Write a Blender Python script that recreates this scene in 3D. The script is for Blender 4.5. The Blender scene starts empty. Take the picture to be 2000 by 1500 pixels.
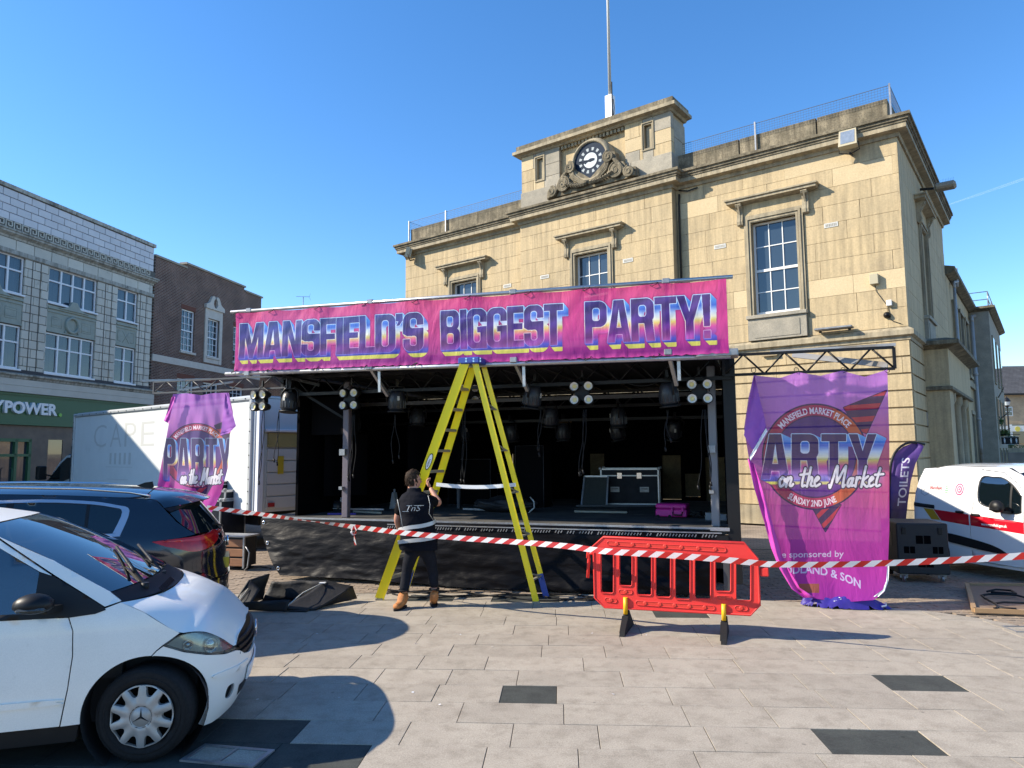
import bpy, bmesh, math, random
import numpy as np
from mathutils import Vector, Matrix, noise
from mathutils.geometry import delaunay_2d_cdt, tessellate_polygon
random.seed(7)
R=math.radians; PI=math.pi
SC=bpy.context.scene; COL=SC.collection
# ------------------------------------------------------------------ camera
H=1.95; FPX=1380.0; PITCH=R(5.56); ROLL=R(-0.448)
_fw=Vector((0,math.cos(PITCH),math.sin(PITCH))); _up=Vector((0,-math.sin(PITCH),math.cos(PITCH))); _rt=Vector((1,0,0))
_r=math.cos(ROLL)*_rt+math.sin(ROLL)*_up; _u=-math.sin(ROLL)*_rt+math.cos(ROLL)*_up
cd=bpy.data.cameras.new('camera'); cam=bpy.data.objects.new('camera',cd); COL.objects.link(cam); SC.camera=cam
cd.sensor_width=36; cd.lens=FPX/2000*36; cd.clip_start=0.05; cd.clip_end=9000
cam.matrix_world=Matrix(((_r.x,_u.x,-_fw.x,0),(_r.y,_u.y,-_fw.y,0),(_r.z,_u.z,-_fw.z,H),(0,0,0,1)))
SC.render.resolution_x=1024; SC.render.resolution_y=768
# ------------------------------------------------------------------ world, sun, exposure
SUN_EL=R(33); SUN_AZ=math.atan2(-1.0,-0.05)      # bearing of the sun measured from +Y towards +X
w=bpy.data.worlds.new('World'); SC.world=w; w.use_nodes=True
nt=w.node_tree; bg=nt.nodes['Background']; sky=nt.nodes.new('ShaderNodeTexSky')
sky.sky_type='NISHITA'; sky.sun_disc=False; sky.sun_elevation=SUN_EL; sky.sun_rotation=SUN_AZ%(2*PI)
sky.air_density=1.0; sky.dust_density=0.12; sky.ozone_density=3.2; sky.altitude=100
hsv=nt.nodes.new('ShaderNodeHueSaturation'); hsv.inputs['Saturation'].default_value=1.24; hsv.inputs['Hue'].default_value=.503; nt.links.new(sky.outputs[0],hsv.inputs['Color']); nt.links.new(hsv.outputs[0],bg.inputs[0]); bg.inputs[1].default_value=0.15
sl=bpy.data.lights.new('sun','SUN'); sl.energy=5.0; sl.angle=R(0.53); sl.color=(1,0.90,0.74)
so=bpy.data.objects.new('sun',sl); COL.objects.link(so)
_sd=Vector((math.sin(SUN_AZ)*math.cos(SUN_EL),math.cos(SUN_AZ)*math.cos(SUN_EL),math.sin(SUN_EL)))
so.rotation_euler=_sd.to_track_quat('Z','Y').to_euler(); so.location=(0,0,60)
vs=SC.view_settings; vs.view_transform='Standard'; vs.look='None'; vs.exposure=0.83; vs.gamma=1
vs.use_curve_mapping=False
# ------------------------------------------------------------------ measuring helpers (photo pixel -> place)
def ray(px,py): return _fw+_r*((px-1000)/FPX)-_u*((py-750)/FPX)
EYE=Vector((0,0,H))
def G(px,py,z=0.0):
    d=ray(px,py); return EYE+d*((z-H)/d.z)
def hit(px,py,p0,n):
    d=ray(px,py); return EYE+d*((Vector(p0)-EYE).dot(n)/d.dot(n))
class Frame:
    """local frame: origin, a = along, b = across (outward), z up"""
    def __init__(s,o,a):
        s.o=Vector((o[0],o[1],0)); s.a=Vector((a[0],a[1],0)).normalized(); s.b=Vector((s.a.y,-s.a.x,0))
    def P(s,a,b,z): return s.o+s.a*a+s.b*b+Vector((0,0,z))
    def px(s,px,py,b=0):      # pixel on the plane at offset b -> (along, z)
        h=hit(px,py,s.o+s.b*b,s.b); return ((h-s.o).dot(s.a),h.z)
    def rot(s): return math.atan2(s.a.y,s.a.x)
    def M(s): return Matrix(((s.a.x,s.b.x,0,s.o.x),(s.a.y,s.b.y,0,s.o.y),(0,0,1,0),(0,0,0,1)))
# ------------------------------------------------------------------ object helpers
def link(name,me,m=None,parent=None,kind=None,label=None):
    o=bpy.data.objects.new(name,me); COL.objects.link(o)
    if m is not None and me is not None and len(me.materials)==0:
        for k in (m if isinstance(m,(list,tuple)) else [m]): me.materials.append(k)
    if parent is not None: o.parent=parent
    if kind: o['kind']=kind
    if label: o['label']=label
    return o
def thing(name,label,cat,loc=(0,0,0),rz=0,group=None):
    o=bpy.data.objects.new(name,None); COL.objects.link(o); o.location=loc; o.rotation_euler=(0,0,rz)
    o.empty_display_size=0.2
    o['label']=label; o['category']=cat
    if group: o['group']=group
    return o
def tag(o,label,cat,group=None):
    o['label']=label; o['category']=cat
    if group: o['group']=group
    return o
def copytree(o,loc=None,rz=None,parent=None,label=None,group=None):
    c=o.copy(); COL.objects.link(c)
    if parent is not None: c.parent=parent
    if loc is not None: c.location=loc
    if rz is not None: c.rotation_euler=(0,0,rz)
    if label: c['label']=label
    if group: c['group']=group
    for ch in list(o.children): copytree(ch,parent=c)
    return c
class MB:
    """collects shapes into one mesh"""
    def __init__(s): s.v=[]; s.f=[]; s.mi=[]; s.sm=[]; s.uv=None
    def add(s,vs,fs,mi=0,sm=False):
        n=len(s.v); s.v+= [tuple(v) for v in vs]; s.f+=[tuple(i+n for i in f) for f in fs]; s.mi+=[mi]*len(fs); s.sm+=[sm]*len(fs); return s
    def box(s,x0,x1,y0,y1,z0,z1,mi=0,M=None):
        vs=[Vector(p) for p in ((x0,y0,z0),(x1,y0,z0),(x1,y1,z0),(x0,y1,z0),(x0,y0,z1),(x1,y0,z1),(x1,y1,z1),(x0,y1,z1))]
        if M is not None: vs=[M@v for v in vs]
        return s.add(vs,[(0,3,2,1),(4,5,6,7),(0,1,5,4),(1,2,6,5),(2,3,7,6),(3,0,4,7)],mi)
    def bbox(s,x0,x1,y0,y1,z0,z1,c=0.01,mi=0,M=None):
        """box with chamfered edges"""
        c=min(c,abs(x1-x0)/2.01,abs(y1-y0)/2.01,abs(z1-z0)/2.01); vs=[];fs=[];X=(x0,x1);Y=(y0,y1);Z=(z0,z1);sg=(1,-1)
        idx={}
        for i in (0,1):
            for j in (0,1):
                for k in (0,1):
                    for a in range(3):
                        p=[X[i]+(c*sg[i] if a!=0 else 0),Y[j]+(c*sg[j] if a!=1 else 0),Z[k]+(c*sg[k] if a!=2 else 0)]
                        idx[(i,j,k,a)]=len(vs); vs.append(Vector(p))
        q=[(0,0),(1,0),(1,1),(0,1)]
        for i in (0,1):
            f=[idx[(i,a,b,0)] for a,b in q]; fs.append(f if i else f[::-1])
            f=[idx[(a,i,b,1)] for a,b in q]; fs.append(f[::-1] if i else f)
            f=[idx[(a,b,i,2)] for a,b in q]; fs.append(f if i else f[::-1])
        for i in (0,1):
            for j in (0,1):
                f=[idx[(i,j,0,0)],idx[(i,j,1,0)],idx[(i,j,1,1)],idx[(i,j,0,1)]]; fs.append(f if i^j else f[::-1])
                f=[idx[(i,0,j,0)],idx[(i,1,j,0)],idx[(i,1,j,2)],idx[(i,0,j,2)]]; fs.append(f[::-1] if i^j else f)
                f=[idx[(0,i,j,1)],idx[(1,i,j,1)],idx[(1,i,j,2)],idx[(0,i,j,2)]]; fs.append(f if i^j else f[::-1])
                for k in (0,1):
                    f=[idx[(i,j,k,0)],idx[(i,j,k,1)],idx[(i,j,k,2)]]; fs.append(f if (i+j+k)%2 else f[::-1])
        if M is not None: vs=[M@v for v in vs]
        return s.add(vs,fs,mi)
    def prism(s,pts,axis,t0,t1,mi=0,M=None,sm=False):
        """pts 2D polygon ccw, extruded along axis 'x','y' or 'z' from t0 to t1"""
        n=len(pts)
        def P(p,t):
            return Vector((t,p[0],p[1])) if axis=='x' else Vector((p[0],t,p[1])) if axis=='y' else Vector((p[0],p[1],t))
        vs=[P(p,t0) for p in pts]+[P(p,t1) for p in pts]
        if M is not None: vs=[M@v for v in vs]
        tri=tessellate_polygon([[Vector((p[0],p[1],0)) for p in pts]]) if n>4 else [tuple(range(n))]
        fs=[tuple(reversed(t)) for t in tri]+[tuple(i+n for i in t) for t in tri]
        s.add(vs,fs,mi); b=len(s.v)-2*n
        fq=[(b+i,b+(i+1)%n,b+n+(i+1)%n,b+n+i) for i in range(n)]
        s.f+=fq; s.mi+=[mi]*n; s.sm+=[sm]*n; return s
    def cyl(s,p0,p1,r0,r1=None,n=12,mi=0,caps=True,sm=True):
        p0=Vector(p0);p1=Vector(p1);r1=r0 if r1 is None else r1
        d=(p1-p0).normalized(); a=d.orthogonal().normalized(); b=d.cross(a)
        vs=[];
        for p,r in ((p0,r0),(p1,r1)):
            for i in range(n):
                t=2*PI*i/n; vs.append(p+a*(r*math.cos(t))+b*(r*math.sin(t)))
        k=len(s.v); s.v+=[tuple(v) for v in vs]
        for i in range(n): s.f.append((k+i,k+(i+1)%n,k+n+(i+1)%n,k+n+i)); s.mi.append(mi); s.sm.append(sm)
        if caps:
            s.f.append(tuple(k+i for i in reversed(range(n)))); s.f.append(tuple(k+n+i for i in range(n))); s.mi+=[mi]*2; s.sm+=[False]*2
        return s
    def tube(s,pts,r,n=8,mi=0,closed=False):
        pts=[Vector(p) for p in pts]; m=len(pts); k=len(s.v); prev=None
        for i,p in enumerate(pts):
            d=(pts[(i+1)%m]-pts[i-1]) if (closed or 0<i<m-1) else (pts[1]-pts[0] if i==0 else pts[-1]-pts[-2])
            d.normalize()
            if prev is None: a=d.orthogonal().normalized()
            else: a=(prev-d*prev.dot(d)).normalized()
            prev=a; b=d.cross(a); rr=r[i] if isinstance(r,(list,tuple)) else r
            for j in range(n):
                t=2*PI*j/n; s.v.append(tuple(p+a*(rr*math.cos(t))+b*(rr*math.sin(t))))
        for i in range(m if closed else m-1):
            for j in range(n):
                i2=(i+1)%m
                s.f.append((k+i*n+j,k+i*n+(j+1)%n,k+i2*n+(j+1)%n,k+i2*n+j)); s.mi.append(mi); s.sm.append(True)
        if not closed:
            s.f.append(tuple(k+j for j in reversed(range(n)))); s.f.append(tuple(k+(m-1)*n+j for j in range(n))); s.mi+=[mi]*2; s.sm+=[False]*2
        return s
    def bar(s,p0,p1,w,h=None,mi=0,up=(0,0,1)):
        """rectangular bar"""
        h=w if h is None else h; p0=Vector(p0);p1=Vector(p1); d=(p1-p0).normalized(); up=Vector(up)
        a=d.cross(up)
        if a.length<1e-3: a=d.cross(Vector((1,0,0)))
        a.normalize(); b=a.cross(d).normalized(); vs=[]
        for p in (p0,p1):
            for i,j in ((-1,-1),(1,-1),(1,1),(-1,1)): vs.append(p+a*(w/2*i)+b*(h/2*j))
        return s.add(vs,[(3,2,1,0),(4,5,6,7),(0,1,5,4),(1,2,6,5),(2,3,7,6),(3,0,4,7)],mi)
    def sweep(s,prof,path,mi=0,sm=False,cap=True):
        """prof: list of (out,z) ; path: list of (point xy, outward unit xy) mitred"""
        k=len(s.v); n=len(prof)
        for (p,o) in path:
            for (a,z) in prof: s.v.append((p[0]+o[0]*a,p[1]+o[1]*a,z))
        for i in range(len(path)-1):
            for j in range(n):
                j2=(j+1)%n
                s.f.append((k+i*n+j,k+(i+1)*n+j,k+(i+1)*n+j2,k+i*n+j2)); s.mi.append(mi); s.sm.append(sm)
        if cap:
            tri=tessellate_polygon([[Vector((a,z,0)) for a,z in prof]])
            m=(len(path)-1)*n
            for t in tri:
                s.f.append(tuple(k+i for i in t)); s.f.append(tuple(k+m+i for i in reversed(t))); s.mi+=[mi]*2; s.sm+=[False]*2
        return s
    def lathe(s,prof,M=None,n=24,mi=0,sm=True):
        """prof (r,z) rotated about z"""
        k=len(s.v); m=len(prof)
        for r,z in prof:
            for j in range(n):
                t=2*PI*j/n; v=Vector((r*math.cos(t),r*math.sin(t),z)); s.v.append(tuple(M@v if M is not None else v))
        for i in range(m-1):
            for j in range(n):
                s.f.append((k+i*n+j,k+i*n+(j+1)%n,k+(i+1)*n+(j+1)%n,k+(i+1)*n+j)); s.mi.append(mi); s.sm.append(sm)
        return s
    def mesh(s,name,merge=0,fixn=True):
        me=bpy.data.meshes.new(name); me.from_pydata(s.v,[],s.f)
        me.polygons.foreach_set('material_index',s.mi); me.polygons.foreach_set('use_smooth',s.sm)
        if fixn:
            bm=bmesh.new(); bm.from_mesh(me)
            if merge: bmesh.ops.remove_doubles(bm,verts=bm.verts,dist=merge)
            bmesh.ops.recalc_face_normals(bm,faces=bm.faces); bm.to_mesh(me); bm.free()
        me.update(); return me
    def build(s,name,m,parent=None,kind=None,label=None,merge=0,fixn=True):
        return link(name,s.mesh(name,merge,fixn),m,parent,kind,label)
# ------------------------------------------------------------------ materials
def nodes(name):
    m=bpy.data.materials.new(name); m.use_nodes=True; t=m.node_tree; b=t.nodes['Principled BSDF']; return m,t,b
def N(t,ty,**kw):
    n=t.nodes.new(ty)
    for k,v in kw.items():
        if k.startswith('i_'): n.inputs[k[2:].replace('_',' ')].default_value=v
        else: setattr(n,k,v)
    return n
def vec4(c): return (c[0],c[1],c[2],1)
def mat(name,c,rough=0.7,c2=None,scale=4,amt=0.5,fine=0,finescale=120,bump=0,bscale=80,metal=0,rand=0,coord='pos',spec=0.5,coat=0,streak=0,dirt=None,dirtscale=1.2,dirtlo=.55,trans=0,emit=None,stretch=None):
    """procedural surface: base colour c mixed to c2 by soft noise, fine grain, per-object variation, vertical streaks"""
    m,t,b=nodes(name); L=t.links.new
    if coord=='pos': src=N(t,'ShaderNodeNewGeometry').outputs['Position']
    else: src=N(t,'ShaderNodeTexCoord').outputs['Object']
    if stretch:
        mp=N(t,'ShaderNodeVectorMath',operation='MULTIPLY'); mp.inputs[1].default_value=stretch; L(src,mp.inputs[0]); src=mp.outputs[0]
    col=None
    def noise_(sc,detail=4,ro=.6,vec=None):
        n=N(t,'ShaderNodeTexNoise'); n.inputs['Scale'].default_value=sc; n.inputs['Detail'].default_value=detail; n.inputs['Roughness'].default_value=ro; L(vec or src,n.inputs['Vector']); return n.outputs['Fac']
    def ramp(f,lo,hi):
        r=N(t,'ShaderNodeMapRange'); r.inputs[1].default_value=lo; r.inputs[2].default_value=hi; L(f,r.inputs[0]); return r.outputs[0]
    def mix(f,a,bc,ty='MIX'):
        x=N(t,'ShaderNodeMix',data_type='RGBA',blend_type=ty)
        if hasattr(f,'is_linked') or hasattr(f,'links'): L(f,x.inputs[0])
        else: x.inputs[0].default_value=f
        for k,q in ((6,a),(7,bc)):
            if isinstance(q,(tuple,list)): x.inputs[k].default_value=vec4(q)
            else: L(q,x.inputs[k])
        return x.outputs[2]
    col=tuple(c)
    if c2 is not None: col=mix(ramp(noise_(scale),.5-amt/2,.5+amt/2),col,tuple(c2))
    if dirt is not None: col=mix(ramp(noise_(dirtscale,6,.65),dirtlo,dirtlo+.2),col,tuple(dirt))
    if streak:
        mp=N(t,'ShaderNodeVectorMath',operation='MULTIPLY'); mp.inputs[1].default_value=(5,5,.35); L(src,mp.inputs[0])
        f=ramp(noise_(1.6,5,.6,mp.outputs[0]),.42,.66); mm=N(t,'ShaderNodeMath',operation='MULTIPLY'); L(f,mm.inputs[0]); mm.inputs[1].default_value=streak
        col=mix(mm.outputs[0],col,(.085,.07,.045))
    if rand:
        oi=N(t,'ShaderNodeObjectInfo'); rr=ramp(oi.outputs['Random'],0,1); r2=N(t,'ShaderNodeMapRange'); r2.inputs[3].default_value=1-rand; r2.inputs[4].default_value=1+rand; L(rr,r2.inputs[0])
        hs=N(t,'ShaderNodeHueSaturation')
        if isinstance(col,tuple): hs.inputs['Color'].default_value=vec4(col)
        else: L(col,hs.inputs['Color'])
        L(r2.outputs[0],hs.inputs['Value']); col=hs.outputs[0]
    if fine:
        f=noise_(finescale,2,.7); r2=N(t,'ShaderNodeMapRange'); r2.inputs[1].default_value=.3;r2.inputs[2].default_value=.7; r2.inputs[3].default_value=1-fine; r2.inputs[4].default_value=1+fine; L(f,r2.inputs[0])
        hs=N(t,'ShaderNodeHueSaturation')
        if isinstance(col,tuple): hs.inputs['Color'].default_value=vec4(col)
        else: L(col,hs.inputs['Color'])
        L(r2.outputs[0],hs.inputs['Value']); col=hs.outputs[0]
    if isinstance(col,tuple): b.inputs['Base Color'].default_value=vec4(col)
    else: L(col,b.inputs['Base Color'])
    b.inputs['Roughness'].default_value=rough; b.inputs['Metallic'].default_value=metal
    b.inputs['Specular IOR Level'].default_value=spec; b.inputs['Coat Weight'].default_value=coat; b.inputs['Coat Roughness'].default_value=.06
    if trans: b.inputs['Transmission Weight'].default_value=trans
    if emit: b.inputs['Emission Color'].default_value=vec4(emit[:3]); b.inputs['Emission Strength'].default_value=emit[3]
    if bump:
        bp=N(t,'ShaderNodeBump'); bp.inputs['Strength'].default_value=min(1,bump); bp.inputs['Distance'].default_value=.01*max(1,bump); L(noise_(bscale,4,.6),bp.inputs['Height']); L(bp.outputs[0],b.inputs['Normal'])
    return m
def glass_mat(name,tint=(.02,.03,.04),rough=.03,spec=.8,alpha=1.0,ior=1.5):
    m,t,b=nodes(name); b.inputs['Base Color'].default_value=vec4(tint); b.inputs['Roughness'].default_value=rough; b.inputs['Specular IOR Level'].default_value=spec
    if alpha<1:
        tr=N(t,'ShaderNodeBsdfTransparent'); mx=N(t,'ShaderNodeMixShader'); mx.inputs[0].default_value=alpha
        out=t.nodes['Material Output']; tr.inputs[0].default_value=(.55,.62,.62,1)
        lw=N(t,'ShaderNodeFresnel'); lw.inputs[0].default_value=ior
        gl=N(t,'ShaderNodeBsdfGlossy'); gl.inputs['Roughness'].default_value=.01
        t.links.new(tr.outputs[0],mx.inputs[1]); t.links.new(b.outputs[0],mx.inputs[2])
        m2=N(t,'ShaderNodeMixShader'); t.links.new(lw.outputs[0],m2.inputs[0]); t.links.new(mx.outputs[0],m2.inputs[1]); t.links.new(gl.outputs[0],m2.inputs[2])
        t.links.new(m2.outputs[0],out.inputs['Surface'])
    return m
def plain(name,c,rough=.6,**k): return mat(name,c,rough,**k)
M={}
M['black']=plain('black_metal',(.008,.008,.009),.45,spec=.3)
M['blackmatt']=mat('black_matt',(.004,.004,.005),.9,spec=.08)
M['drape']=mat('black_drape',(.002,.002,.0028),.95,spec=.05)
M['steel']=mat('galvanised_steel',(.36,.37,.38),.42,c2=(.2,.2,.21),scale=9,amt=.5,metal=.6,fine=.1)
M['alu']=mat('aluminium',(.55,.55,.56),.35,c2=(.4,.4,.42),scale=14,metal=.8)
M['white']=plain('white_paint',(.78,.78,.76),.4)
M['rubber']=mat('rubber',(.013,.013,.014),.8,spec=.25,fine=.25,finescale=60)
M['chrome']=plain('chrome',(.7,.7,.72),.12,metal=1)
M['bplastic']=plain('black_plastic',(.011,.011,.012),.55,spec=.3)
# ================================================================== TOWN HALL
STONE=(.51,.39,.22); STONE2=(.53,.42,.255); STONE3=(.44,.345,.205)
M['stone']=mat('ashlar_stone',STONE,.85,c2=STONE3,scale=1.3,amt=.5,fine=.1,finescale=22,bump=.55,bscale=13,rand=.028,dirt=(.37,.29,.175),dirtscale=.9,dirtlo=.53,streak=.34)
M['stone_pale']=mat('pale_replacement_stone',STONE2,.85,c2=(.48,.375,.22),scale=2,fine=.1,finescale=30,bump=.4,bscale=16,rand=.08)
M['stone_grey']=mat('grey_weathered_stone',(.36,.32,.25),.9,c2=(.25,.23,.185),scale=3,amt=.4,fine=.15,finescale=40,bump=.5,bscale=20,rand=.1)
M['stone_dark']=mat('sooty_stone',(.27,.225,.15),.92,c2=(.11,.095,.062),scale=2.6,amt=.3,fine=.3,finescale=30,bump=.8,bscale=18,streak=.85,dirt=(.05,.045,.035),dirtscale=3.2,dirtlo=.6)
M['stone_trim']=mat('carved_stone',(.43,.355,.23),.85,c2=(.27,.235,.165),scale=2.5,amt=.5,fine=.12,finescale=40,bump=.35,bscale=24,streak=.5)
M['joint']=mat('lime_joint',(.42,.33,.2),.95,c2=(.31,.245,.15),scale=3)
M['pane']=glass_mat('window_glass',(.03,.045,.062),.03,.9)
M['wframe']=plain('white_window_paint',(.72,.72,.70),.45)
M['ltgrey']=mat('light_grey_plastic',(.5,.5,.47),.5)
TA=(math.sin(R(52.84)),-math.cos(R(52.84)))
TH=Frame((9.67-TA[0]*17.4,17-TA[1]*17.4),TA)
hall=thing('town_hall','honey coloured Georgian stone town hall with clock and hooded sash windows behind the stage','building',TH.o,TH.rot())
def minus(r,holes):
    out=[r]
    for h in holes:
        nx=[]
        for (x0,x1,z0,z1) in out:
            hx0,hx1,hz0,hz1=h
            if hx1<=x0 or hx0>=x1 or hz1<=z0 or hz0>=z1: nx.append((x0,x1,z0,z1)); continue
            if hx0>x0: nx.append((x0,hx0,z0,z1))
            if hx1<x1: nx.append((hx1,x1,z0,z1))
            a,b=max(x0,hx0),min(x1,hx1)
            if hz0>z0: nx.append((a,b,z0,hz0))
            if hz1<z1: nx.append((a,b,hz1,z1))
        out=nx
    return out
unit=MB(); unit.bbox(0,1,0,1,0,1,.5)   # replaced per size below
_bc={}
def block(w,h,d=.06,c=.005):
    k=(round(w,3),round(h,3),d,c)
    if k not in _bc:
        b=MB(); b.bbox(-k[0]/2,k[0]/2,0,d,-h/2,h/2,c); _bc[k]=b.mesh('stone_block',fixn=False)
    return _bc[k]
def lay(name,parent,x0,x1,z0,z1,course,lens,holes,y,m,rng,gap=.005,side=None,d=.06,c=.004,jit=.0018,gv=None):
    """lay ashlar blocks over a rectangle, skipping the openings"""
    z=z0; i=0; n=0
    while z<z1-.05:
        h=min(course*(1+rng.uniform(-.02,.02)),z1-z)
        if z1-(z+h)<.12: h=z1-z
        x=x0-(rng.uniform(.2,.9) if i%2 else rng.uniform(0,.3)); 
        while x<x1:
            L=rng.choice(lens); a,b=max(x,x0),min(x+L,x1); x+=L
            if b-a<.12: continue
            for (p,q,r_,s_) in minus((a,b,z,z+h),holes):
                if q-p<.04 or s_-r_<.04: continue
                me=block(round(q-p-(gap if gv is None else gv),3 if gv else 2),s_-r_-gap,d,c if gv is None else .004)
                o=bpy.data.objects.new(name,me); COL.objects.link(o); o.parent=parent; n+=1
                yy=y-rng.uniform(0,jit)
                if side is None: o.location=((p+q)/2,yy,(r_+s_)/2)
                else: o.location=(side-(yy-y),(p+q)/2,(r_+s_)/2); o.rotation_euler=(0,0,PI/2)
                if not me.materials: me.materials.append(m[0] if isinstance(m,(list,tuple)) else m)
                if isinstance(m,(list,tuple)):
                    mm=rng.choices(m,weights=([.93,.05,.02] if len(m)==3 else [.97,.03]))[0]
                    o.material_slots[0].link='OBJECT'; o.material_slots[0].material=mm
        z+=h; i+=1
    return n
rg=random.Random(3)
WX=[(2.5,3.7,0.0),(8.1,9.3,-.3),(13.7,14.9,0.0)]    # window openings x0,x1,plane
WZ=(5.67,8.28)
# solid body behind the facing stones
b=MB()
for (x0,x1,y) in ((0,5.9,0),(5.9,11.5,-.3),(11.5,17.4,0)):
    holes=[(a-.0,c_,WZ[0],WZ[1]) for a,c_,yy in WX]
    for (p,q,r_,s_) in minus((x0,x1,0,9.8),holes): b.box(p,q,y+.03,y+.45,r_,s_)
b.box(.02,17.2,.5,9.25,0,9.78); b.box(17.2,17.37,.46,9.3,0,9.8); b.box(.03,.4,.46,9.3,0,9.8)
b.box(5.93,11.47,-.27,.4,9.8,10.3); b.box(0.3,17.1,.3,9.1,9.75,10.15)
b.build('wall',M['joint'],hall)
nb=0
holes=[(a-.2,c_+.2,4.0,WZ[1]+.45) for a,c_,yy in WX]
nb+=lay('ashlar_block',hall,0,5.9,4.95,9.8,.485,(.9,1.15,1.4,1.7),holes[:1],0,[M['stone'],M['stone_pale'],M['stone_grey']],rg)
nb+=lay('ashlar_block',hall,5.9,11.5,6.4,9.8,.485,(.9,1.15,1.4,1.7),holes[1:2],-.3,[M['stone'],M['stone_pale'],M['stone_grey']],rg)
nb+=lay('ashlar_block',hall,11.5,17.4,4.95,9.8,.485,(.9,1.15,1.4,1.7),holes[2:],0,[M['stone'],M['stone_pale'],M['stone_grey']],rg)
# rusticated ground floor, right hand wing (the rest stands behind the stage)
nb+=lay('rusticated_block',hall,11.5,17.4,.5,4.62,.412,(1.3,1.7,2.2),[],-.02,[M['stone'],M['stone_pale'],M['stone_grey']],rg,gap=.04,d=.09,c=.02,gv=.006)
nb+=lay('rusticated_block',hall,0.03,2.3,.5,4.62,.412,(.9,1.3),[],0,[M['stone'],M['stone_grey']],rg,gap=.04,side=17.42,d=.09,c=.02,gv=.006)
nb+=lay('ashlar_block',hall,0.0,9.3,4.95,9.8,.485,(1.1,1.5,1.9),[(3.1,4.3,5.0,8.4)],0,[M['stone'],M['stone_grey']],rg,side=17.4)
b=MB(); b.box(5.9,11.52,-.33,.1,0,6.39); b.box(0,5.9,-.03,.1,0,4.6); b.box(11.5,17.48,-.08,.1,0,.5); b.box(17.3,17.5,0,9.3,0,.5)
b.box(17.36,17.41,2.3,9.3,.5,4.62)
b.build('plinth',M['stone_trim'],hall)
print('blocks',nb)
# string course
P4=lambda pts: pts
pathF=[((0,9.3),(-1,0)),((0,0),(-1,-1)),((5.9,0),(-1,-1)),((5.9,-.3),(-1,-1)),((11.5,-.3),(1,-1)),((11.5,0),(1,-1)),((17.4,0),(1,-1)),((17.4,9.3),(1,0))]
b=MB(); b.sweep([(-.05,4.62),(.03,4.62),(.04,4.7),(.12,4.74),(.12,4.86),(-.05,4.97)],[p for p in pathF[5:]]); b.sweep([(-.05,4.62),(.03,4.62),(.04,4.7),(.12,4.74),(.12,4.86),(-.05,4.97)],pathF[:5])
b.build('string_course',M['stone_trim'],hall)
b=MB(); b.sweep([(-.05,9.74),(.05,9.74),(.07,9.83),(.25,9.86),(.25,9.985),(.24,9.985),(-.05,9.985)],pathF)
b.build('cornice',M['stone_trim'],hall)
b=MB(); b.sweep([(-.05,9.986),(.275,9.986),(.275,10.035),(.29,10.035),(.29,10.045),(.31,10.05),(.31,10.1),(.325,10.11),(.325,10.12),(.36,10.125),(.36,10.2),(-.05,10.27)],pathF)
b.build('cornice_cap',M['stone_dark'],hall)
# parapet stones
def pstone(x0,x1,y0,y1,z0,z1,m,name='parapet_stone',c=.012):
    b=MB(); b.bbox(x0,x1,y0,y1,z0,z1,c); return b.build(name,m,hall,fixn=False)
x=.16
for L in (1.6,1.9,2.0): 
    if x<5.9: pstone(x,min(x+L,5.95)-.008,.12,.45,10.2,10.86,M['stone_dark']); x+=L
x=11.5
for L in (1.9,2.1,1.72): pstone(x+.03,x+L,.12,.45,10.2,10.86,M['stone_dark']); x+=L
pstone(17.0,17.26,.46,4.8,10.2,10.86,M['stone_dark']); pstone(17.0,17.26,4.81,9.1,10.2,10.86,M['stone_dark'])
pstone(.16,.42,.46,9.1,10.2,10.86,M['stone_dark'])
# attic block carrying the clock
b=MB(); b.box(6.02,11.5,-.12,.72,10.2,12.16); b.build('attic_wall',M['joint'],hall)
def face(x0,x1,z0,z1,y,m): pstone(x0+.004,x1-.004,y,y+.2,z0+.004,z1-.004,m,'attic_block',.006)
for (x0,x1) in ((5.98,7.55),(9.99,11.54)):
    xm=x0+.95 if x0<8 else x0+.6
    for k,(z0,z1) in enumerate(((10.85,11.2),(11.2,11.62),(11.62,12.16))):
        mm=rg.choice([M['stone'],M['stone_grey'],M['stone']])
        cuts=[x0,xm,x1] if k%2 else [x0,x0+.5,x1]
        for i in range(2): 
            hx0,hx1=(6.58,6.93) if x0<8 else (10.6,10.95)
            for (p,q,r_,s_) in minus((cuts[i],cuts[i+1],z0,z1),[(hx0,hx1,11.13,11.97)]): face(p,q,r_,s_,-.3,rg.choice([M['stone'],M['stone_grey'],M['stone_pale']]))
    # blind panel
    hx=6.755 if x0<8 else 10.775
    b=MB()
    for d,yy in ((0,-.33),(.045,-.30)):
        w0,w1,z0,z1=hx-.175-.03+d,hx+.175+.03-d,11.10+d,12.0-d; t=.035
        b.box(w0,w0+t,yy,-.16,z0,z1); b.box(w1-t,w1,yy,-.16,z0,z1); b.box(w0+t,w1-t,yy,-.16,z0,z0+t); b.box(w0+t,w1-t,yy,-.16,z1-t,z1)
    b.box(hx-.1,hx+.1,-.19,-.1,11.2,11.9); b.build('blind_panel',M['stone_trim'],hall)
for x0,x1 in ((5.96,7.4),(7.4,8.9),(8.9,10.2),(10.2,11.56)): pstone(x0,x1-.005,-.33,.1,10.27,10.85,M['stone_grey'],'plinth_stone')
pstone(11.3,11.56,.11,.72,10.27,10.85,M['stone_grey'],'plinth_stone')
for z0,z1 in ((10.85,11.4),(11.4,12.0)): pstone(11.3,11.54,-.09,.72,z0,z1-.005,M['stone_grey'],'attic_block')
b=MB(); b.box(7.55,9.99,-.15,0,10.85,12.0); b.build('recessed_panel',M['stone'],hall)
b=MB()
for i in range(18):
    xx=7.6+i*.1325; b.box(xx,xx+.085,-.27,-.1,12.0,12.13)
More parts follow.
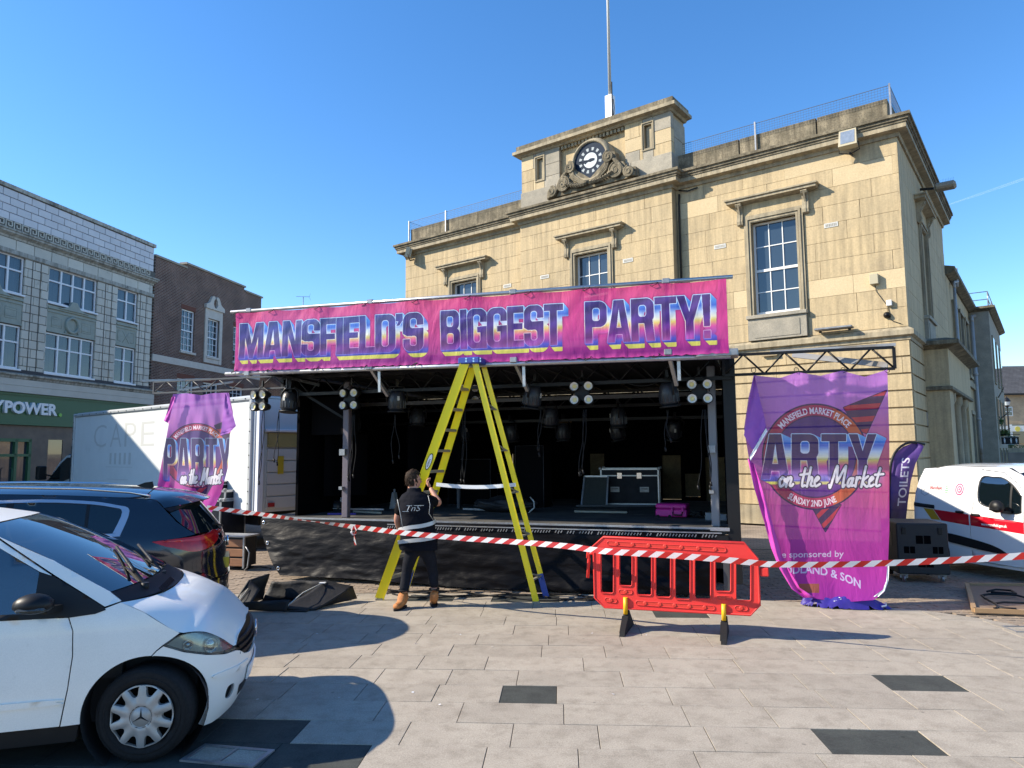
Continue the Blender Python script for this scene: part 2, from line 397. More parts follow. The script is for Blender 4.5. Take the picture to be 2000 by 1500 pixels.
b.build('dentil_row',M['stone_trim'],hall)
pa=[((5.98,.75),(-1,0)),((5.98,-.3),(-1,-1)),((11.54,-.3),(1,-1)),((11.54,.75),(1,0))]
b=MB(); b.sweep([(-.3,12.12),(.03,12.12),(.08,12.18),(.23,12.2),(.23,12.3),(-.3,12.3)],pa); b.build('attic_cornice',M['stone_trim'],hall)
b=MB(); b.sweep([(-.3,12.3),(.2,12.3),(.13,12.36),(.13,12.5),(-.3,12.52)],pa); b.box(6.2,11.3,-.05,.7,12.3,12.505); b.build('attic_coping',M['stone_dark'],hall)
# windows
def console(b,x0,x1,y,z0,z1):
    h=z1-z0
    pts=[(y,z0+.05),(y-.05,z0),(y-.10,z0+.03),(y-.12,z0+.12),(y-.10,z0+.22),(y-.09,z0+.38*h/.6),(y-.13,z0+.48*h/.6),(y-.20,z0+.52*h/.6),(y-.24,z1-.02),(y-.23,z1),(y,z1)]
    b.prism(pts[::-1],'x',x0,x1); b.prism([(p[0]-.015,p[1]) for p in pts[1:-2]][::-1]+[(y,z0+.1)],'x',x0+.06,x1-.06)
def hooded(x0,x1,y,parent,side=None):
    cx=(x0+x1)/2
    def bld(b,name,m):
        me=b.mesh(name)
        if side is not None: me.transform(side)
        return link(name,me,m,parent)
    b=MB()   # architrave
    for (w,p) in ((.19,.05),(.13,.08),(.06,.05)):
        b.box(x0-w,x0-w+.055,y-p,y+.1,WZ[0]-.12,WZ[1]+w+.02); b.box(x1+w-.055,x1+w,y-p,y+.1,WZ[0]-.12,WZ[1]+w+.02); b.box(x0-w+.055,x1+w-.055,y-p,y+.1,WZ[1]+w-.04,WZ[1]+w+.02)
    b.box(x0-.135,x0+.0,y-.035,y+.1,WZ[0]-.12,WZ[1]); b.box(x1,x1+.135,y-.035,y+.1,WZ[0]-.12,WZ[1]); b.box(x0-.135,x1+.135,y-.033,y+.1,WZ[1],WZ[1]+.15)
    bld(b,'architrave',M['stone_trim'])
    b=MB(); b.box(x0-.2,x1+.2,y-.04,y+.1,WZ[1]+.2,8.84); bld(b,'frieze',M['stone'])
    for a,c_ in ((x0-.36,x0-.2),(x1+.2,x1+.36)):
        b=MB(); console(b,a,c_,y,8.24,8.84); bld(b,'bracket',M['stone_trim'])
    b=MB(); b.sweep([(-.05,8.82),(.04,8.82),(.2,8.86),(.26,8.87),(.26,8.93),(.3,8.95),(.3,8.99),(-.05,9.04)],[((x0-.34,y+.1),(-1,0)),((x0-.34,y),(-1,-1)),((x1+.34,y),(1,-1)),((x1+.34,y+.1),(1,0))])
    bld(b,'hood',M['stone_trim'])
    b=MB(); b.bbox(x0-.2,x1+.2,y-.16,y+.3,WZ[0]-.12,WZ[0]-.02,.01); bld(b,'sill',M['stone_grey'])
    b=MB(); b.box(x0-.17,x1+.17,y-.1,y+.02,4.96,WZ[0]-.125); b.box(x0+.0,x1-.0,y-.115,y-.1,5.02,5.45); bld(b,'apron',M['stone_grey'])
    # sash
    wn=MB(); yy=y+.16; t=.05
    wn.box(x0,x0+t,yy,yy+.1,WZ[0],WZ[1]); wn.box(x1-t,x1,yy,yy+.1,WZ[0],WZ[1]); wn.box(x0+t,x1-t,yy,yy+.1,WZ[0],WZ[0]+.09); wn.box(x0+t,x1-t,yy,yy+.1,WZ[1]-t,WZ[1])
    wo=bld(wn,'window',M['wframe'])
    zm=(WZ[0]+WZ[1])/2-.05
    b=MB(); b.box(x0+t,x1-t,yy+.0,yy+.075,zm-.035,zm+.035); b.box(x0+t,x1-t,yy+.02,yy+.06,(WZ[0]+zm)/2-.0+.01,(WZ[0]+zm)/2+.035); b.box(x0+t,x1-t,yy+.02,yy+.06,(WZ[1]+zm)/2-.012,(WZ[1]+zm)/2+.013)
    for k in (1,2):
        xx=x0+t+(x1-x0-2*t)*k/3; b.box(xx-.0125,xx+.0125,yy+.015,yy+.065,WZ[0]+.09,WZ[1]-t)
    me=b.mesh('glazing_bars'); 
    if side is not None: me.transform(side)
    link('glazing_bars',me,M['wframe'],wo)
    zs=[WZ[0]+.09,(WZ[0]+zm)/2+.02,zm,(WZ[1]+zm)/2,WZ[1]-t]
    for i in range(3):
        for j in range(4):
            b=MB(); a=x0+t+(x1-x0-2*t)*i/3; c_=x0+t+(x1-x0-2*t)*(i+1)/3
            tl=rg.uniform(-.004,.004); t2=rg.uniform(-.004,.004)
            b.add([(a,yy+.04+tl,zs[j]),(c_,yy+.04-tl,zs[j]),(c_,yy+.04-tl+t2,zs[j+1]),(a,yy+.04+tl+t2,zs[j+1])],[(0,1,2,3)])
            me=b.mesh('pane',fixn=False)
            if side is not None: me.transform(side)
            link('pane',me,M['pane'],wo)
for a,c_,y in WX: hooded(a,c_,y,hall)
# side window: same design turned on to the flank
SM=Matrix.Translation((17.4,0,0))@Matrix.Rotation(PI/2,4,'Z')
hooded(3.1,4.3,0,hall,SM)
# white curtain behind the centre and left sashes is seen faintly
for a,c_,y in WX[:2]:
    b=MB(); b.add([(a+.06,y+.35,WZ[0]),(a+.3,y+.35,WZ[0]),(a+.3,y+.35,WZ[1]),(a+.06,y+.35,WZ[1])],[(0,1,2,3)]); b.build('blind',M['wframe'],hall,fixn=False)
# clock
ck=MB(); CM=Matrix.Translation((8.86,-.15,11.22))@Matrix.Rotation(PI/2,4,'X')   # local z -> -y (outwards)
ck.lathe([(.74,0),(.74,.30),(.70,.36),(.66,.42),(.62,.43),(.585,.38),(.585,.34)],CM,48)
clock=ck.build('clock',M['stone_trim'],hall)
M['dial']=mat('clock_dial_blue',(.012,.022,.042),.7,c2=(.02,.034,.055),scale=3,spec=.15)
M['opald']=mat('clock_numeral_glass',(.22,.27,.30),.5); M['opal']=mat('clock_opal_glass',(.40,.45,.47),.35)
b=MB(); b.cyl(CM@Vector((0,0,.33)),CM@Vector((0,0,.36)),.585,n=48,sm=False); b.build('dial',M['dial'],clock)
b=MB(); b.cyl(CM@Vector((0,0,.361)),CM@Vector((0,0,.368)),.25,n=40,sm=False); b.build('dial_centre',M['opal'],clock)
for k in range(12):
    t0=2*PI*(k+.5)/12-.12; t1=t0+.24; b=MB(); pts=[]
    for r_ in (.32,.42):
        for t in (t0,(t0+t1)/2,t1):
            tt=(t0+t1)/2+(t-(t0+t1)/2)*(.8 if r_<.4 else 1.); pts.append(CM@Vector((r_*math.sin(tt),r_*math.cos(tt),.364)))
    b.add(pts,[(0,1,4,3),(1,2,5,4)]); b.build('hour_window',M['opald'],clock,fixn=False)
def hand(name,ang,L,w):
    b=MB(); d=Vector((math.sin(ang),math.cos(ang),0)); s=Vector((d.y,-d.x,0)); z=Vector((0,0,.385 if L>.4 else .378))
    pr=[(-.16,.3),(-.08,1.2),(0,1.6),(.08,.7),(.45*L,.9),(.6*L,2.0),(.72*L,.8),(L,.15)]
    for (a0,w0),(a1,w1) in zip(pr,pr[1:]): b.add([CM@(d*a0+s*w*w0+z),CM@(d*a1+s*w*w1+z),CM@(d*a1-s*w*w1+z),CM@(d*a0-s*w*w0+z)],[(0,1,2,3)])
    b.build(name,M['dial'],clock,fixn=False)
hand('minute_hand',R(276),.47,.022); hand('hour_hand',R(263),.32,.035)
# carved scrolls either side of the clock
def spiral(cx,cz,r,turn,d,st,y=-.62,n=40):
    pts=[]
    for i in range(n+1):
        t=i/n; rr=r*(1-t)**.8+.02; a=st+d*turn*2*PI*t; pts.append((cx+rr*math.cos(a),y-.05*t,cz+rr*math.sin(a)))
    return pts
for sg in (-1,1):
    b=MB(); X=lambda x: 8.86+sg*x
    for (dx,cz,r_) in ((1.42,10.47,.17),(.98,10.62,.25),(.72,11.12,.18)):
        st=PI/2 if sg>0 else PI/2
        for q in (1.0,.72):
            b.tube(spiral(X(dx),cz,r_*q,1.9,sg,st+.2),[.038-.018*i/40 for i in range(41)],6)
        b.cyl((X(dx),-.66,cz),(X(dx),-.45,cz),r_*.8,n=14)
    for off in (0,.06,.11):
        pts=[(X(1.6),-.6,10.33+off*.6),(X(1.3),-.6,10.36+off),(X(1.12),-.62,10.66+off),(X(.95),-.62,10.88+off*.8),(X(.85-off),-.6,11.05),(X(.74-off),-.6,11.0),(X(.62-off*.5),-.6,10.72+off),(X(.3),-.58,10.5+off*.8),(X(0),-.58,10.45+off*.5)]
        b.tube(pts,.04,6)
    for k in range(9):
        t=k/8; b.cyl((X(.75-.65*t),-.6,10.66-.16*math.sin(t*2)),(X(.85-.75*t),-.7,10.52-.14*math.sin(t*2)+.02),.03,.055,6)
    pl=[(0,10.3),(1.66,10.3),(1.6,10.6),(1.3,10.62),(1.2,10.85),(.95,10.95),(.9,11.25),(.7,11.32),(.5,11.0),(0,10.62)]
    pl=[(X(p),z) for p,z in pl]
    if sg<0: pl=pl[::-1]
    b.prism(pl,'y',-.55,-.28)
    b.build('carved_scroll',M['stone_trim2'] if 'stone_trim2' in M else M['stone_dark'],hall)
# ventilators
for (x,z,y) in ((12.79,7.79,0),(15.77,7.81,0),(10.0,7.8,-.3),(6.9,7.78,-.3),(5.1,7.8,0)):
    b=MB(); b.box(x-.17,x+.17,y-.015,y+.02,z-.06,z+.06); v=b.build('air_brick',M['ltgrey'],hall)
    b=MB(); 
    for k in range(7): b.box(x-.13+k*.04,x-.11+k*.04,y-.02,y-.014,z-.035,z+.035)
    b.build('slots',M['stone_grey'],v)
b=MB(); b.box(13.87,14.28,-.12,-.05,4.5,4.6); b.build('grille',M['joint'],hall)
# rain pipe beside the pavilion
b=MB(); b.tube([(11.62,-.04,9.6),(11.6,-.04,9.3),(11.6,-.05,5.0)],.03,6); b.tube([(11.62,-.08,9.7),(11.9,-.08,9.62),(12.2,-.06,9.66)],.02,6); b.build('cable',M['bplastic'],hall)
# portico on the flank
b=MB(); b.box(17.4,17.95,2.3,3.2,0,3.55); b.box(17.4,17.95,7.6,8.5,0,3.55); b.build('portico_pier',M['stone'],hall)
b=MB(); b.box(17.41,17.6,3.2,7.6,2.9,3.55); b.box(17.4,17.97,2.28,8.52,3.55,4.6); b.build('entablature',M['stone'],hall)
for yy in (3.6,5.4,7.1):
    b=MB(); b.lathe([(.2,0),(.2,.15),(.155,.2),(.135,3.2),(.19,3.3),(.19,3.54)],Matrix.Translation((17.78,yy,0)),16); b.build('column',M['stone_trim'],hall)
b=MB(); b.sweep([(0,4.6),(.1,4.64),(.3,4.7),(.3,4.8),(0,4.9)],[((17.4,2.3),(0,-1)),((17.95,2.3),(1,-1)),((17.95,8.5),(1,1)),((17.4,8.5),(0,1))]); 
b.sweep([(0,3.5),(.06,3.52),(.06,3.6),(0,3.62)],[((17.4,2.28),(0,-1)),((17.97,2.28),(1,-1)),((17.97,8.52),(1,1))]); b.box(17.4,17.96,2.3,8.5,4.6,4.85); b.build('portico_cornice',M['stone_dark'],hall)
b=MB(); b.box(17.38,17.43,4.2,6.8,0,2.85); b.build('doorway',M['black'],hall)
# ---- lower ranges behind, along the side street
ext=thing('stone_range','two storey stone range with grey downpipe along the side street','building',TH.P(17.4,0,0),TH.rot())
b=MB(); b.box(-8,0,9.35,18.2,0,8.1); b.build('wall',M['stone'],ext)
b=MB(); b.sweep([(-.1,8.1),(.05,8.1),(.3,8.2),(.3,8.35),(-.1,8.45)],[((0,9.35),(1,0)),((0,18.2),(1,1)),((-8,18.2),(0,1))]); b.box(-8,0,9.35,18.2,8.08,8.3); b.build('cornice',M['stone_dark'],ext)
for yy in (11.6,13.8,16.0):
    for z0,z1 in ((5.1,7.3),(1.0,3.4)):
        b=MB(); t=.15; b.box(0,.07,yy-.6-t,yy-.6,z0-.1,z1+t); b.box(0,.07,yy+.6,yy+.6+t,z0-.1,z1+t); b.box(0,.1,yy-.6-t,yy+.6+t,z1,z1+t); b.box(0,.14,yy-.75,yy+.75,z0-.2,z0-.08)
        wo=b.build('window',M['stone_trim'],ext); b=MB(); b.add([(.02,yy-.6,z0-.1),(.02,yy+.6,z0-.1),(.02,yy+.6,z1),(.02,yy-.6,z1)],[(0,1,2,3)]); b.build('pane',M['pane'],wo,fixn=False)
b=MB(); b.box(0,.1,9.35,18.2,4.55,4.8); b.build('string_course',M['stone_trim'],ext)
def pipe(y,z1,x=.14,r=.05):
    b=MB(); b.cyl((x,y,0),(x,y,z1),r,n=10); 
    for z in (1.2,3.2,5.2): b.cyl((x,y,z),(x,y,z+.12),r*1.35,n=10)
    b.tube([(x,y,z1),(x,y,z1+.1),(x-.02,y+.1,z1+.25),(x+.1,y+.3,z1+.3)],r,8); return b.build('downpipe',M['pipe'],ext)
M['pipe']=mat('grey_downpipe',(.33,.34,.35),.5,dirt=(.2,.15,.1)); pipe(10.6,7.8); pipe(17.8,7.6,r=.07)
b=MB(); b.cyl((.2,10.9,7.9),(.2,10.9,8.6),.06); b.build('vent_pipe',M['pipe'],ext)
ext2=thing('far_stone_house','grey stone house with flat roof rail at the end of the side street','building',TH.P(17.4,0,0),TH.rot())
b=MB(); b.box(-8,.75,18.25,27,0,8.1); b.build('wall',M['stone_grey'],ext2)
b=MB(); b.sweep([(-.1,8.1),(.05,8.1),(.25,8.2),(.25,8.3),(-.1,8.35)],[((-8,18.25),(0,-1)),((.75,18.25),(1,-1)),((.75,27),(1,0))]); b.build('cornice',M['stone_dark'],ext2)
for k,yy in enumerate((19.6,22.3,25)):
    for z0,z1 in ((5.0,7.0),(2.5,4.2),(.2,1.9)):
        b=MB(); b.box(.75,.8,yy-.55,yy+.55,z0-.1,z1+.1); wo=b.build('window',M['stone_trim'],ext2); b=MB(); b.add([(.81,yy-.45,z0),(.81,yy+.45,z0),(.81,yy+.45,z1),(.81,yy-.45,z1)],[(0,1,2,3)]); b.build('pane',M['pane'],wo,fixn=False)
b=MB()
for yy in (18.4,21,24,27): b.cyl((.75,yy,8.3),(.75,yy,9.0),.025,n=6)
for z in (8.65,9.0): b.tube([(-1.5,18.4,z),(.75,18.4,z),(.75,27,z)],.02,5)
b.build('roof_rail',M['steel'],ext2)
b=MB(); b.box(.8,1.45,19.9,19.95,2.15,2.5); sg_=b.build('hanging_sign',M['bplastic'],ext2,label='small black hanging toilets sign with white pictograms')
b=MB()
for k,dx in enumerate((.12,.36,.56)):
    x=.8+dx; b.cyl((x,19.89,2.42),(x,19.885,2.42),.022,n=8); b.box(x-.03,x+.03,19.885,19.89,2.28,2.39); b.box(x-.02,x-.004,19.885,19.89,2.2,2.28); b.box(x+.004,x+.02,19.885,19.89,2.2,2.28)
b.box(.8,1.45,19.88,19.885,2.15,2.16); b.box(.8,1.45,19.88,19.885,2.49,2.5)
b.build('pictograms',M['white'],sg_)
b=MB(); b.tube([(.75,19.925,2.6),(1.5,19.925,2.6)],.015,5); b.build('sign_bracket',M['black'],ext2)
# lamps and boxes fixed to the front
def flood(name,label,x,z,tilt,yaw,n=.3,s=1,cat='floodlight'):
    p=TH.P(x,n,z); t=thing(name,label,cat,p,TH.rot()+yaw,'floodlights under the cornice')
    M_=Matrix.Rotation(tilt,4,'X')
    b=MB(); b.prism([(-.22,-.24),(.22,-.24),(.2,.24),(-.2,.24)],'y',-.1,.08,M=M_); b.prism([(-.16,-.2),(.16,-.2),(.14,.2),(-.14,.2)],'y',.08,.16,M=M_); b.build('housing',M['flood'],t,merge=0)
    b=MB(); b.box(-.165,.165,-.106,-.1,-.18,.18,M=M_); b.build('lens',M['floodglass'],t)
    b=MB(); b.tube([(-.22,0,-.1),(-.24,.05,-.3),(0,.12,-.36),(.24,.05,-.3),(.22,0,-.1)],.015,6); b.bar((0,.1,-.34),(0,n,-.3),.05); b.build('bracket',M['bplastic'],t)
    t.scale=(s,s,s); return t
M['flood']=mat('beige_lamp_housing',(.42,.37,.25),.5); M['floodglass']=mat('lamp_glass',(.35,.38,.38),.15,c2=(.55,.57,.55),scale=9,metal=.6)
flood('floodlight','beige square floodlight under the cornice near the right corner',16.35,9.87,R(-14),0)
flood('floodlight','beige floodlight turned outwards under the cornice at the left corner',.45,9.75,R(-12),R(-50),s=.85)
p=TH.P(17.75,-3.9,9.5); t=thing('floodlight','grey floodlight with bird spikes on the shaded side wall',"floodlight",p,TH.rot()+PI/2,'floodlights under the cornice')
b=MB(); b.bbox(-.2,.2,-.55,-.02,-.09,.09,.05); b.build('housing',M['stone_grey'],t); b=MB()
for k in range(10): b.cyl((0,-.5+k*.04,.09),((k%3-1)*.03,-.5+k*.04,.22),.003,n=4)
b.build('bird_spikes',M['steel'],t); b=MB(); b.bar((0,0,0),(0,.35,.05),.06); b.build('bracket',M['black'],t)
t=thing('alarm_box','square cream alarm box with trailing cable on the front wall','alarm box',TH.P(16.72,.0,6.2),TH.rot()); b=MB(); b.bbox(-.1,.1,-.14,0,-.13,.13,.01); b.build('box',M['flood'],t)
b=MB(); b.tube([(0,-.02,-.13),(.02,-.02,-.3),(.25,-.02,-.7),(.3,-.02,-1.0)],.008,4); b.build('cable',M['bplastic'],t)
t=thing('junction_box','small white junction box above the round camera','box',TH.P(17.02,.0,5.56),TH.rot()); b=MB(); b.bbox(-.06,.06,-.1,0,-.07,.07,.008); b.build('case',M['white'],t)
t=thing('camera','round black dome camera on the front wall near the corner','camera',TH.P(16.95,.0,5.27),TH.rot()); b=MB(); b.lathe([(0,.12),(.05,.1),(.08,.05),(.085,0)],Matrix.Rotation(PI/2,4,'X'),14); b.build('dome',M['black'],t)
b=MB(); b.tube([(0,-.03,0),(.1,-.03,-.15),(.3,-.03,-.25)],.008,4); b.build('cable',M['bplastic'],t)
t=thing('shelf_lamp','flat grey strip light lying on the string course','lamp',TH.P(15.75,.1,5.02),TH.rot()); b=MB(); b.bbox(-.45,.45,-.25,.05,0,.06,.02); b.build('housing',M['steel'],t); b=MB(); b.bar((-.35,.0,0),(-.35,.0,-.04),.06); b.bar((.35,0,0),(.35,0,-.04),.06); b.build('foot',M['black'],t)
# bird netting with posts on the parapet
def netting(label,pts,posts):
    t=thing('bird_netting',label,'netting',TH.P(0,0,0),TH.rot(),'bird netting on the parapets'); b=MB()
    for (x0,y0),(x1,y1) in zip(pts,pts[1:]):
        L=math.hypot(x1-x0,y1-y0); n=int(L/.07)
        for i in range(n+1):
            f=i/n; b.bar((x0+(x1-x0)*f,y0+(y1-y0)*f,10.75),(x0+(x1-x0)*f,y0+(y1-y0)*f,11.17),.004)
        for k in range(7):
            z=10.75+.07*k; b.bar((x0,y0,z),(x1,y1,z),.004 if k<6 else .012)
    b.build('mesh',M['netm'],t)
    for x,y in posts:
        b=MB(); b.bar((x,y,10.25),(x,y,11.2),.04); b.bar((x,y-.02,10.35),(x+.15,y-.02,10.35),.03); b.box(x-.12,x+.1,y-.06,y-.02,10.25,10.33); b.build('post',M['steel'],t)
M['netm']=plain('net_wire',(.05,.055,.06),.6)
netting('bird netting strung over the right hand parapet',[(11.7,.1),(17.3,.1),(17.3,4)],[(13.9,.06),(17.3,.06)])
netting('bird netting strung over the left hand parapet',[(.12,3),(.12,.1),(5.9,.1)],[(.12,.06),(2.1,.06)])
# flagpole with aerial cabinet
fp=TH.px(1192,220,-.3); t=thing('aerial_mast','tall white mast with boxed antenna on the clock attic','mast',TH.P(fp[0],-.3,12.5),TH.rot())
b=MB(); b.bbox(-.13,.13,-.12,.12,0,1.1,.015); b.build('base_cabinet',M['white'],t)
b=MB(); b.cyl((0,0,1.1),(0,0,9),.055,.035,n=14); b.build('pole',M['ltgrey'],t)
b=MB(); b.cyl((.13,-.1,.2),(.13,-.1,1.5),.02,n=8); b.tube([(.17,-.1,.3),(.2,-.1,.6),(.17,-.1,.9)],.015,5); b.build('cable',M['bplastic'],t)
b=MB(); b.tube([(-.9,-.1,0),(-.95,-.1,.18),(-.1,-.1,.35)],.02,6); b.build('guard_rail',M['steel'],t)
# ================================================================== GROUND
def text_mesh(s,bold=0.0,extrude=0.0,shear=0.0,space=1.0,res=3):
    cu=bpy.data.curves.new('txt','FONT'); cu.body=s; cu.size=1; cu.offset=bold; cu.extrude=extrude; cu.shear=shear; cu.space_character=space; cu.resolution_u=res
    o=bpy.data.objects.new('txt',cu); COL.objects.link(o); bpy.context.view_layer.update()
    me=bpy.data.meshes.new_from_object(o); bpy.data.objects.remove(o); bpy.data.curves.remove(cu)
    me.materials.clear(); return me
def fit(me,x0,x1,z0,z1,flip=True):
    """scale a text mesh (lying in xy) into the rectangle x0..x1,z0..z1 of the xz plane, facing -y"""
    v=np.empty(len(me.vertices)*3); me.vertices.foreach_get('co',v); v=v.reshape(-1,3)
    mn=v.min(0); mx=v.max(0); out=np.empty_like(v)
    out[:,0]=x0+(v[:,0]-mn[0])/(mx[0]-mn[0])*(x1-x0); out[:,2]=z0+(v[:,1]-mn[1])/(mx[1]-mn[1])*(z1-z0); out[:,1]=-v[:,2]
    me.vertices.foreach_set('co',out.ravel()); me.update(); return me
SLAB=(.375,.328,.264)
def speckle(name,c,c2,dark,rand=.075,rough=.85):
    m,t,b=nodes(name); L=t.links.new; g=N(t,'ShaderNodeNewGeometry')
    n1=N(t,'ShaderNodeTexNoise',i_Scale=2.2,i_Detail=5,i_Roughness=.6); L(g.outputs['Position'],n1.inputs['Vector'])
    r1=N(t,'ShaderNodeMapRange'); r1.inputs[1].default_value=.35; r1.inputs[2].default_value=.65; L(n1.outputs[0],r1.inputs[0])
    mx=N(t,'ShaderNodeMix',data_type='RGBA'); mx.inputs[6].default_value=vec4(c); mx.inputs[7].default_value=vec4(c2); L(r1.outputs[0],mx.inputs[0])
    n2=N(t,'ShaderNodeTexNoise',i_Scale=95,i_Detail=3,i_Roughness=.75); L(g.outputs['Position'],n2.inputs['Vector'])
    r2=N(t,'ShaderNodeMapRange'); r2.inputs[1].default_value=.3; r2.inputs[2].default_value=.7; r2.inputs[3].default_value=.72; r2.inputs[4].default_value=1.26; L(n2.outputs[0],r2.inputs[0])
    n3=N(t,'ShaderNodeTexNoise',i_Scale=5.5,i_Detail=6,i_Roughness=.7); L(g.outputs['Position'],n3.inputs['Vector'])
    r3=N(t,'ShaderNodeMapRange'); r3.inputs[1].default_value=.47; r3.inputs[2].default_value=.7; r3.inputs[4].default_value=.7; L(n3.outputs[0],r3.inputs[0])
    m3=N(t,'ShaderNodeMix',data_type='RGBA'); m3.inputs[7].default_value=vec4(dark); L(r3.outputs[0],m3.inputs[0]); L(mx.outputs[2],m3.inputs[6])
    oi=N(t,'ShaderNodeObjectInfo'); r4=N(t,'ShaderNodeMapRange'); r4.inputs[3].default_value=1-rand; r4.inputs[4].default_value=1+rand; L(oi.outputs['Random'],r4.inputs[0])
    mm=N(t,'ShaderNodeMath',operation='MULTIPLY'); L(r2.outputs[0],mm.inputs[0]); L(r4.outputs[0],mm.inputs[1])
    # chewing gum and small stains
    vo=N(t,'ShaderNodeTexVoronoi',i_Scale=3.4); L(g.outputs['Position'],vo.inputs['Vector']); r5=N(t,'ShaderNodeMapRange'); r5.inputs[1].default_value=.035; r5.inputs[2].default_value=.06; r5.inputs[3].default_value=.62; r5.inputs[4].default_value=1; L(vo.outputs['Distance'],r5.inputs[0])
    m5=N(t,'ShaderNodeMath',operation='MULTIPLY'); L(mm.outputs[0],m5.inputs[0]); L(r5.outputs[0],m5.inputs[1])
    hs=N(t,'ShaderNodeHueSaturation'); L(m3.outputs[2],hs.inputs['Color']); L(m5.outputs[0],hs.inputs['Value']); L(hs.outputs[0],b.inputs['Base Color'])
    b.inputs['Roughness'].default_value=rough; b.inputs['Specular IOR Level'].default_value=.3
    bp=N(t,'ShaderNodeBump'); bp.inputs['Strength'].default_value=.5; bp.inputs['Distance'].default_value=.003; L(n2.outputs[0],bp.inputs['Height']); L(bp.outputs[0],b.inputs['Normal'])
    return m
M['slab']=speckle('granite_slab',SLAB,(.33,.286,.23),(.22,.187,.145))
M['tar']=speckle('dark_tarmac_infill',(.062,.066,.058),(.045,.048,.043),(.03,.03,.028),.03,.9)
M['base']=mat('paving_bed',(.07,.06,.05),.95,c2=(.04,.035,.03),scale=6)
M['paver']=mat('clay_paver',(.33,.255,.185),.9,c2=(.22,.17,.125),scale=2.5,fine=.25,finescale=30,dirt=(.16,.13,.1),dirtscale=1.0,bump=.4,bscale=50)
# wide ground sheet, brick pattern far away
def brick_mat(name,c1,c2,mortar,sx,sy,axis='xy',rot=0,msize=.02,bump=.4,offset=.5):
    m,t,b=nodes(name); L=t.links.new; g=N(t,'ShaderNodeTexCoord'); sp=N(t,'ShaderNodeSeparateXYZ'); L(g.outputs['Object'],sp.inputs[0]); cb=N(t,'ShaderNodeCombineXYZ')
    a={'x':0,'y':1,'z':2}; L(sp.outputs[a[axis[0]]],cb.inputs[0]); L(sp.outputs[a[axis[1]]],cb.inputs[1])
    br=N(t,'ShaderNodeTexBrick'); br.inputs['Scale'].default_value=1; br.inputs['Brick Width'].default_value=sx; br.inputs['Row Height'].default_value=sy; br.inputs['Mortar Size'].default_value=msize; br.offset=offset
    br.inputs['Color1'].default_value=vec4(c1); br.inputs['Color2'].default_value=vec4(c2); br.inputs['Mortar'].default_value=vec4(mortar); L(cb.outputs[0],br.inputs['Vector'])
    n=N(t,'ShaderNodeTexNoise',i_Scale=1.1,i_Detail=5); L(g.outputs['Object'],n.inputs['Vector']); r=N(t,'ShaderNodeMapRange'); r.inputs[1].default_value=.3;r.inputs[2].default_value=.7;r.inputs[3].default_value=.72;r.inputs[4].default_value=1.2; L(n.outputs[0],r.inputs[0])
    hs=N(t,'ShaderNodeHueSaturation'); L(br.outputs[0],hs.inputs['Color']); L(r.outputs[0],hs.inputs['Value']); L(hs.outputs[0],b.inputs['Base Color']); b.inputs['Roughness'].default_value=.9
    bp=N(t,'ShaderNodeBump',invert=True); bp.inputs['Strength'].default_value=bump; bp.inputs['Distance'].default_value=.01; L(br.outputs['Fac'],bp.inputs['Height']); L(bp.outputs[0],b.inputs['Normal'])
    return m
M['groundbrick']=brick_mat('ground_setts',(.34,.275,.21),(.25,.2,.16),(.13,.11,.09),.2,.1,msize=.008)
b=MB(); b.add([(-2500,-2500,-.05),(2500,-2500,-.05),(2500,2500,-.05),(-2500,2500,-.05)],[(0,1,2,3)]); gr=b.build('ground',M['groundbrick'],kind='structure',fixn=False)
pav=thing('pavement','',''); del pav['label'],pav['category']; pav['kind']='structure'; pav.location=(0,0,0); pav.rotation_euler=(0,0,-R(3.8))
# slab rows in the pavement's own frame (x along the rows, y away)
b=MB(); b.add([(-30,-20,-.046),(30,-20,-.046),(30,10.5,-.046),(-30,10.5,-.046)],[(0,1,2,3)]); b.build('bed',M['base'],pav,fixn=False)
PI_=Matrix.Rotation(R(3.8),4,'Z')
def Lp(px,py): v=PI_@G(px,py); return (v.x,v.y)
edge=[Lp(*p) for p in ((300,1163),(480,1160),(760,1159),(1000,1159),(1250,1163),(1485,1172),(1640,1179),(1780,1189),(1900,1204),(2000,1222),(2150,1255))]
edge=[(-30,edge[0][1])]+edge+[(30,edge[-1][1]-8)]
def edgev(x):
    for (a,b_),(c,d) in zip(edge,edge[1:]):
        if a<=x<=c: return b_+(d-b_)*(x-a)/(c-a)
    return edge[-1][1]
pit=[(Lp(1030,1356),.0),(Lp(1797,1335),0),(Lp(1713,1448),0),(Lp(1330,1203),0),(Lp(880,1174),0),(Lp(1010,1172),0),(Lp(-900,1440),1)]
pitlen={0:(Lp(975,1372)[0],Lp(1087,1372)[0]),1:(Lp(1703,1319)[0],Lp(1841,1319)[0]),2:(Lp(1582,1422)[0],Lp(1790,1425)[0]),3:(Lp(1283,1208)[0],Lp(1389,1208)[0]),4:(Lp(905,1172)[0],Lp(960,1172)[0])}
DB=[(Lp(588,1427)[0],Lp(588,1427)[1]),(Lp(712,1478)[0],Lp(712,1478)[1]),(Lp(600,1540)[0],Lp(600,1540)[1])]; ROW=.418; V0=4.90-ROW*12; rs=random.Random(11); slabs=[]
spans=[]
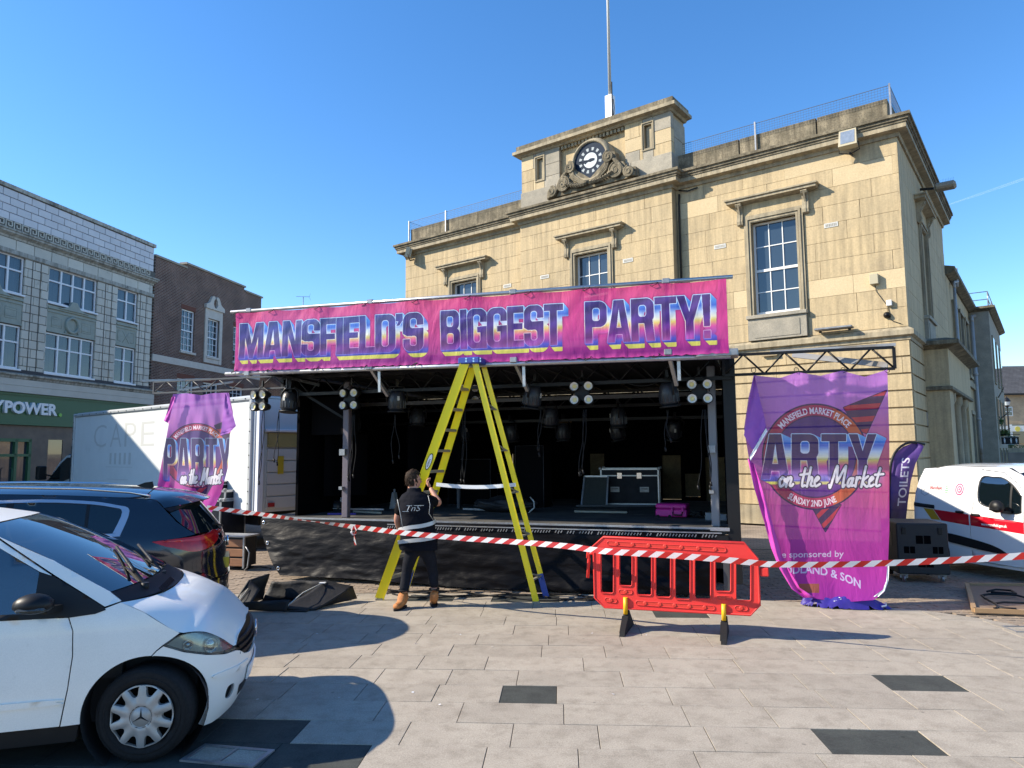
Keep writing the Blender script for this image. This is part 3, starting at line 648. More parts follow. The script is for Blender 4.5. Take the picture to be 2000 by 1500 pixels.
for k in range(40):
    v0=V0+k*ROW; v1=v0+ROW
    if v0>10.6 or v1<3.0: continue
    xl=-(.76*v1+1.2); xr=.76*v1+1.0; x=xl+rs.uniform(-.4,0)
    forced=[pitlen[i] for i in pitlen if v0<pit[i][0][1]<v1]+[(b_-.62,b_) for b_,vv_ in DB if v0<vv_<v1]
    while x<xr:
        L=rs.choice((.6,.62,.75,.78,.9)); nx=x+L
        for f0,f1 in forced:
            if x<f0-.01<nx-.01 or abs(x-f0)<.012:
                if abs(x-f0)<.012: nx=f1
                elif nx>f0-.22: nx=f0
        slabs.append((x,nx,v0,v1)); x=nx
M['slabs']=None
cnt=0; far=MB()
order=sorted(slabs,key=lambda s:s[2])
for (x0,x1,v0,v1) in order:
    g=.0028; poly=[(x0+g,v0+g),(x1-g,v0+g),(x1-g,v1-g),(x0+g,v1-g)]
    e0,e1=edgev(x0),edgev(x1)
    if min(v0,v0)>max(e0,e1): continue
    if v1>min(e0,e1):   # cut by the kerb line
        q=[]; fe=lambda p: e0+(e1-e0)*(p[0]-x0)/(x1-x0)-p[1]
        for i in range(4):
            a_,c_=poly[i],poly[(i+1)%4]; fa,fc=fe(a_),fe(c_)
            if fa>=0: q.append(a_)
            if (fa>=0)!=(fc>=0): t_=fa/(fa-fc); q.append((a_[0]+(c_[0]-a_[0])*t_,a_[1]+(c_[1]-a_[1])*t_))
        if len(q)<3: continue
        poly=q
    dark=any(x0<p[0]<x1 and v0<p[1]<v1 for p,_ in pit) or any(x1<=b_+.02 and v0<vv_<v1 for b_,vv_ in DB)
    cx=(x0+x1)/2; cv=(v0+v1)/2; h=rs.uniform(-.0015,.0015)-(.004 if dark else 0); tx=rs.uniform(-.0012,.0012)
    mb=MB(); n=len(poly); c=.0016
    top=[(p[0]-cx,p[1]-cv,h+tx*(1 if p[0]>cx else -1)) for p in poly]; ins=[]
    for p in top: ins.append((p[0]-c*(1 if p[0]>0 else -1),p[1]-c*(1 if p[1]>0 else -1),p[2]))
    low=[(p[0],p[1],p[2]-.0016) for p in top]; bot=[(p[0],p[1],-.0085) for p in top]
    mb.add(ins+low+bot,[tuple(range(n))]+[(i,n+i,n+(i+1)%n,(i+1)%n) for i in range(n)]+[(n+i,2*n+i,2*n+(i+1)%n,n+(i+1)%n) for i in range(n)])
    inview=abs(cx)<.735*cv+.75
    if inview and cnt<296:
        o=mb.build('dark_slab' if dark else 'slab',M['tar'] if dark else M['slab'],pav); o.location=(cx,cv,0); cnt+=1
    else:
        far.add([(v[0]+cx,v[1]+cv,v[2]) for v in mb.v],mb.f)
far.build('slab_field',M['slab'],pav,kind='stuff')
print('slabs',cnt)
jb=MB(); ex=[e for e in edge if -12<e[0]<14]; jb.add([(-12,-4,-.009),(14,-4,-.009)]+[(14,edgev(14),-.009)]+[(e[0],e[1],-.009) for e in ex[::-1]]+[(-12,edgev(-12),-.009)],[tuple(range(4+len(ex)))]); jb.build('joint_sand',M['base'],pav,fixn=False)
# clay pavers beyond the slabs
pv=MB(); rp=random.Random(5); k=0; y=6.8
while y<14.5:
    x=-7.5+(k%2)*.1
    while x<10.5:
        e=edgev(x+.1)
        if y>e+.01 and abs(x)<.76*y+1:
            h=-.012+rp.uniform(-.004,.003); g=.004; a0,a1,b0,b1=x+g,x+.2-g,y+g,y+.1-g; t=rp.uniform(-.003,.003)
            if y<12.2:
                pv.add([(a0,b0,h+t),(a1,b0,h-t),(a1,b1,h-t),(a0,b1,h+t),(a0,b0,-.045),(a1,b0,-.045),(a1,b1,-.045),(a0,b1,-.045)],[(0,1,2,3),(4,5,1,0),(5,6,2,1),(7,4,0,3)])
            else: pv.add([(a0,b0,h),(a1,b0,h),(a1,b1,h),(a0,b1,h)],[(0,1,2,3)])
        x+=.2
    y+=.1; k+=1
def paver_mat():
    m=speckle('clay_setts',(.40,.325,.25),(.30,.235,.175),(.17,.14,.11),0)
    return m
pv.build('brick_pavers',M['paver'],pav,kind='stuff',fixn=False)
b=MB(); b.add([(-30,10.5,-.047),(30,10.5,-.047),(30,15,-.047),(-30,15,-.047)],[(0,1,2,3)]); b.build('bed',M['base'],pav,fixn=False)
# manhole frame next to the white car
p=Lp(445,1476); t=thing('manhole_cover','rectangular metal manhole frame sunk in dark tarmac beside the white car','manhole',PI_.inverted()@Vector((p[0],p[1],0)),-R(3.8)+R(-8))
b=MB(); 
for (x0,x1,y0,y1) in ((-.26,.26,-.13,-.1),(-.26,.26,.1,.13),(-.26,-.23,-.1,.1),(.23,.26,-.1,.1),(-.01,.01,-.1,.1)): b.box(x0,x1,y0,y1,-.004,.008)
b.build('frame',M['steel'],t)
for x0 in (-.225,.015): b=MB(); b.box(x0,x0+.21,-.095,.095,-.004,.003); b.build('infill',M['slab'],t)
b=MB(); 
for (x0,x1,y0,y1) in ((-.26,.26,-.13,-.115),(-.26,.26,.115,.13),(-.26,-.245,-.115,.115),(.245,.26,-.115,.115)): b.box(x0,x1,y0,y1,0.0,.012)
f_=b.build('drain_frame',M['steel']); f_.location=G(2010,1230)+Vector((.05,0,0)); f_.rotation_euler=(0,0,-R(3.8)); tag(f_,'small steel drain frame at the right edge of the slabs','drain')
# ================================================================== LEFT BUILDINGS
LB=Frame((-17.05,33.0),(math.sin(R(11)),math.cos(R(11))))
FAI=(.56,.53,.45)
M['faience']=mat('cream_faience',FAI,.5,c2=(.47,.45,.385),scale=2.2,amt=.6,fine=.05,rand=.11,dirt=(.27,.26,.22),dirtscale=2.0,dirtlo=.6)
M['faience_w']=mat('white_faience_tile',(.60,.60,.62),.4,c2=(.52,.52,.55),scale=2,rand=.05)
M['faience_j']=plain('dark_joint',(.10,.095,.085),.9)
M['faience_m']=mat('faience_moulding',(.46,.44,.38),.5,c2=(.3,.29,.25),scale=3,streak=.6,dirt=(.05,.045,.035),dirtscale=2.4,dirtlo=.52)
M['green_panel']=mat('pale_green_panel',(.33,.37,.32),.6,c2=(.25,.28,.24),scale=4,dirt=(.12,.13,.1),dirtscale=5,dirtlo=.62)
M['upvc']=plain('white_window_frame',(.75,.77,.8),.35)
fb=thing('faience_building','cream tiled art deco building with white parapet and green shop sign','building',LB.o,LB.rot())
b=MB(); b.box(-13,0,.38,12,0,11.9)
for (p,q,r_,s_) in minus((-13,0,0,11.88),[(a,c_,z0,z1) for a,c_,n in ((-9.4,-6.97,4),(-5.85,-3.38,4),(-2.2,-.95,2)) for z0,z1 in ((8.0,9.42),(5.2,6.8))]): b.box(p,q,.065,.38,r_,s_)
b.build('wall',M['faience_j'],fb)
def tiles(x0,x1,z0,z1,rows,L,m,y,name,holes=(),gap=.02,mx=300):
    hh=(z1-z0)/rows
    for i in range(rows):
        x=x0-(L*.5 if i%2 else 0)
        while x<x1:
            a,c_=max(x,x0),min(x+L,x1); x+=L
            if c_-a<.06: continue
            for (p,q,r_,s_) in minus((a,c_,z0+i*hh,z0+(i+1)*hh),holes):
                if q-p<.05 or s_-r_<.05: continue
                me=block(round(q-p-gap,2),s_-r_-gap,.07,.008); o=bpy.data.objects.new(name,me); COL.objects.link(o); o.parent=fb; o.location=((p+q)/2,y-rg.uniform(0,.004),(r_+s_)/2)
                if not me.materials: me.materials.append(m)
                o.material_slots[0].link='OBJECT'; o.material_slots[0].material=m
tiles(-9.0,0,10.66,11.82,4,.62,M['faience_w'],0,'parapet_tile')
x=-9.0
while x<0: pe=MB(); pe.bbox(x,min(x+.85,.08)-.012,-.06,.3,11.84,12.0,.01); pe.build('coping_stone',M['faience_m'],fb,fixn=False); x+=.85
# greek key frieze
b=MB(); b.box(-9.0,.05,-.05,.1,10.33,10.65)
fr=b.build('key_frieze',mat('sooty_frieze',(.16,.15,.13),.7,c2=(.05,.05,.045),scale=2.5,coord='pos'),fb); b=MB(); x=-9.0
kx=[((0,0),(0,.24)),((0,.24),(.26,.24)),((.26,.24),(.26,.06)),((.26,.06),(.11,.06)),((.11,.06),(.11,.16))]
while x<-.3:
    for (a,c_),(d,e) in kx: b.bar((x+a,-.065,10.37+c_),(x+d,-.065,10.37+e),.035,.035,up=(0,1,0))
    b.bar((x,-.065,10.37),(x+.0,-.065,10.40),.03,up=(0,1,0)); x+=.35
b.build('key_pattern',M['faience'],fr)
b=MB(); b.sweep([(-.05,10.0),(.02,10.0),(.04,10.08),(.16,10.18),(.16,10.24),(.2,10.26),(.2,10.33),(-.05,10.34)],[((-9,0),(0,-1)),((0,0),(1,-1)),((0,1),(1,0))]); b.build('cornice',M['faience_m'],fb)
UW=[(-9.4,-6.97,4),(-5.85,-3.38,4),(-2.2,-.95,2)]
holes=[(a,c_,5.0,9.6) for a,c_,n in UW]
tiles(-9.0,0,9.55,10.0,1,.8,M['faience'],0,'facing_tile')
b=MB(); b.sweep([(-.02,9.4),(.0,9.4),(.05,9.44),(.05,9.6),(-.02,9.62)],[((-9,0),(0,-1)),((0,0),(1,-1)),((0,1),(1,0))]); b.build('lintel_band',M['faience_m'],fb)
tiles(-9.0,0,5.0,9.4,13,.62,M['faience'],0,'facing_tile',holes)
for xx in (-6.45,-2.75,-.6):     # pilaster strips with grooves
    b=MB()
    for d in (-.19,.19): b.box(xx+d-.015,xx+d+.015,-.012,.0,5.0,9.4)
    b.build('groove',M['faience_j'],fb)
for (xa,xb,n) in UW:
    for (z0,z1,fl) in ((8.0,9.42,1),(5.2,6.8,0)):
        w_=MB(); y=.08; t=.06
        w_.box(xa,xa+t,y,y+.1,z0,z1); w_.box(xb-t,xb,y,y+.1,z0,z1); w_.box(xa+t,xb-t,y,y+.1,z0,z0+t); w_.box(xa+t,xb-t,y,y+.1,z1-t,z1)
        zt=z0+(z1-z0)*.62; w_.box(xa+t,xb-t,y,y+.1,zt-.03,zt+.03); W=(xb-xa-2*t)/n
        for i in range(1,n): xx=xa+t+W*i; w_.box(xx-.035,xx+.035,y-.004,y+.1,z0+t,zt-.03); w_.box(xx-.035,xx+.035,y-.004,y+.1,zt+.03,z1-t)
        wo=w_.build('window',M['upvc'],fb)
        for i in range(n):
            for (a_,c_) in ((z0+t,zt),(zt,z1-t)):
                q=MB(); q.add([(xa+t+W*i,y+.05+rg.uniform(-.004,.004),a_),(xa+t+W*(i+1),y+.05,a_),(xa+t+W*(i+1),y+.05,c_),(xa+t+W*i,y+.05,c_)],[(0,1,2,3)]); q.build('pane',M['pane2'] if 'pane2' in M else M.setdefault('pane2',glass_mat('flat_glass',(.03,.045,.07),.04,.8,.55)),wo,fixn=False)
        q=MB()
        nn=int((xb-xa)/.06)
        for i in range(nn): x_=xa+i*.06; q.add([(x_,y+.2+.03*math.sin(i*1.3)+.02*math.sin(i*.37),z0),(x_+.06,y+.2+.03*math.sin((i+1)*1.3)+.02*math.sin((i+1)*.37),z0),(x_+.06,y+.2+.03*math.sin((i+1)*1.3),z1),(x_,y+.2+.03*math.sin(i*1.3),z1)],[(0,1,2,3)])
        q.build('curtain',M.setdefault('curtain_u',plain('pale_blue_curtain',(.40,.50,.66),.9)) if fl else M.setdefault('curtain_l',mat('tan_curtain',(.22,.17,.10),.9,c2=(.1,.08,.1),scale=3)),wo,fixn=False)
        q=MB(); q.bbox(xa-.05,xb+.05,-.05,.1,z0-.07,z0,.01); q.build('sill',M['upvc'],fb)
    # spandrel panel
    b=MB(); b.box(xa,xb,.03,.1,6.86,7.9); b.box(xa,xb,-.0,.08,7.62,7.7); b.box(xa,xb,-.03,.08,7.75,7.82); b.box(xa,xb,-.02,.08,6.83,6.88)
    sp_=b.build('spandrel',M['green_panel'],fb); b=MB(); cx=(xa+xb)/2
    if n==4:
        b.lathe([(.36,0),(.36,.06),(.3,.09),(.25,.06),(.25,0)],Matrix.Translation((cx,.03,7.25))@Matrix.Rotation(PI/2,4,'X'),24)
        b.prism([(cx-.75,7.82),(cx+.75,7.82),(cx+.3,7.95),(cx+.12,8.2),(cx-.12,8.2),(cx-.3,7.95)],'y',-.08,.02)
        for s in (-1,1):
            for k,r_ in enumerate((.0,.08)): 
                x0,x1=cx+s*.5,cx+s*1.0; pts=[(x0,-.0,7.45-r_),(x1,0,7.45-r_),(x1,0,7.05+r_),(x0,0,7.05+r_)]; b.tube([(p[0],.03,p[2]) for p in pts],.014,4,closed=True)
            b.tube([(cx+s*.3,.02,7.0),(cx+s*.35,.0,6.9),(cx+s*.25,.0,6.88)],.03,5)
    else:
        for s in (-1,1): b.tube([(cx+s*.2,.03,7.5),(cx-s*.2,.03,7.0)],.014,4); b.tube([(cx+s*.28,.03,7.5),(cx+s*.5,.03,7.5),(cx+s*.5,.03,7.05),(cx+s*.28,.03,7.05)],.014,4)
    b.build('relief',M['green_panel'],sp_)
b=MB(); b.box(-13,.02,-.03,.1,4.98,5.18); b.build('lead_flashing',M.setdefault('lead',mat('dark_lead',(.06,.065,.075),.7,c2=(.03,.03,.035),scale=3)),fb)
b=MB(); b.sweep([(-.1,4.8),(.32,4.8),(.34,4.87),(.4,4.92),(.4,4.97),(-.1,5.08)],[((-13,0),(0,-1)),((.05,0),(1,-1)),((.05,1),(1,0))]); b.build('ledge',M['faience_m'],fb)
b=MB(); b.box(-13,0,-.3,.1,4.3,4.55); b.box(-13,0,-.31,.1,4.555,4.79); b.build('fascia',mat('cream_fascia',(.55,.53,.47),.6,c2=(.47,.45,.4),scale=2),fb)
M['green']=plain('green_shop_sign',(.035,.12,.055),.45)
b=MB(); b.box(-13,-.3,-.16,.1,3.12,4.29); b.box(-13,-.3,-.2,-.16,4.2,4.29); gs=b.build('shop_sign',M['green'],fb)
(xa,za)=LB.px(4,812,.16); (xb,zb)=LB.px(109,792,.16); (xd,zd)=LB.px(115.5,817,.16)
me=fit(text_mesh('POWER',.035,.05),xa,xb,3.52,3.98); link('lettering',me,M['upvc'],gs).location=(0,-.21,0)
me=fit(text_mesh('Y',.035,.05),xa-.95*(xb-xa)/4.6,xa-.02,3.52,3.98); link('lettering',me,M['upvc'],gs).location=(0,-.21,0)
b=MB(); b.cyl((xd,-.22,3.57),(xd,-.16,3.57),.07,n=16); b.build('full_stop',plain('lime_green',(.22,.5,.08),.5),gs)
# shop front below
b=MB(); b.box(-13,-4.5,-.02,.1,2.6,3.11); b.box(-6.3,-5.5,-.02,.1,0,2.6); b.box(-4.8,-4.0,-.02,.1,0,2.6); b.box(-4.5,0,-.02,.1,2.6,3.11); b.box(-.5,0,-.02,.1,0,2.6); b.build('shopfront_stone',mat('brown_shop_stone',(.16,.12,.095),.5,c2=(.09,.07,.06),scale=3),fb)
b=MB(); 
for x in (-7.9,-7.0,-6.4): b.box(x,x+.12,-.06,.1,0,2.6)
b.box(-7.9,-6.3,-.06,.1,1.95,2.05); b.box(-7.9,-6.3,-.06,.1,2.5,2.62); b.tube([(-7.2,-.12,.9),(-7.2,-.2,.95),(-7.2,-.2,1.5),(-7.2,-.12,1.55)],.02,6)
b.build('door',M['green'],fb)
b=MB(); b.add([(-7.9,.05,0),(-6.3,.05,0),(-6.3,.05,2.6),(-7.9,.05,2.6)],[(0,1,2,3)]); b.add([(-5.5,.0,.4),(-4.8,.0,.4),(-4.8,.0,2.6),(-5.5,.0,2.6)],[(0,1,2,3)]); b.add([(-4,.05,.4),(-.5,.05,.4),(-.5,.05,2.6),(-4,.05,2.6)],[(0,1,2,3)]); b.build('shop_glass',M['pane'],fb,fixn=False)
# unseen building out of view, added to cast the shadow across the box truck
nb_=thing('unseen_building','unseen cream rendered building out of view, added to shade the box truck','building',(-18.2,12.2,0),0)
b=MB(); b.box(-9,0,0,8.0,0,7.6); b.build('wall',M['faience'],nb_); b=MB(); b.box(-9.2,.15,-.15,8.15,7.6,7.8); b.build('parapet',M['faience_m'],nb_)
for zz in (1.0,4.6):
    for yy in (1.2,3.6,6.0): b=MB(); b.box(0,.05,yy-.5,yy+.5,zz,zz+1.9); wo=b.build('window',M['upvc'],nb_); b=MB(); b.box(.05,.06,yy-.42,yy+.42,zz+.08,zz+1.82); b.build('pane',M['pane'],wo)
# brick building
M['brick']=brick_mat('dark_red_brick',(.15,.07,.05),(.095,.045,.035),(.30,.26,.22),.225,.075,'xz',msize=.009,bump=.3)
M['bstone']=mat('painted_stone',(.60,.56,.5),.7,c2=(.5,.46,.4),scale=4)
bb=thing('brick_building','dark red brick building with white pedimented sash window','building',LB.P(.12,0,0),LB.rot())
BW=[(2.05,3.1,7.2,9.35,0),(4.15,5.2,7.2,9.25,1),(6.6,7.6,7.2,9.25,0),(1.9,3.2,3.6,5.8,0),(4.0,5.3,3.6,5.8,0),(6.4,7.7,3.6,5.8,0)]
b=MB()
for (p,q,r_,s_) in minus((0,9.4,0,11.45),[w_[:4] for w_ in BW]): b.box(p,q,0,.3,r_,s_)
b.box(2.3,7.55,0,.3,11.45,11.68); b.box(0,9.4,.31,10,0,11.2); b.build('wall',M['brick'],bb)
b=MB()
for (x0,x1,z) in ((-.05,2.3,11.45),(2.22,7.63,11.68),(7.55,9.5,11.45)): b.box(x0,x1,-.06,.36,z,z+.1)
b.build('coping',M['stone_grey'],bb)
b=MB(); b.box(0,9.4,-.05,.02,6.42,6.75); b.build('stone_band',M['bstone'],bb)
for (x0,x1,z0,z1,ped) in BW:
    t=.07; y=.08; w_=MB(); w_.box(x0,x0+t,y,y+.1,z0,z1); w_.box(x1-t,x1,y,y+.1,z0,z1); w_.box(x0+t,x1-t,y,y+.1,z0,z0+t); w_.box(x0+t,x1-t,y,y+.1,z1-t,z1); zm=(z0+z1)/2; w_.box(x0+t,x1-t,y-.01,y+.1,zm-.03,zm+.03)
    for i in (1,2): xx=x0+t+(x1-x0-2*t)*i/3; w_.box(xx-.012,xx+.012,y+.02,y+.07,z0+t,z1-t)
    for i in (1,2,4,5): zz=z0+(z1-z0)*i/6; w_.box(x0+t,x1-t,y+.022,y+.068,zz-.012,zz+.012)
    wo=w_.build('window',M['upvc'],bb)
    for (a_,c_) in ((z0,zm),(zm,z1)): q=MB(); q.add([(x0+t,y+.05,a_),(x1-t,y+.05,a_),(x1-t,y+.05,c_),(x0+t,y+.05,c_)],[(0,1,2,3)]); q.build('pane',M['pane2'],wo,fixn=False)
    q=MB(); q.add([(x0,y+.3,z0),(x1,y+.3,z0),(x1,y+.3,z1),(x0,y+.3,z1)],[(0,1,2,3)]); q.build('blind',M['curtain_u'] if not ped else M['curtain_l'],wo,fixn=False)
    q=MB(); q.bbox(x0-.08,x1+.08,-.1,.1,z0-.12,z0,.01); q.build('sill',M['bstone'],bb)
    if ped:
        q=MB()
        for (a_,c_) in ((x0-.24,x0),(x1,x1+.24)): q.box(a_,c_,-.06,.1,z0-.35,z1+.5)
        q.box(x0,x1,-.058,.1,z1,z1+.5); q.box(x0,x1,-.05,.08,z0-.35,z0-.13); q.box(x0-.3,x1+.3,-.14,.1,z1+.5,z1+.6); q.build('stone_surround',M['bstone'],bb)
        for s in (-1,1):
            q=MB(); cx=(x0+x1)/2; X=lambda d: cx+s*d
            pl=[(X(.82),z1+.6),(X(.82),z1+.7),(X(.5),z1+.85),(X(.3),z1+1.2),(X(.12),z1+1.25),(X(.06),z1+1.12),(X(.16),z1+1.0),(X(.2),z1+.8),(X(.1),z1+.65),(X(.1),z1+.6)]
            if s>0: pl=pl[::-1]
            q.prism(pl,'y',-.14,.05); q.build('broken_pediment',M['bstone'],bb)
    else:
        q=MB(); q.box(x0-.05,x1+.05,-.012,.05,z1,z1+.23); q.build('brick_arch',mat('red_arch_brick',(.16,.06,.04),.9),bb)
# low house behind the banner with the tv aerial
hs_=thing('plain_house','plain brick house hidden behind the long banner','building',(-16.2,46,0),0)
b=MB(); b.box(-2,10,0,8,0,8.6); b.build('wall',M['brick'],hs_); b=MB(); b.prism([(-.4,8.5),(8.4,8.5),(4,9.8)],'x',-2.3,10.3); b.build('roof',mat('slate_roof',(.10,.10,.105),.8,c2=(.07,.07,.075),scale=6,rand=.1),hs_)
ap=G(592,612,0); d=ray(592,600); q_=EYE+d*(50/d.y)
t=thing('tv_aerial','thin television aerial above the banner against the sky','aerial',(q_.x,q_.y,9.7),R(20))
b=MB(); b.cyl((0,0,0),(0,0,q_.z+.75-9.7),.025,n=6); b.build('pole',M['steel'],t)
b=MB(); zt=q_.z+.75-9.7; b.bar((-.5,0,zt),(.45,0,zt+.06),.02)
for k in range(9): x_=-.45+k*.1; b.bar((x_,-.14,zt),(x_,.14,zt),.012)
b.bar((.4,0,zt+.05),(.5,0,zt+.3),.015); b.bar((.4,0,zt+.05),(.5,0,zt-.2),.015); b.build('yagi',M['steel'],t)
# ================================================================== FAR RIGHT
M['fbrick']=brick_mat('yellow_brick',(.46,.32,.18),(.38,.26,.15),(.4,.34,.26),.225,.075,'xz',msize=.01,bump=.1)
def at(px,py,D): d=ray(px,py); return EYE+d*(D/d.y)
q0=at(1915,770,60); rb=thing('yellow_brick_shops','yellow brick shops with dark slate roof at the far end of the street','building',(q0.x,q0.y,2.1),R(-3))
eh=q0.z-2.1; rz=at(1932,716,64).z-2.1
b=MB(); b.box(0,16,0,8,0,eh); b.build('wall',M['fbrick'],rb)
b=MB(); b.prism([(-.3,eh-.05),(8.3,eh-.05),(4,rz)],'x',-.2,16.3); b.build('roof',brick_mat('slate_tiles',(.075,.075,.08),(.055,.055,.06),(.03,.03,.03),.3,.2,'xy',msize=.01,bump=.3),rb)
b=MB(); b.box(-.2,16.3,-.38,-.28,eh-.12,eh+.02); b.build('gutter',M['black'],rb)
def rbx(px): return at(px,830,60).x-q0.x
w0,w1=rbx(1957),rbx(1977); wz0,wz1=at(1960,813,60).z-2.1,at(1960,795,60).z-2.1
b=MB(); b.box(w0,w1,-.06,.02,wz0,wz1); wo=b.build('window',M['white'],rb); cxm=(w0+w1)/2
for (a_,c_) in ((w0+.06,cxm-.04),(cxm+.04,w1-.06)):
    for (e,f_) in ((wz0+.06,(wz0+wz1)/2-.03),((wz0+wz1)/2+.03,wz1-.06)): b=MB(); b.box(a_,c_,-.075,-.06,e,f_); b.build('pane',M['pane'],wo)
b=MB(); b.box(0,16,-.25,0,at(1950,843,60).z-2.1-.0,at(1950,832,60).z-2.1); b.box(0,.5,-.2,0,0,1.9); b.box(rbx(1967),rbx(1972),-.2,0,0,1.9); b.build('shop_fascia',plain('pale_grey_fascia',(.6,.62,.6),.6),rb)
b=MB(); b.box(rbx(1974),16,-.1,.02,.3,1.9); b.build('shop_window',M['pane'],rb)
b=MB(); b.box(.5,rbx(1967),-.08,.02,0,1.85); b.build('roller_shutter',mat('brown_shutter',(.12,.1,.09),.7),rb)
b=MB(); b.cyl((rbx(1981),-.27,at(1981,838,60).z-2.1),(rbx(1981),-.25,at(1981,838,60).z-2.1),.22,n=16); b.build('round_logo',plain('yellow_logo',(.6,.5,.08),.6),rb)
tz=MB(); tz.prism([(-20,0),(60,0),(60,2.1),(20,2.1),(5,1.3),(-20,.4)],'y',0,.3,M=Matrix.Translation((16,0,0))) if False else None
# terrace rising behind the van
g0=at(1925,900,40); 
b=MB(); b.box(g0.x,g0.x+45,g0.y,g0.y+60,-.2,1.75); te=b.build('terrace',brick_mat('terrace_paving',(.38,.3,.24),(.3,.24,.2),(.2,.17,.14),.4,.2,'xy'),kind='structure')
b=MB()
for k in range(4): b.box(g0.x,g0.x+45,g0.y+8+k*.5,g0.y+60,1.75+k*.1,1.85+k*.1)
b.build('steps',M['stone_grey'],kind='structure')
def lamp(px,ptop,D,label,head):
    base=at(px,885,D); zt=at(px,ptop,D).z; t=thing('street_lamp',label,'street lamp',(base.x,base.y,1.75),0,'black lamp posts by the far shops'); h=zt-1.75
    b=MB(); b.lathe([(.13,0),(.13,.5),(.08,.6),(.06,1.0),(.045,h-.9),(.04,h-.75)],None,10); b.build('post',M['black'],t)
    if head:
        b=MB(); b.lathe([(.05,h-.75),(.1,h-.7),(.2,h-.35),(.24,h-.33),(.12,h-.15),(.05,h-.08),(.03,h)],None,8,sm=False); b.build('lantern',M['black'],t)
        b=MB(); b.lathe([(.1,h-.69),(.205,h-.36)],None,8,sm=False); b.build('lantern_glass',M['opal'],t)
lamp(1974,774,47,'black victorian lantern lamp post in front of the far shops',1); lamp(1962,815,44,'thin black post without lantern left of the lantern lamp',0)
# planting
M['leaf']=mat('leaf_green',(.055,.10,.025),.6,c2=(.09,.14,.04),scale=3,amt=.6,rand=.2); M['leafd']=mat('leaf_dark',(.03,.06,.018),.6,c2=(.06,.09,.03),scale=3)
M['bark']=mat('bark',(.1,.075,.05),.9,c2=(.05,.04,.03),scale=8)
def leaves(b,c,r,n,s,rn,mi=0):
    for _ in range(n):
        v=Vector((rn.gauss(0,1),rn.gauss(0,1),rn.gauss(0,1))); v.normalize(); v*=rn.random()**.4; p=Vector(c)+Vector((v.x*r[0],v.y*r[1],v.z*r[2]))
        a=Vector((rn.gauss(0,1),rn.gauss(0,1),rn.gauss(0,.6))).normalized(); u=a.orthogonal().normalized(); w_=a.cross(u); ss=s*rn.uniform(.6,1.3)
        b.add([p-u*ss,p+w_*ss*.6,p+u*ss,p-w_*ss*.6],[(0,1,2,3)],mi)
rn=random.Random(21)
tb=at(1896,850,33); t=thing('tree','small leafy tree reaching out past the far stone house','tree',(tb.x+1.0,tb.y,0),0)
b=MB(); b.tube([(0,0,0),(.05,0,1.5),(0,.1,3.0),(.1,0,4.4)],[.14,.11,.08,.03],8)
for e in ((.9,0,3.7),(1.0,.2,2.9),(-.4,.3,4.6),(.5,-.3,4.8)): b.tube([(0,0,2.4),(e[0]*.5,e[1]*.5,e[2]*.8+.4),e],[.05,.035,.015],5)
b.build('trunk',M['bark'],t); b=MB()
for c,r,n in (((.55,0,2.7),(.24,.3,.14),110),((.28,0,3.2),(.22,.3,.16),100),((.1,0,4.0),(.2,.3,.2),90),((.85,0,2.45),(.18,.25,.12),70)): leaves(b,c,r,n,.085,rn)
b.build('crown',M['leaf'],t,fixn=False)
b=MB(); c=at(1950,890,42)
for k in range(7): leaves(b,(c.x-.8+k*.35,c.y+rn.uniform(-.5,.5),1.95+.1*(k%3)),(.3,.4,.22),90,.06,rn)
o=b.build('flower_bed',M['leaf'],fixn=False); tag(o,'low green shrubs in the raised bed behind the van','shrubs')
b=MB()
for k in range(6): leaves(b,(c.x-.9+k*.3,c.y+1.5,2.35),(.2,.3,.2),60,.05,rn)
o=b.build('lavender',mat('lavender_flowers',(.26,.2,.3),.8,c2=(.12,.16,.07),scale=8),fixn=False); tag(o,'pale mauve flowering plants behind the low shrubs','plants')
b=MB(); b.box(c.x-2.0,c.x+1.2,c.y-1,c.y-.7,1.7,2.0); o=b.build('planter_wall',M['stone_trim']); tag(o,'low stone planter wall in front of the far shrubs','wall')
# vapour trail: a long thin ribbon of cloud high above the town
m,tt,bs=nodes('vapour'); tr=N(tt,'ShaderNodeBsdfTransparent'); df=N(tt,'ShaderNodeBsdfDiffuse'); mx=N(tt,'ShaderNodeMixShader'); tl_=N(tt,'ShaderNodeBsdfTranslucent'); ad=N(tt,'ShaderNodeAddShader')
nz=N(tt,'ShaderNodeTexNoise',i_Scale=.004,i_Detail=4); g_=N(tt,'ShaderNodeNewGeometry'); tt.links.new(g_.outputs['Position'],nz.inputs['Vector']); mr=N(tt,'ShaderNodeMapRange'); mr.inputs[1].default_value=.3; mr.inputs[2].default_value=.7; mr.inputs[3].default_value=.03; mr.inputs[4].default_value=.055; tt.links.new(nz.outputs[0],mr.inputs[0])
tt.links.new(mr.outputs[0],mx.inputs[0]); tt.links.new(tr.outputs[0],mx.inputs[1]); tt.links.new(df.outputs[0],ad.inputs[0]); tt.links.new(tl_.outputs[0],ad.inputs[1]); tt.links.new(ad.outputs[0],mx.inputs[2]); tt.links.new(mx.outputs[0],tt.nodes['Material Output'].inputs['Surface'])
def sk(px,py): d=ray(px,py); return EYE+d*(6000/d.y)
p0,p1=sk(1830,408),sk(2100,315); b=MB(); up=Vector((0,0,12)); b.tube([p0,p0.lerp(p1,.3),p0.lerp(p1,.6),p1],[3,9,11,12],8); o=b.build('vapour_trail',m); tag(o,'faint white vapour trail in the sky at the upper right','vapour trail')
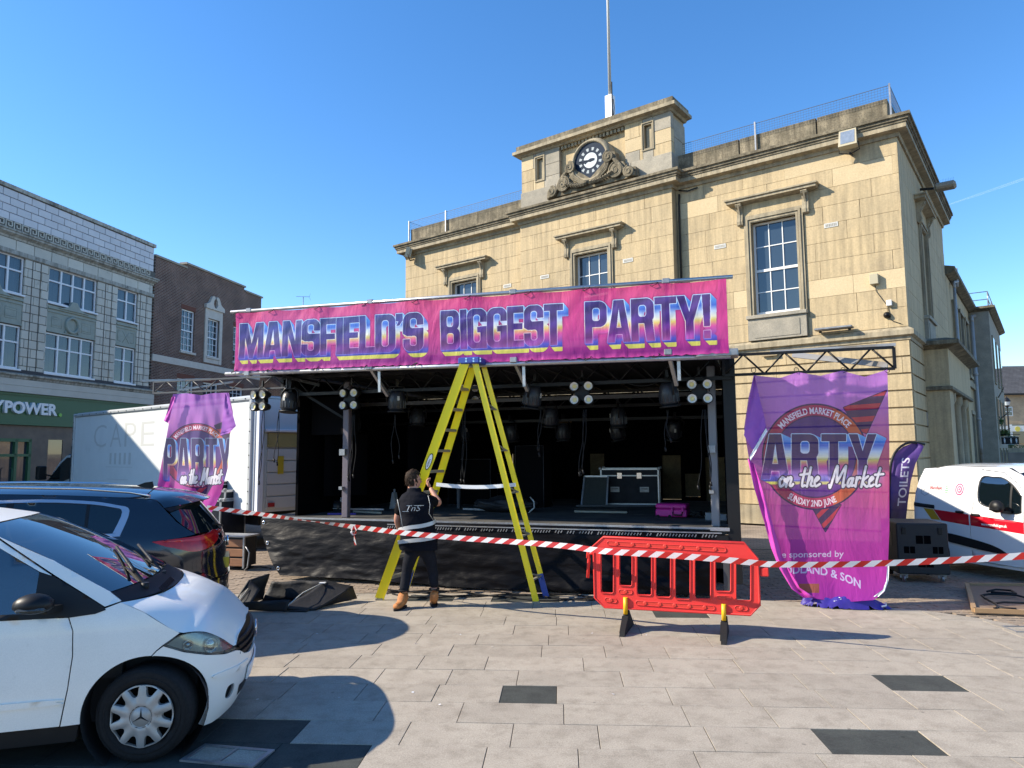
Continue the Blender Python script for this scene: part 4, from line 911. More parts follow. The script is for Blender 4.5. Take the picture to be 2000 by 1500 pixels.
# ================================================================== PRINTED FLAT ARTWORK (drawn here as numbers, no files)
def lin(c): return tuple(((v/255)/12.92 if v/255<=.04045 else ((v/255+.055)/1.055)**2.4) for v in c)
class Art:
    def __init__(s,x0,x1,y0,y1,W):
        s.x0,s.x1,s.y0,s.y1=x0,x1,y0,y1; s.W=W; s.H=int(round(W*(y1-y0)/(x1-x0)))
        s.X,s.Y=np.meshgrid(x0+(np.arange(s.W)+.5)*(x1-x0)/s.W, y1-(np.arange(s.H)+.5)*(y1-y0)/s.H)   # row 0 = bottom (Y max, y grows down)
        s.rgb=np.zeros((s.H,s.W,3)); s.px=(x1-x0)/s.W
    def put(s,mask,c):
        m=np.clip(mask,0,1)[...,None]; s.rgb=s.rgb*(1-m)+m*(np.array(c) if not isinstance(c,np.ndarray) else c)
    def image(s,name):
        im=bpy.data.images.new(name,s.W,s.H,alpha=False); a=np.ones((s.H,s.W,4),dtype=np.float32); a[...,:3]=np.clip(s.rgb/255,0,1); im.pixels.foreach_set(a.ravel()); im.pack(); return im
    def grad(s,t,stops):
        out=np.zeros(t.shape+(3,)); ks=[k for k,_ in stops]
        for ch in range(3): out[...,ch]=np.interp(t,ks,[c[ch] for _,c in stops])
        return out
    def tri(s,me,fn):
        """raster a text mesh after mapping its vertices with fn(array)->(x,y)"""
        v=np.empty(len(me.vertices)*3); me.vertices.foreach_get('co',v); v=v.reshape(-1,3); P=fn(v)
        me.calc_loop_triangles(); T=np.empty(len(me.loop_triangles)*3,dtype=np.int32); me.loop_triangles.foreach_get('vertices',T); T=T.reshape(-1,3)
        m=np.zeros((s.H,s.W))
        qx=(P[:,0]-s.x0)/(s.x1-s.x0)*s.W-.5; qy=(s.y1-P[:,1])/(s.y1-s.y0)*s.H-.5
        for a,b,c in T:
            xs=(qx[a],qx[b],qx[c]); ys=(qy[a],qy[b],qy[c]); i0,i1=max(0,int(min(xs))-1),min(s.W-1,int(max(xs))+2); j0,j1=max(0,int(min(ys))-1),min(s.H-1,int(max(ys))+2)
            if i0>=i1 or j0>=j1: continue
            gx,gy=np.meshgrid(np.arange(i0,i1+1),np.arange(j0,j1+1)); d=(xs[1]-xs[0])*(ys[2]-ys[0])-(xs[2]-xs[0])*(ys[1]-ys[0])
            if abs(d)<1e-9: continue
            w0=((xs[1]-gx)*(ys[2]-gy)-(xs[2]-gx)*(ys[1]-gy))/d; w1=((xs[2]-gx)*(ys[0]-gy)-(xs[0]-gx)*(ys[2]-gy))/d
            m[j0:j1+1,i0:i1+1]=np.maximum(m[j0:j1+1,i0:i1+1],(w0>=-.02)&(w1>=-.02)&(w0+w1<=1.02))
        return m
def shift(m,dx,dy):
    o=np.zeros_like(m); H_,W_=m.shape; dx=int(round(dx));dy=int(round(dy))
    xs0,xs1=max(0,-dx),min(W_,W_-dx); ys0,ys1=max(0,-dy),min(H_,H_-dy)
    o[ys0+dy:ys1+dy,xs0+dx:xs1+dx]=m[ys0:ys1,xs0:xs1]; return o
def dilate(m,r):
    o=m.copy(); R_=int(math.ceil(r))
    for i in range(-R_,R_+1):
        for j in range(-R_,R_+1):
            if i*i+j*j<=r*r+.5: o=np.maximum(o,shift(m,i,j))
    return o
def blur(m,r):
    for ax in (0,1):
        k=np.ones(2*r+1)/(2*r+1); m=np.apply_along_axis(lambda v:np.convolve(v,k,'same'),ax,m)
    return m
# heavy condensed capitals: each glyph is a rule on (x,y) with y 0..1 upwards
def rr(x,y,x0,y0,x1,y1,r):
    cx=np.clip(x,x0+r,x1-r); cy=np.clip(y,y0+r,y1-r); return ((x-cx)**2+(y-cy)**2<=r*r)&(x>=x0)&(x<=x1)&(y>=y0)&(y<=y1)
def bxm(x,y,x0,y0,x1,y1): return (x>=x0)&(x<=x1)&(y>=y0)&(y<=y1)
def poly(x,y,pts):
    ins=np.zeros(x.shape,bool); n=len(pts)
    for i in range(n):
        (x1,y1),(x2,y2)=pts[i],pts[(i+1)%n]
        if y1==y2: continue
        c=((y1>y)!=(y2>y))&(x<(x2-x1)*(y-y1)/(y2-y1)+x1); ins^=c
    return ins
T_=.175
GL={
'M':(.74,lambda x,y:poly(x,y,[(0,0),(0,1),(.24,1),(.37,.42),(.5,1),(.74,1),(.74,0),(.57,0),(.57,.62),(.43,.0),(.31,.0),(.17,.62),(.17,0)])),
'A':(.56,lambda x,y:poly(x,y,[(0,0),(.16,1),(.40,1),(.56,0),(.385,0),(.36,.19),(.2,.19),(.175,0)])&~poly(x,y,[(.222,.34),(.338,.34),(.28,.8)])),
'N':(.54,lambda x,y:poly(x,y,[(0,0),(0,1),(.19,1),(.37,.42),(.37,1),(.54,1),(.54,0),(.36,0),(.17,.6),(.17,0)])),
'S':(.52,lambda x,y:(rr(x,y,0,0,.52,1,.2)&~rr(x,y,T_,.6,.35,.86,.07)&~rr(x,y,T_,.14,.35,.4,.07)&~bxm(x,y,.3,.60,.53,.68)&~bxm(x,y,-.01,.32,.2,.40))&~poly(x,y,[(0,.40),(.0,.46),(.1,.40)])),
'F':(.44,lambda x,y:bxm(x,y,0,0,T_,1)|bxm(x,y,0,.84,.44,1)|bxm(x,y,0,.43,.41,.58)),
'I':(.19,lambda x,y:bxm(x,y,0,0,.19,1)),
'E':(.44,lambda x,y:bxm(x,y,0,0,T_,1)|bxm(x,y,0,.84,.44,1)|bxm(x,y,0,.43,.41,.58)|bxm(x,y,0,0,.44,.16)),
'L':(.43,lambda x,y:bxm(x,y,0,0,T_,1)|bxm(x,y,0,0,.43,.16)),
'D':(.54,lambda x,y:(rr(x,y,-.2,0,.54,1,.2)&(x>=0))&~rr(x,y,T_,.15,.365,.85,.08)),
'B':(.55,lambda x,y:((rr(x,y,-.2,0,.55,.56,.17)|rr(x,y,-.2,.48,.53,1,.17))&(x>=0))&~rr(x,y,T_,.15,.37,.42,.06)&~rr(x,y,T_,.58,.36,.85,.06)),
'G':(.54,lambda x,y:(rr(x,y,0,0,.54,1,.2)&~rr(x,y,T_,.15,.365,.85,.08)&~bxm(x,y,.3,.55,.55,.66))|bxm(x,y,.28,.40,.54,.54)|bxm(x,y,.39,0,.54,.5)),
'T':(.50,lambda x,y:bxm(x,y,0,.84,.5,1)|bxm(x,y,.16,0,.34,1)),
'P':(.53,lambda x,y:((rr(x,y,-.2,.38,.53,1,.19)&(x>=0))|bxm(x,y,0,0,T_,1))&~rr(x,y,T_,.53,.36,.85,.07)),
'R':(.55,lambda x,y:(((rr(x,y,-.2,.42,.54,1,.19)&(x>=0))|bxm(x,y,0,0,T_,1))&~rr(x,y,T_,.57,.36,.85,.07))|poly(x,y,[(.36,0),(.55,0),(.5,.5),(.3,.5)])),
'Y':(.56,lambda x,y:poly(x,y,[(0,1),(.18,1),(.28,.62),(.38,1),(.56,1),(.37,.42),(.37,0),(.19,0),(.19,.42)])),
"'":(.18,lambda x,y:poly(x,y,[(.0,1),(.18,1),(.18,.82),(.09,.68),(.02,.68),(.07,.8),(.0,.8)])),
'!':(.19,lambda x,y:poly(x,y,[(0,1),(.19,1),(.16,.28),(.03,.28)])|bxm(x,y,.02,0,.17,.18)),
' ':(.22,lambda x,y:np.zeros(x.shape,bool))}
def word(A,s,x0,x1,ytop,ybot,gap=.05,only=None):
    tot=sum(GL[c][0] for c in s)+gap*(len(s)-1); k=(x1-x0)/tot; h=ybot-ytop; m=np.zeros(A.X.shape); x=x0
    for c in s:
        m=np.maximum(m,GL[c][1]((A.X-x)/k,(ybot-A.Y)/h)); x+=(GL[c][0]+gap)*k
    return m
def logo3d(A,face,base,hgt,ex,ey,steps,outl,facec,yellow=True):
    """face mask with outline and coloured extrusion"""
    ext=np.zeros_like(face); 
    for k in range(steps+1): ext=np.maximum(ext,shift(face,ex*k/steps,-ey*k/steps))
    ext=dilate(ext,outl)
    t=(base-A.Y)/hgt
    g=A.grad(t,[(-.2,(226,216,96)),(-.055,(232,224,110)),(-.045,(62,66,176)),(.04,(80,84,200)),(.12,(150,70,170)),(.28,(228,84,168)),(.42,(240,214,120)),(.5,(250,246,225)),(.62,(205,222,250)),(.75,(66,112,214)),(.9,(84,160,238)),(1.05,(150,214,250))])
    A.put(blur(dilate(ext,outl),4)*.45,(120,30,110)); A.put(ext,g); A.put(dilate(face,outl),A.grad(t,[(0,(120,120,215)),(.15,(215,150,215)),(.4,(250,235,210)),(.6,(225,230,255)),(1,(190,225,255))])); A.put(face,facec)
def script(A,strokes,x0,x1,ytop,ybot,th):
    d=np.full(A.X.shape,1e9); W_=max(p[0] for s_ in strokes for p in s_)
    for s_ in strokes:
        pts=[]; n=len(s_)
        for i in range(n-1):
            p0,p1,p2,p3=s_[max(0,i-1)],s_[i],s_[i+1],s_[min(n-1,i+2)]
            for k in range(6):
                t=k/6; pts.append(tuple(.5*((2*p1[j])+(-p0[j]+p2[j])*t+(2*p0[j]-5*p1[j]+4*p2[j]-p3[j])*t*t+(-p0[j]+3*p1[j]-3*p2[j]+p3[j])*t**3) for j in (0,1)))
        pts.append(s_[-1]); pts=[(x0+p[0]/W_*(x1-x0)+(p[1])*.12*(ybot-ytop),ybot-p[1]*(ybot-ytop)) for p in pts]
        for (a,b),(c,e) in zip(pts,pts[1:]):
            L=(c-a)**2+(e-b)**2+1e-9; t=np.clip(((A.X-a)*(c-a)+(A.Y-b)*(e-b))/L,0,1); d=np.minimum(d,np.hypot(A.X-a-t*(c-a),A.Y-b-t*(e-b)))
    return d-th
SCR=[ # "on the Market" brush strokes in a 13.4 x 1 box
 [(.35,.5),(.1,.3),(.25,.03),(.6,.15),(.6,.4),(.35,.5),(.5,.4),(.8,.4)],
 [(.95,.48),(.85,.02)],[(.9,.25),(1.2,.5),(1.35,.4),(1.25,.1),(1.45,.05),(1.6,.15)],
 [(2.75,.95),(2.6,.3),(2.65,.04),(2.9,.08)],[(2.3,.62),(3.2,.68)],
 [(3.35,1.0),(3.15,.02)],[(3.2,.25),(3.5,.5),(3.65,.4),(3.55,.1),(3.8,.05)],
 [(3.95,.25),(4.35,.42),(4.2,.52),(3.95,.3),(4.1,.04),(4.55,.15)],
 [(5.6,.1),(5.75,.0),(6.15,.95),(6.3,1.0),(6.35,.3),(6.5,.35),(7.1,1.0),(7.2,.95),(7.1,.05),(7.3,.1)],
 [(8.1,.45),(7.75,.4),(7.6,.1),(7.85,.05),(8.15,.45),(8.05,.08),(8.3,.08)],
 [(8.55,.5),(8.5,.02)],[(8.52,.3),(8.8,.5),(8.95,.45)],
 [(9.4,1.05),(9.15,.0)],[(9.75,.55),(9.25,.28),(9.7,.02),(9.9,.06)],
 [(9.95,.25),(10.35,.42),(10.2,.52),(9.95,.3),(10.1,.04),(10.5,.12)],
 [(11.0,.95),(10.75,.25),(10.85,.04),(11.15,.1)],[(10.5,.62),(11.4,.66)]]
# ================================================================== STAGE
AS=R(18.2); ST=Frame((-3.72,11.72),(math.cos(AS),-math.sin(AS))); SW=6.95
def stx(px,py,b=0): return ST.px(px,py,b)
# long banner
BN=.92      # banner plane in front of the stage face
cor=[stx(457,612,BN),stx(1420,545,BN),stx(1422,690,BN),stx(462,725,BN)]
print('banner corners',[tuple(round(c,2) for c in p) for p in cor], 'stage right',stx(1440,900,0))
u0=(cor[0][0]+cor[3][0])/2; u1=(cor[1][0]+cor[2][0])/2
zt=[cor[0][1],cor[1][1]]; zb=[cor[3][1],cor[2][1]]
A=Art(0,1,0,1,8); 
U=lambda px: stx(px,640,BN)[0]
bh=sum(zt)/2-sum(zb)/2
A=Art(u0,u1,0,bh,2300)
ny=(A.Y/bh)
A.rgb[:]=A.grad(ny,[(0,(214,62,128)),(.12,(224,74,142)),(.5,(222,70,150)),(.78,(196,60,150)),(.93,(158,42,140)),(1,(224,80,170))])
A.put(((A.X<u0+.07)|(A.X>u1-.1))*.6,(224,60,150))
ytop,ybot=.19*bh,.79*bh
face=np.zeros(A.X.shape)
for s_,a_,b_ in (("MANSFIELD'S",466,832),("BIGGEST",858,1106),("PARTY!",1140,1396)): face=np.maximum(face,word(A,s_,U(a_)+.02,U(b_)-.04,ytop,ybot,.010))
fc=A.grad(ny,[(.2,(58,74,150)),(.5,(62,52,130)),(.7,(96,48,136)),(.8,(80,70,170))])
fx=np.clip((A.X-u0)/(u1-u0),0,1)[...,None]; fc2=A.grad(ny,[(.2,(84,60,132)),(.5,(86,48,140)),(.66,(128,50,140)),(.8,(196,90,170))]); fc=fc*(1-fx)+fc2*fx
sr=np.sin(A.X*9+A.Y*26)*np.sin(A.X*3.1-A.Y*9); fc=fc*(1+.16*sr[...,None])
logo3d(A,face,ybot,ybot-ytop,20,24,24,3.4,fc)
ban_img=A.image('banner_print')
def cloth_mat(name,img,alpha,rough=.55,transl=.35,bumps=.25,bscale=(10,10,3)):
    m,t,b=nodes(name); L=t.links.new; tx=N(t,'ShaderNodeTexImage',image=img,extension='EXTEND'); uv=N(t,'ShaderNodeUVMap',uv_map='UVMap'); L(uv.outputs[0],tx.inputs[0])
    L(tx.outputs[0],b.inputs['Base Color']); b.inputs['Roughness'].default_value=rough; b.inputs['Specular IOR Level'].default_value=.35; b.inputs['Sheen Weight'].default_value=.1
    tl=N(t,'ShaderNodeBsdfTranslucent'); L(tx.outputs[0],tl.inputs[0]); m1=N(t,'ShaderNodeMixShader'); m1.inputs[0].default_value=transl; L(b.outputs[0],m1.inputs[1]); L(tl.outputs[0],m1.inputs[2])
    tr=N(t,'ShaderNodeBsdfTransparent'); mc=N(t,'ShaderNodeMix',data_type='RGBA'); mc.inputs[0].default_value=.55; L(tx.outputs[0],mc.inputs[6]); mc.inputs[7].default_value=(1,1,1,1); L(mc.outputs[2],tr.inputs[0])
    m2=N(t,'ShaderNodeMixShader'); m2.inputs[0].default_value=alpha; L(tr.outputs[0],m2.inputs[1]); L(m1.outputs[0],m2.inputs[2]); L(m2.outputs[0],t.nodes['Material Output'].inputs['Surface'])
    tc=N(t,'ShaderNodeTexCoord'); mp=N(t,'ShaderNodeVectorMath',operation='MULTIPLY'); mp.inputs[1].default_value=bscale; L(tc.outputs['Object'],mp.inputs[0])
    nz=N(t,'ShaderNodeTexNoise',i_Scale=1.0,i_Detail=5,i_Roughness=.55,i_Distortion=.6); L(mp.outputs[0],nz.inputs['Vector']); bp=N(t,'ShaderNodeBump'); bp.inputs['Strength'].default_value=bumps; bp.inputs['Distance'].default_value=.03; L(nz.outputs[0],bp.inputs['Height'])
    L(bp.outputs[0],b.inputs['Normal']); L(bp.outputs[0],tl.inputs['Normal']); return m
M['banner']=cloth_mat('printed_banner_cloth',ban_img,.93,.5,.35,.55,(7,7,2.2))
ban=thing('long_banner','long pink banner with block capitals tied across the stage roof','banner',ST.P(0,0,0),ST.rot())
def grid_mesh(name,nu,nv,fn,uvfn,m,parent,smooth=True):
    vs=[];uv=[]
    for j in range(nv+1):
        for i in range(nu+1): s_,t_=i/nu,j/nv; vs.append(fn(s_,t_)); uv.append(uvfn(s_,t_,vs[-1]))
    fs=[(j*(nu+1)+i,j*(nu+1)+i+1,(j+1)*(nu+1)+i+1,(j+1)*(nu+1)+i) for j in range(nv) for i in range(nu)]
    me=bpy.data.meshes.new(name); me.from_pydata([tuple(v) for v in vs],[],fs); ul=me.uv_layers.new(name='UVMap')
    li=np.empty(len(me.loops),dtype=np.int32); me.loops.foreach_get('vertex_index',li); ul.data.foreach_set('uv',np.array(uv,dtype=np.float32)[li].ravel())
    me.polygons.foreach_set('use_smooth',[smooth]*len(fs)); return link(name,me,m,parent)
ties=[.0,.09,.2,.31,.42,.53,.65,.76,.88,1.]
def bfn(s_,t_):      # t 0 = bottom
    u=u0+(u1-u0)*s_; z0_=zb[0]+(zb[1]-zb[0])*s_; z1_=zt[0]+(zt[1]-zt[0])*s_
    z=z0_+(z1_-z0_)*t_; P=Vector((u*2.2,0,z*2.2))
    # tension creases running from the ties
    n=noise.noise(Vector((u*1.1,3,z*1.4)))*.02+noise.noise(Vector((u*3.5+z*2.5,7,z*3)))*.010+noise.noise(Vector((u*7-z*5,1,z*2)))*.006
    dt=min(abs(s_-k) for k in ties)*7; edge=math.exp(-((1-t_)*5)**2); n+=edge*.015*math.cos(dt*9)
    if t_<.06: n+=.012*noise.noise(Vector((u*18,0,z*8)))
    if t_>.96: z-=.03*min(1,dt)*(t_-.96)/.04
    if t_<.04: z+=.02*noise.noise(Vector((u*16,5,1)))
    return (u,-BN-n,z)
grid_mesh('cloth',260,40,bfn,lambda s_,t_,v:(s_,t_),M['banner'],ban)
b=MB()
for s_ in ties[:-1]:
    for q in (0.0,1.0):
        u=u0+(u1-u0)*s_; z=(zb[0]+(zb[1]-zb[0])*s_) if q==0 else (zt[0]+(zt[1]-zt[0])*s_)
        b.tube([(u+.05*math.cos(a_*PI/3),-BN+.03*math.sin(a_*PI/3)-.01,z+.03*math.sin(a_*PI/3+.6)) for a_ in range(7)],.006,4)
b.build('cable_ties',M['bplastic'],ban)
# stage shell
stage=thing('mobile_stage','black mobile concert stage with truss roof, drapes and silver edged deck','stage',ST.P(0,0,0),ST.rot())
DK=.93; DP=5.4; RZ=zb[0]-.02
b=MB(); b.tube([(u0-.12,-BN+.03,zt[0]+.03),(u1+.08,-BN+.03,zt[1]+.03)],.027,10); b.build('banner_tube',M['alu'],stage)
b=MB(); b.tube([(u0-.2,-BN+.05,zb[0]-.03),(u1+.02,-BN+.05,zb[1]-.03)],.033,10); b.build('roof_edge_tube',M['alu'],stage)
for s_ in (.03,.32,.62,.9):
    b=MB(); u=u0+(u1-u0)*s_; b.bar((u,-BN+.10,(zt[0]+(zt[1]-zt[0])*s_)+.05),(u,-BN+.10,zb[0]-.05),.05); b.bbox(u-.05,u+.05,-BN-.0,-BN+.10,(zt[0]+(zt[1]-zt[0])*s_)+.0,(zt[0]+(zt[1]-zt[0])*s_)+.07,.01); b.bbox(u-.05,u+.05,-BN-.0,-BN+.1,zb[0]-.08,zb[0],.01); b.build('upright',M['steel'],stage)
for s_ in (.32,.62,.9):
    b=MB(); u=u0+(u1-u0)*s_; b.bar((u,-BN+.06,zb[0]-.05),(u+.05,-BN+.5,zb[0]-.42),.045); b.bar((u+.12,-BN+.1,zb[0]-.05),(u+.12,-BN+.12,zb[0]-.4),.04,.02); b.build('bracket',M['alu'],stage)
# roof panels and battens
for k in range(5):
    b=MB(); a_=u0+(u1-u0)*k/5; b.box(a_+.01,a_+(u1-u0)/5-.01,-BN+.1,DP+.2,zb[0]+.02,zb[0]+.1); b.build('roof_panel',M['roofp'] if 'roofp' in M else M.setdefault('roofp',mat('grey_roof_panel',(.02,.021,.024),.6)),stage)
for k in range(12):
    b=MB(); a_=u0+.2+(u1-u0-.4)*k/11; b.bar((a_,-BN+.1,zb[0]-.0),(a_-.0,DP,zb[0]-.0),.05,.04); b.build('batten',M['battn'] if 'battn' in M else M.setdefault('battn',mat('dull_steel',(.075,.075,.08),.5,metal=.4)),stage)
def truss(name,p0,p1,h,w,m,n,parent,r=.022):
    """flat ladder truss with zig zag web"""
    p0=Vector(p0);p1=Vector(p1); b=MB(); b.bar(p0,p1,w); b.bar(p0+Vector((0,0,h)),p1+Vector((0,0,h)),w)
    for k in range(n):
        a_=p0.lerp(p1,k/n); c_=p0.lerp(p1,(k+.5)/n); d_=p0.lerp(p1,(k+1)/n); z=Vector((0,0,h)); b.cyl(a_,c_+z,r*.55,n=6); b.cyl(c_+z,d_,r*.55,n=6)
    b.bar(p0,p0+Vector((0,0,h)),w); b.bar(p1,p1+Vector((0,0,h)),w)
    return b.build(name,m,parent)
zT=stx(1000,748,0)[1]
truss('front_truss',(-.1,-.02,zT-.05),(SW+.1,-.02,zT-.05),.28,.05,M['black'],14,stage)
truss('rear_truss',(0,2.2,2.75),(SW,2.2,2.75),.25,.05,M['black'],12,stage)
b=MB(); b.bar((.0,1.1,2.82),(SW,1.1,2.82),.06); b.build('lighting_bar',M['battn'],stage)
b=MB(); b.bar((.1,2.9,2.55),(SW-.1,2.9,2.55),.05); b.build('lighting_bar',M['black'],stage)
# deck
b=MB(); b.box(-.42,SW-.02,.04,3.0,DK-.09,DK); b.box(.02,SW-.02,3.0,DP,DK-.09,DK); b.build('deck',mat('stage_deck',(.085,.08,.07),.85,c2=(.03,.03,.03),scale=2.5,amt=.3,dirt=(.2,.18,.15),dirtscale=2.2,dirtlo=.6),stage)
b=MB(); b.box(-.44,SW,-.02,.035,DK-.04,DK+.004); b.box(1.9,SW-.1,-.083,-.078,DK-.07,DK-.055); b.build('deck_edge',M['alu'],stage)
b=MB()
for k in range(3): a_=SW*k/3; b.box(a_+.02,a_+SW/3-.02,-.02,.02,DK-.2,DK-.1)
b.build('hem_strip',M['black'],stage)
b=MB(); x=1.9; rz_=random.Random(4)
while x<SW-.15: b.bar((x,-.085,DK-.12+rz_.uniform(-.006,.006)),(x+.02,-.085,DK-.085+rz_.uniform(-.004,.004)),.013,.008,up=(0,1,0)); x+=.042*(1 if rz_.random()>.08 else 2.2)
b.build('lacing',M['steel'],stage,kind='stuff')
# side walls, back drapes
def drape(name,x0,x1,y0,y1,z0,z1,amp,m,parent,fr=9):
    L=math.hypot(x1-x0,y1-y0); nx,ny_=(y1-y0)/L,-(x1-x0)/L; n=int(L*14)+2
    return grid_mesh(name,n,8,lambda s_,t_:(x0+(x1-x0)*s_+nx*amp*math.sin(s_*L*fr+math.sin(s_*L*2.3)*2+t_*.6),y0+(y1-y0)*s_+ny_*amp*math.sin(s_*L*fr+math.sin(s_*L*2.3)*2+t_*.6),z0+(z1-z0)*t_),lambda s_,t_,v:(s_,t_),m,parent)
def SB(px,py): return ST.px(px,py,-(DP-.1))
bh_=[]
for (x0_,y0_,x1_,y1_) in ((1152,886,1181,930),(1294,889,1330,975),(1001,886,1056,965),(1338,925,1368,970),(1379,893,1416,990),(806,838,852,940),(1086,819,1118,827)):
    a_=SB(x0_,y1_); c_=SB(x1_,y0_); bh_.append((a_[0],c_[0],a_[1],c_[1]))
for (p,q,r_,s_) in minus((0,SW,DK,RZ),bh_): drape('back_drape',p-.01,q+.01,DP-.1,DP-.1,r_,s_,.012,M['drape'],stage)
b=MB(); b.box(.0,.05,.25,DP,DK,RZ-.02); b.box(SW-.05,SW,.5,DP,DK,RZ); b.build('side_wall',M['drape'],stage)
b=MB(); b.box(.12,.95,.5,.62,2.28,RZ-.3); b.build('header_panel',M['blackmatt'],stage)
drape('side_drape',.25,.8,.7,1.2,DK+.3,2.3,.05,M['drape'],stage); drape('side_drape',1.4,2.3,1.6,1.9,DK+.5,2.45,.06,M['drape'],stage)
for x,m_ in ((1.02,M['alu']),(SW-.18,M['alu'])):
    b=MB(); b.bbox(x-.055,x+.055,.12,.22,DK,RZ-.1,.01); p_=b.build('post',mat('purple_grey_post',(.12,.10,.12),.5) if x<3 else mat('grey_post',(.2,.2,.21),.5),stage)
    b=MB(); b.box(x-.07,x-.01,.05,.12,DK+.45,DK+.5); b.box(x-.07,x+.03,.05,.12,DK+1.0,DK+1.1); b.build('latch',M['steel'],p_)
b=MB(); b.bbox(2.1,2.16,2.2,2.26,DK,RZ,.01); b.build('post',mat('dark_post',(.06,.06,.065),.6),stage)
# front skirt: black tarpaulin flaring out to a free corner on the left
TL=[stx(508,1005,0.04),stx(548,1118,.5)]
def tarp(s_,t_):
    zb_=.03+.02*math.sin(s_*9)+.03*math.exp(-s_*5); top=DK-.02
    xl0,xl1=-.44,stx(550,1118,.3)[0]
    x0=xl0+(xl1-xl0)*(1-t_); x1=SW-.25
    x0=xl0+(xl1-xl0)*(1-t_)**1.6; x=x0+(x1-x0)*s_; z=zb_+(top-zb_)*t_; out=.05+.28*(1-t_)*(1-s_)**.5
    fold=.055*noise.noise(Vector((x*1.3+t_*1.2,t_*2.5,2)))+.03*noise.noise(Vector((x*1.8+z*2,z*7,5)))+.014*noise.noise(Vector((x*5,z*16,1)))+.006*noise.noise(Vector((x*12,z*34,1)))
    return (x,-out+fold*(1-t_*.8),z)
M['tarp']=mat('black_tarpaulin',(.0035,.0035,.005),.42,spec=.10,bump=1.6,bscale=2.6,stretch=(.7,1,2.4))
sk_=grid_mesh('skirt',170,44,tarp,lambda s_,t_,v:(s_,t_),M['tarp'],stage)
for t_ in (.92,.55,.12):
    p_=Vector(tarp(0.006,t_)); b=MB(); b.lathe([(.016,0),(.024,.004),(.03,0)],Matrix.Translation(p_+Vector((.02,-.012,0)))@Matrix.Rotation(PI/2,4,'X'),14); b.build('eyelet',M['chrome'],sk_)
b=MB(); b.box(SW-.25,SW-.2,.02,.07,0,DK-.1); b.box(SW-.6,SW+.1,.3,.36,.35,.45); b.box(SW-.1,SW-.02,.02,.1,0,DK-.1); b.cyl((SW-.6,.1,.0),(SW-.6,.1,.6),.03); b.build('leg_frame',M['battn'],stage)
b=MB(); b.box(.3,SW-.1,1.2,1.25,0,DK-.1); b.build('under_cloth',M['drape'],stage)
# right and left outrigger trusses
(ra,rz0)=stx(1440,732,.05); (rb_,rz1)=stx(1748,722,.05)
truss('wing_truss',(SW+.0,-.05,rz0-.0),(rb_,-.05,rz0),.27,.036,M['black'],4,stage,.024)
(la,lz)=stx(300,768,.05)
truss('wing_truss',(la,-.05,lz-.0),(.0,-.05,lz),.20,.026,M['battn'],5,stage,.018)
b=MB(); b.bar((la,-.3,lz+.20),(la+1.1,.1,lz+.22),.035); b.bar((la+.6,-.1,lz+.03),(la+1.5,.2,lz+.17),.03); b.build('wing_brace',M['steel'],stage)
b=MB(); b.bar((SW+.9,.3,rz0+.28),(SW+2.0,.0,rz0+.05),.07); b.bar((SW+.6,.0,rz0+.29),(SW+2.1,.0,rz0+.31),.04); b.build('wing_brace',M['pipe'],stage)
b=MB(); b.box(SW-.02,SW+.14,-.0,.35,.2,RZ+.1); b.build('corner_tower',M['black'],stage)
b=MB(); b.bbox(SW-.3,SW+.2,-BN,-BN+.3,zb[1]-.03,zb[1]+.06,.01); b.build('corner_casting',M['steel'],stage)
b=MB(); b.box(-.1,.06,-.0,.2,lz-.1,RZ+.1); b.bar((-.0,-.1,RZ),(.6,-.0,lz+.02),.05); b.bar((.1,0,lz),(.9,.4,2.5),.04); b.build('corner_tower',M['black'],stage)
# ------------------------------------------------------------------ stage lamps
M['lens_y']=mat('yellow_led_lens',(.75,.62,.25),.3); M['refl']=mat('white_reflector',(.72,.72,.7),.25)
def quad_lamp():
    t=thing('four_cell_blinder','','stage lamp'); b=MB(); s=.12
    b.prism([(-.05,-.1),(.05,-.1),(.1,-.05),(.1,.05),(.05,.1),(-.05,.1),(-.1,.05),(-.1,-.05)],'y',-.03,.06); b.build('body',M['bplastic'],t)
    b=MB(); b.tube([(-.13,0,0),(-.14,.02,.16),(0,.03,.24),(.14,.02,.16),(.13,0,0)],.008,5); b.bar((0,.03,.24),(0,.03,.34),.03); b.build('yoke',M['black'],t)
    for i in (-1,1):
        for j in (-1,1):
            mm=Matrix.Translation((i*s*.82,-.02,j*s*.82))@Matrix.Rotation(PI/2+j*.05,4,'X')@Matrix.Rotation(i*.06,4,'Y')
            b=MB(); b.lathe([(.05,-.1),(.072,-.02),(.074,.06),(.06,.06)],mm,18); c_=b.build('lamp_cell',M['bplastic'],t)
            b=MB(); b.lathe([(.06,.058),(.03,.02),(.028,.02)],mm,18); b.build('reflector',M['refl'],c_); b=MB(); b.cyl(mm@Vector((0,0,.02)),mm@Vector((0,0,.03)),.03,n=14); b.build('led',M['lens_y'],c_)
    return t
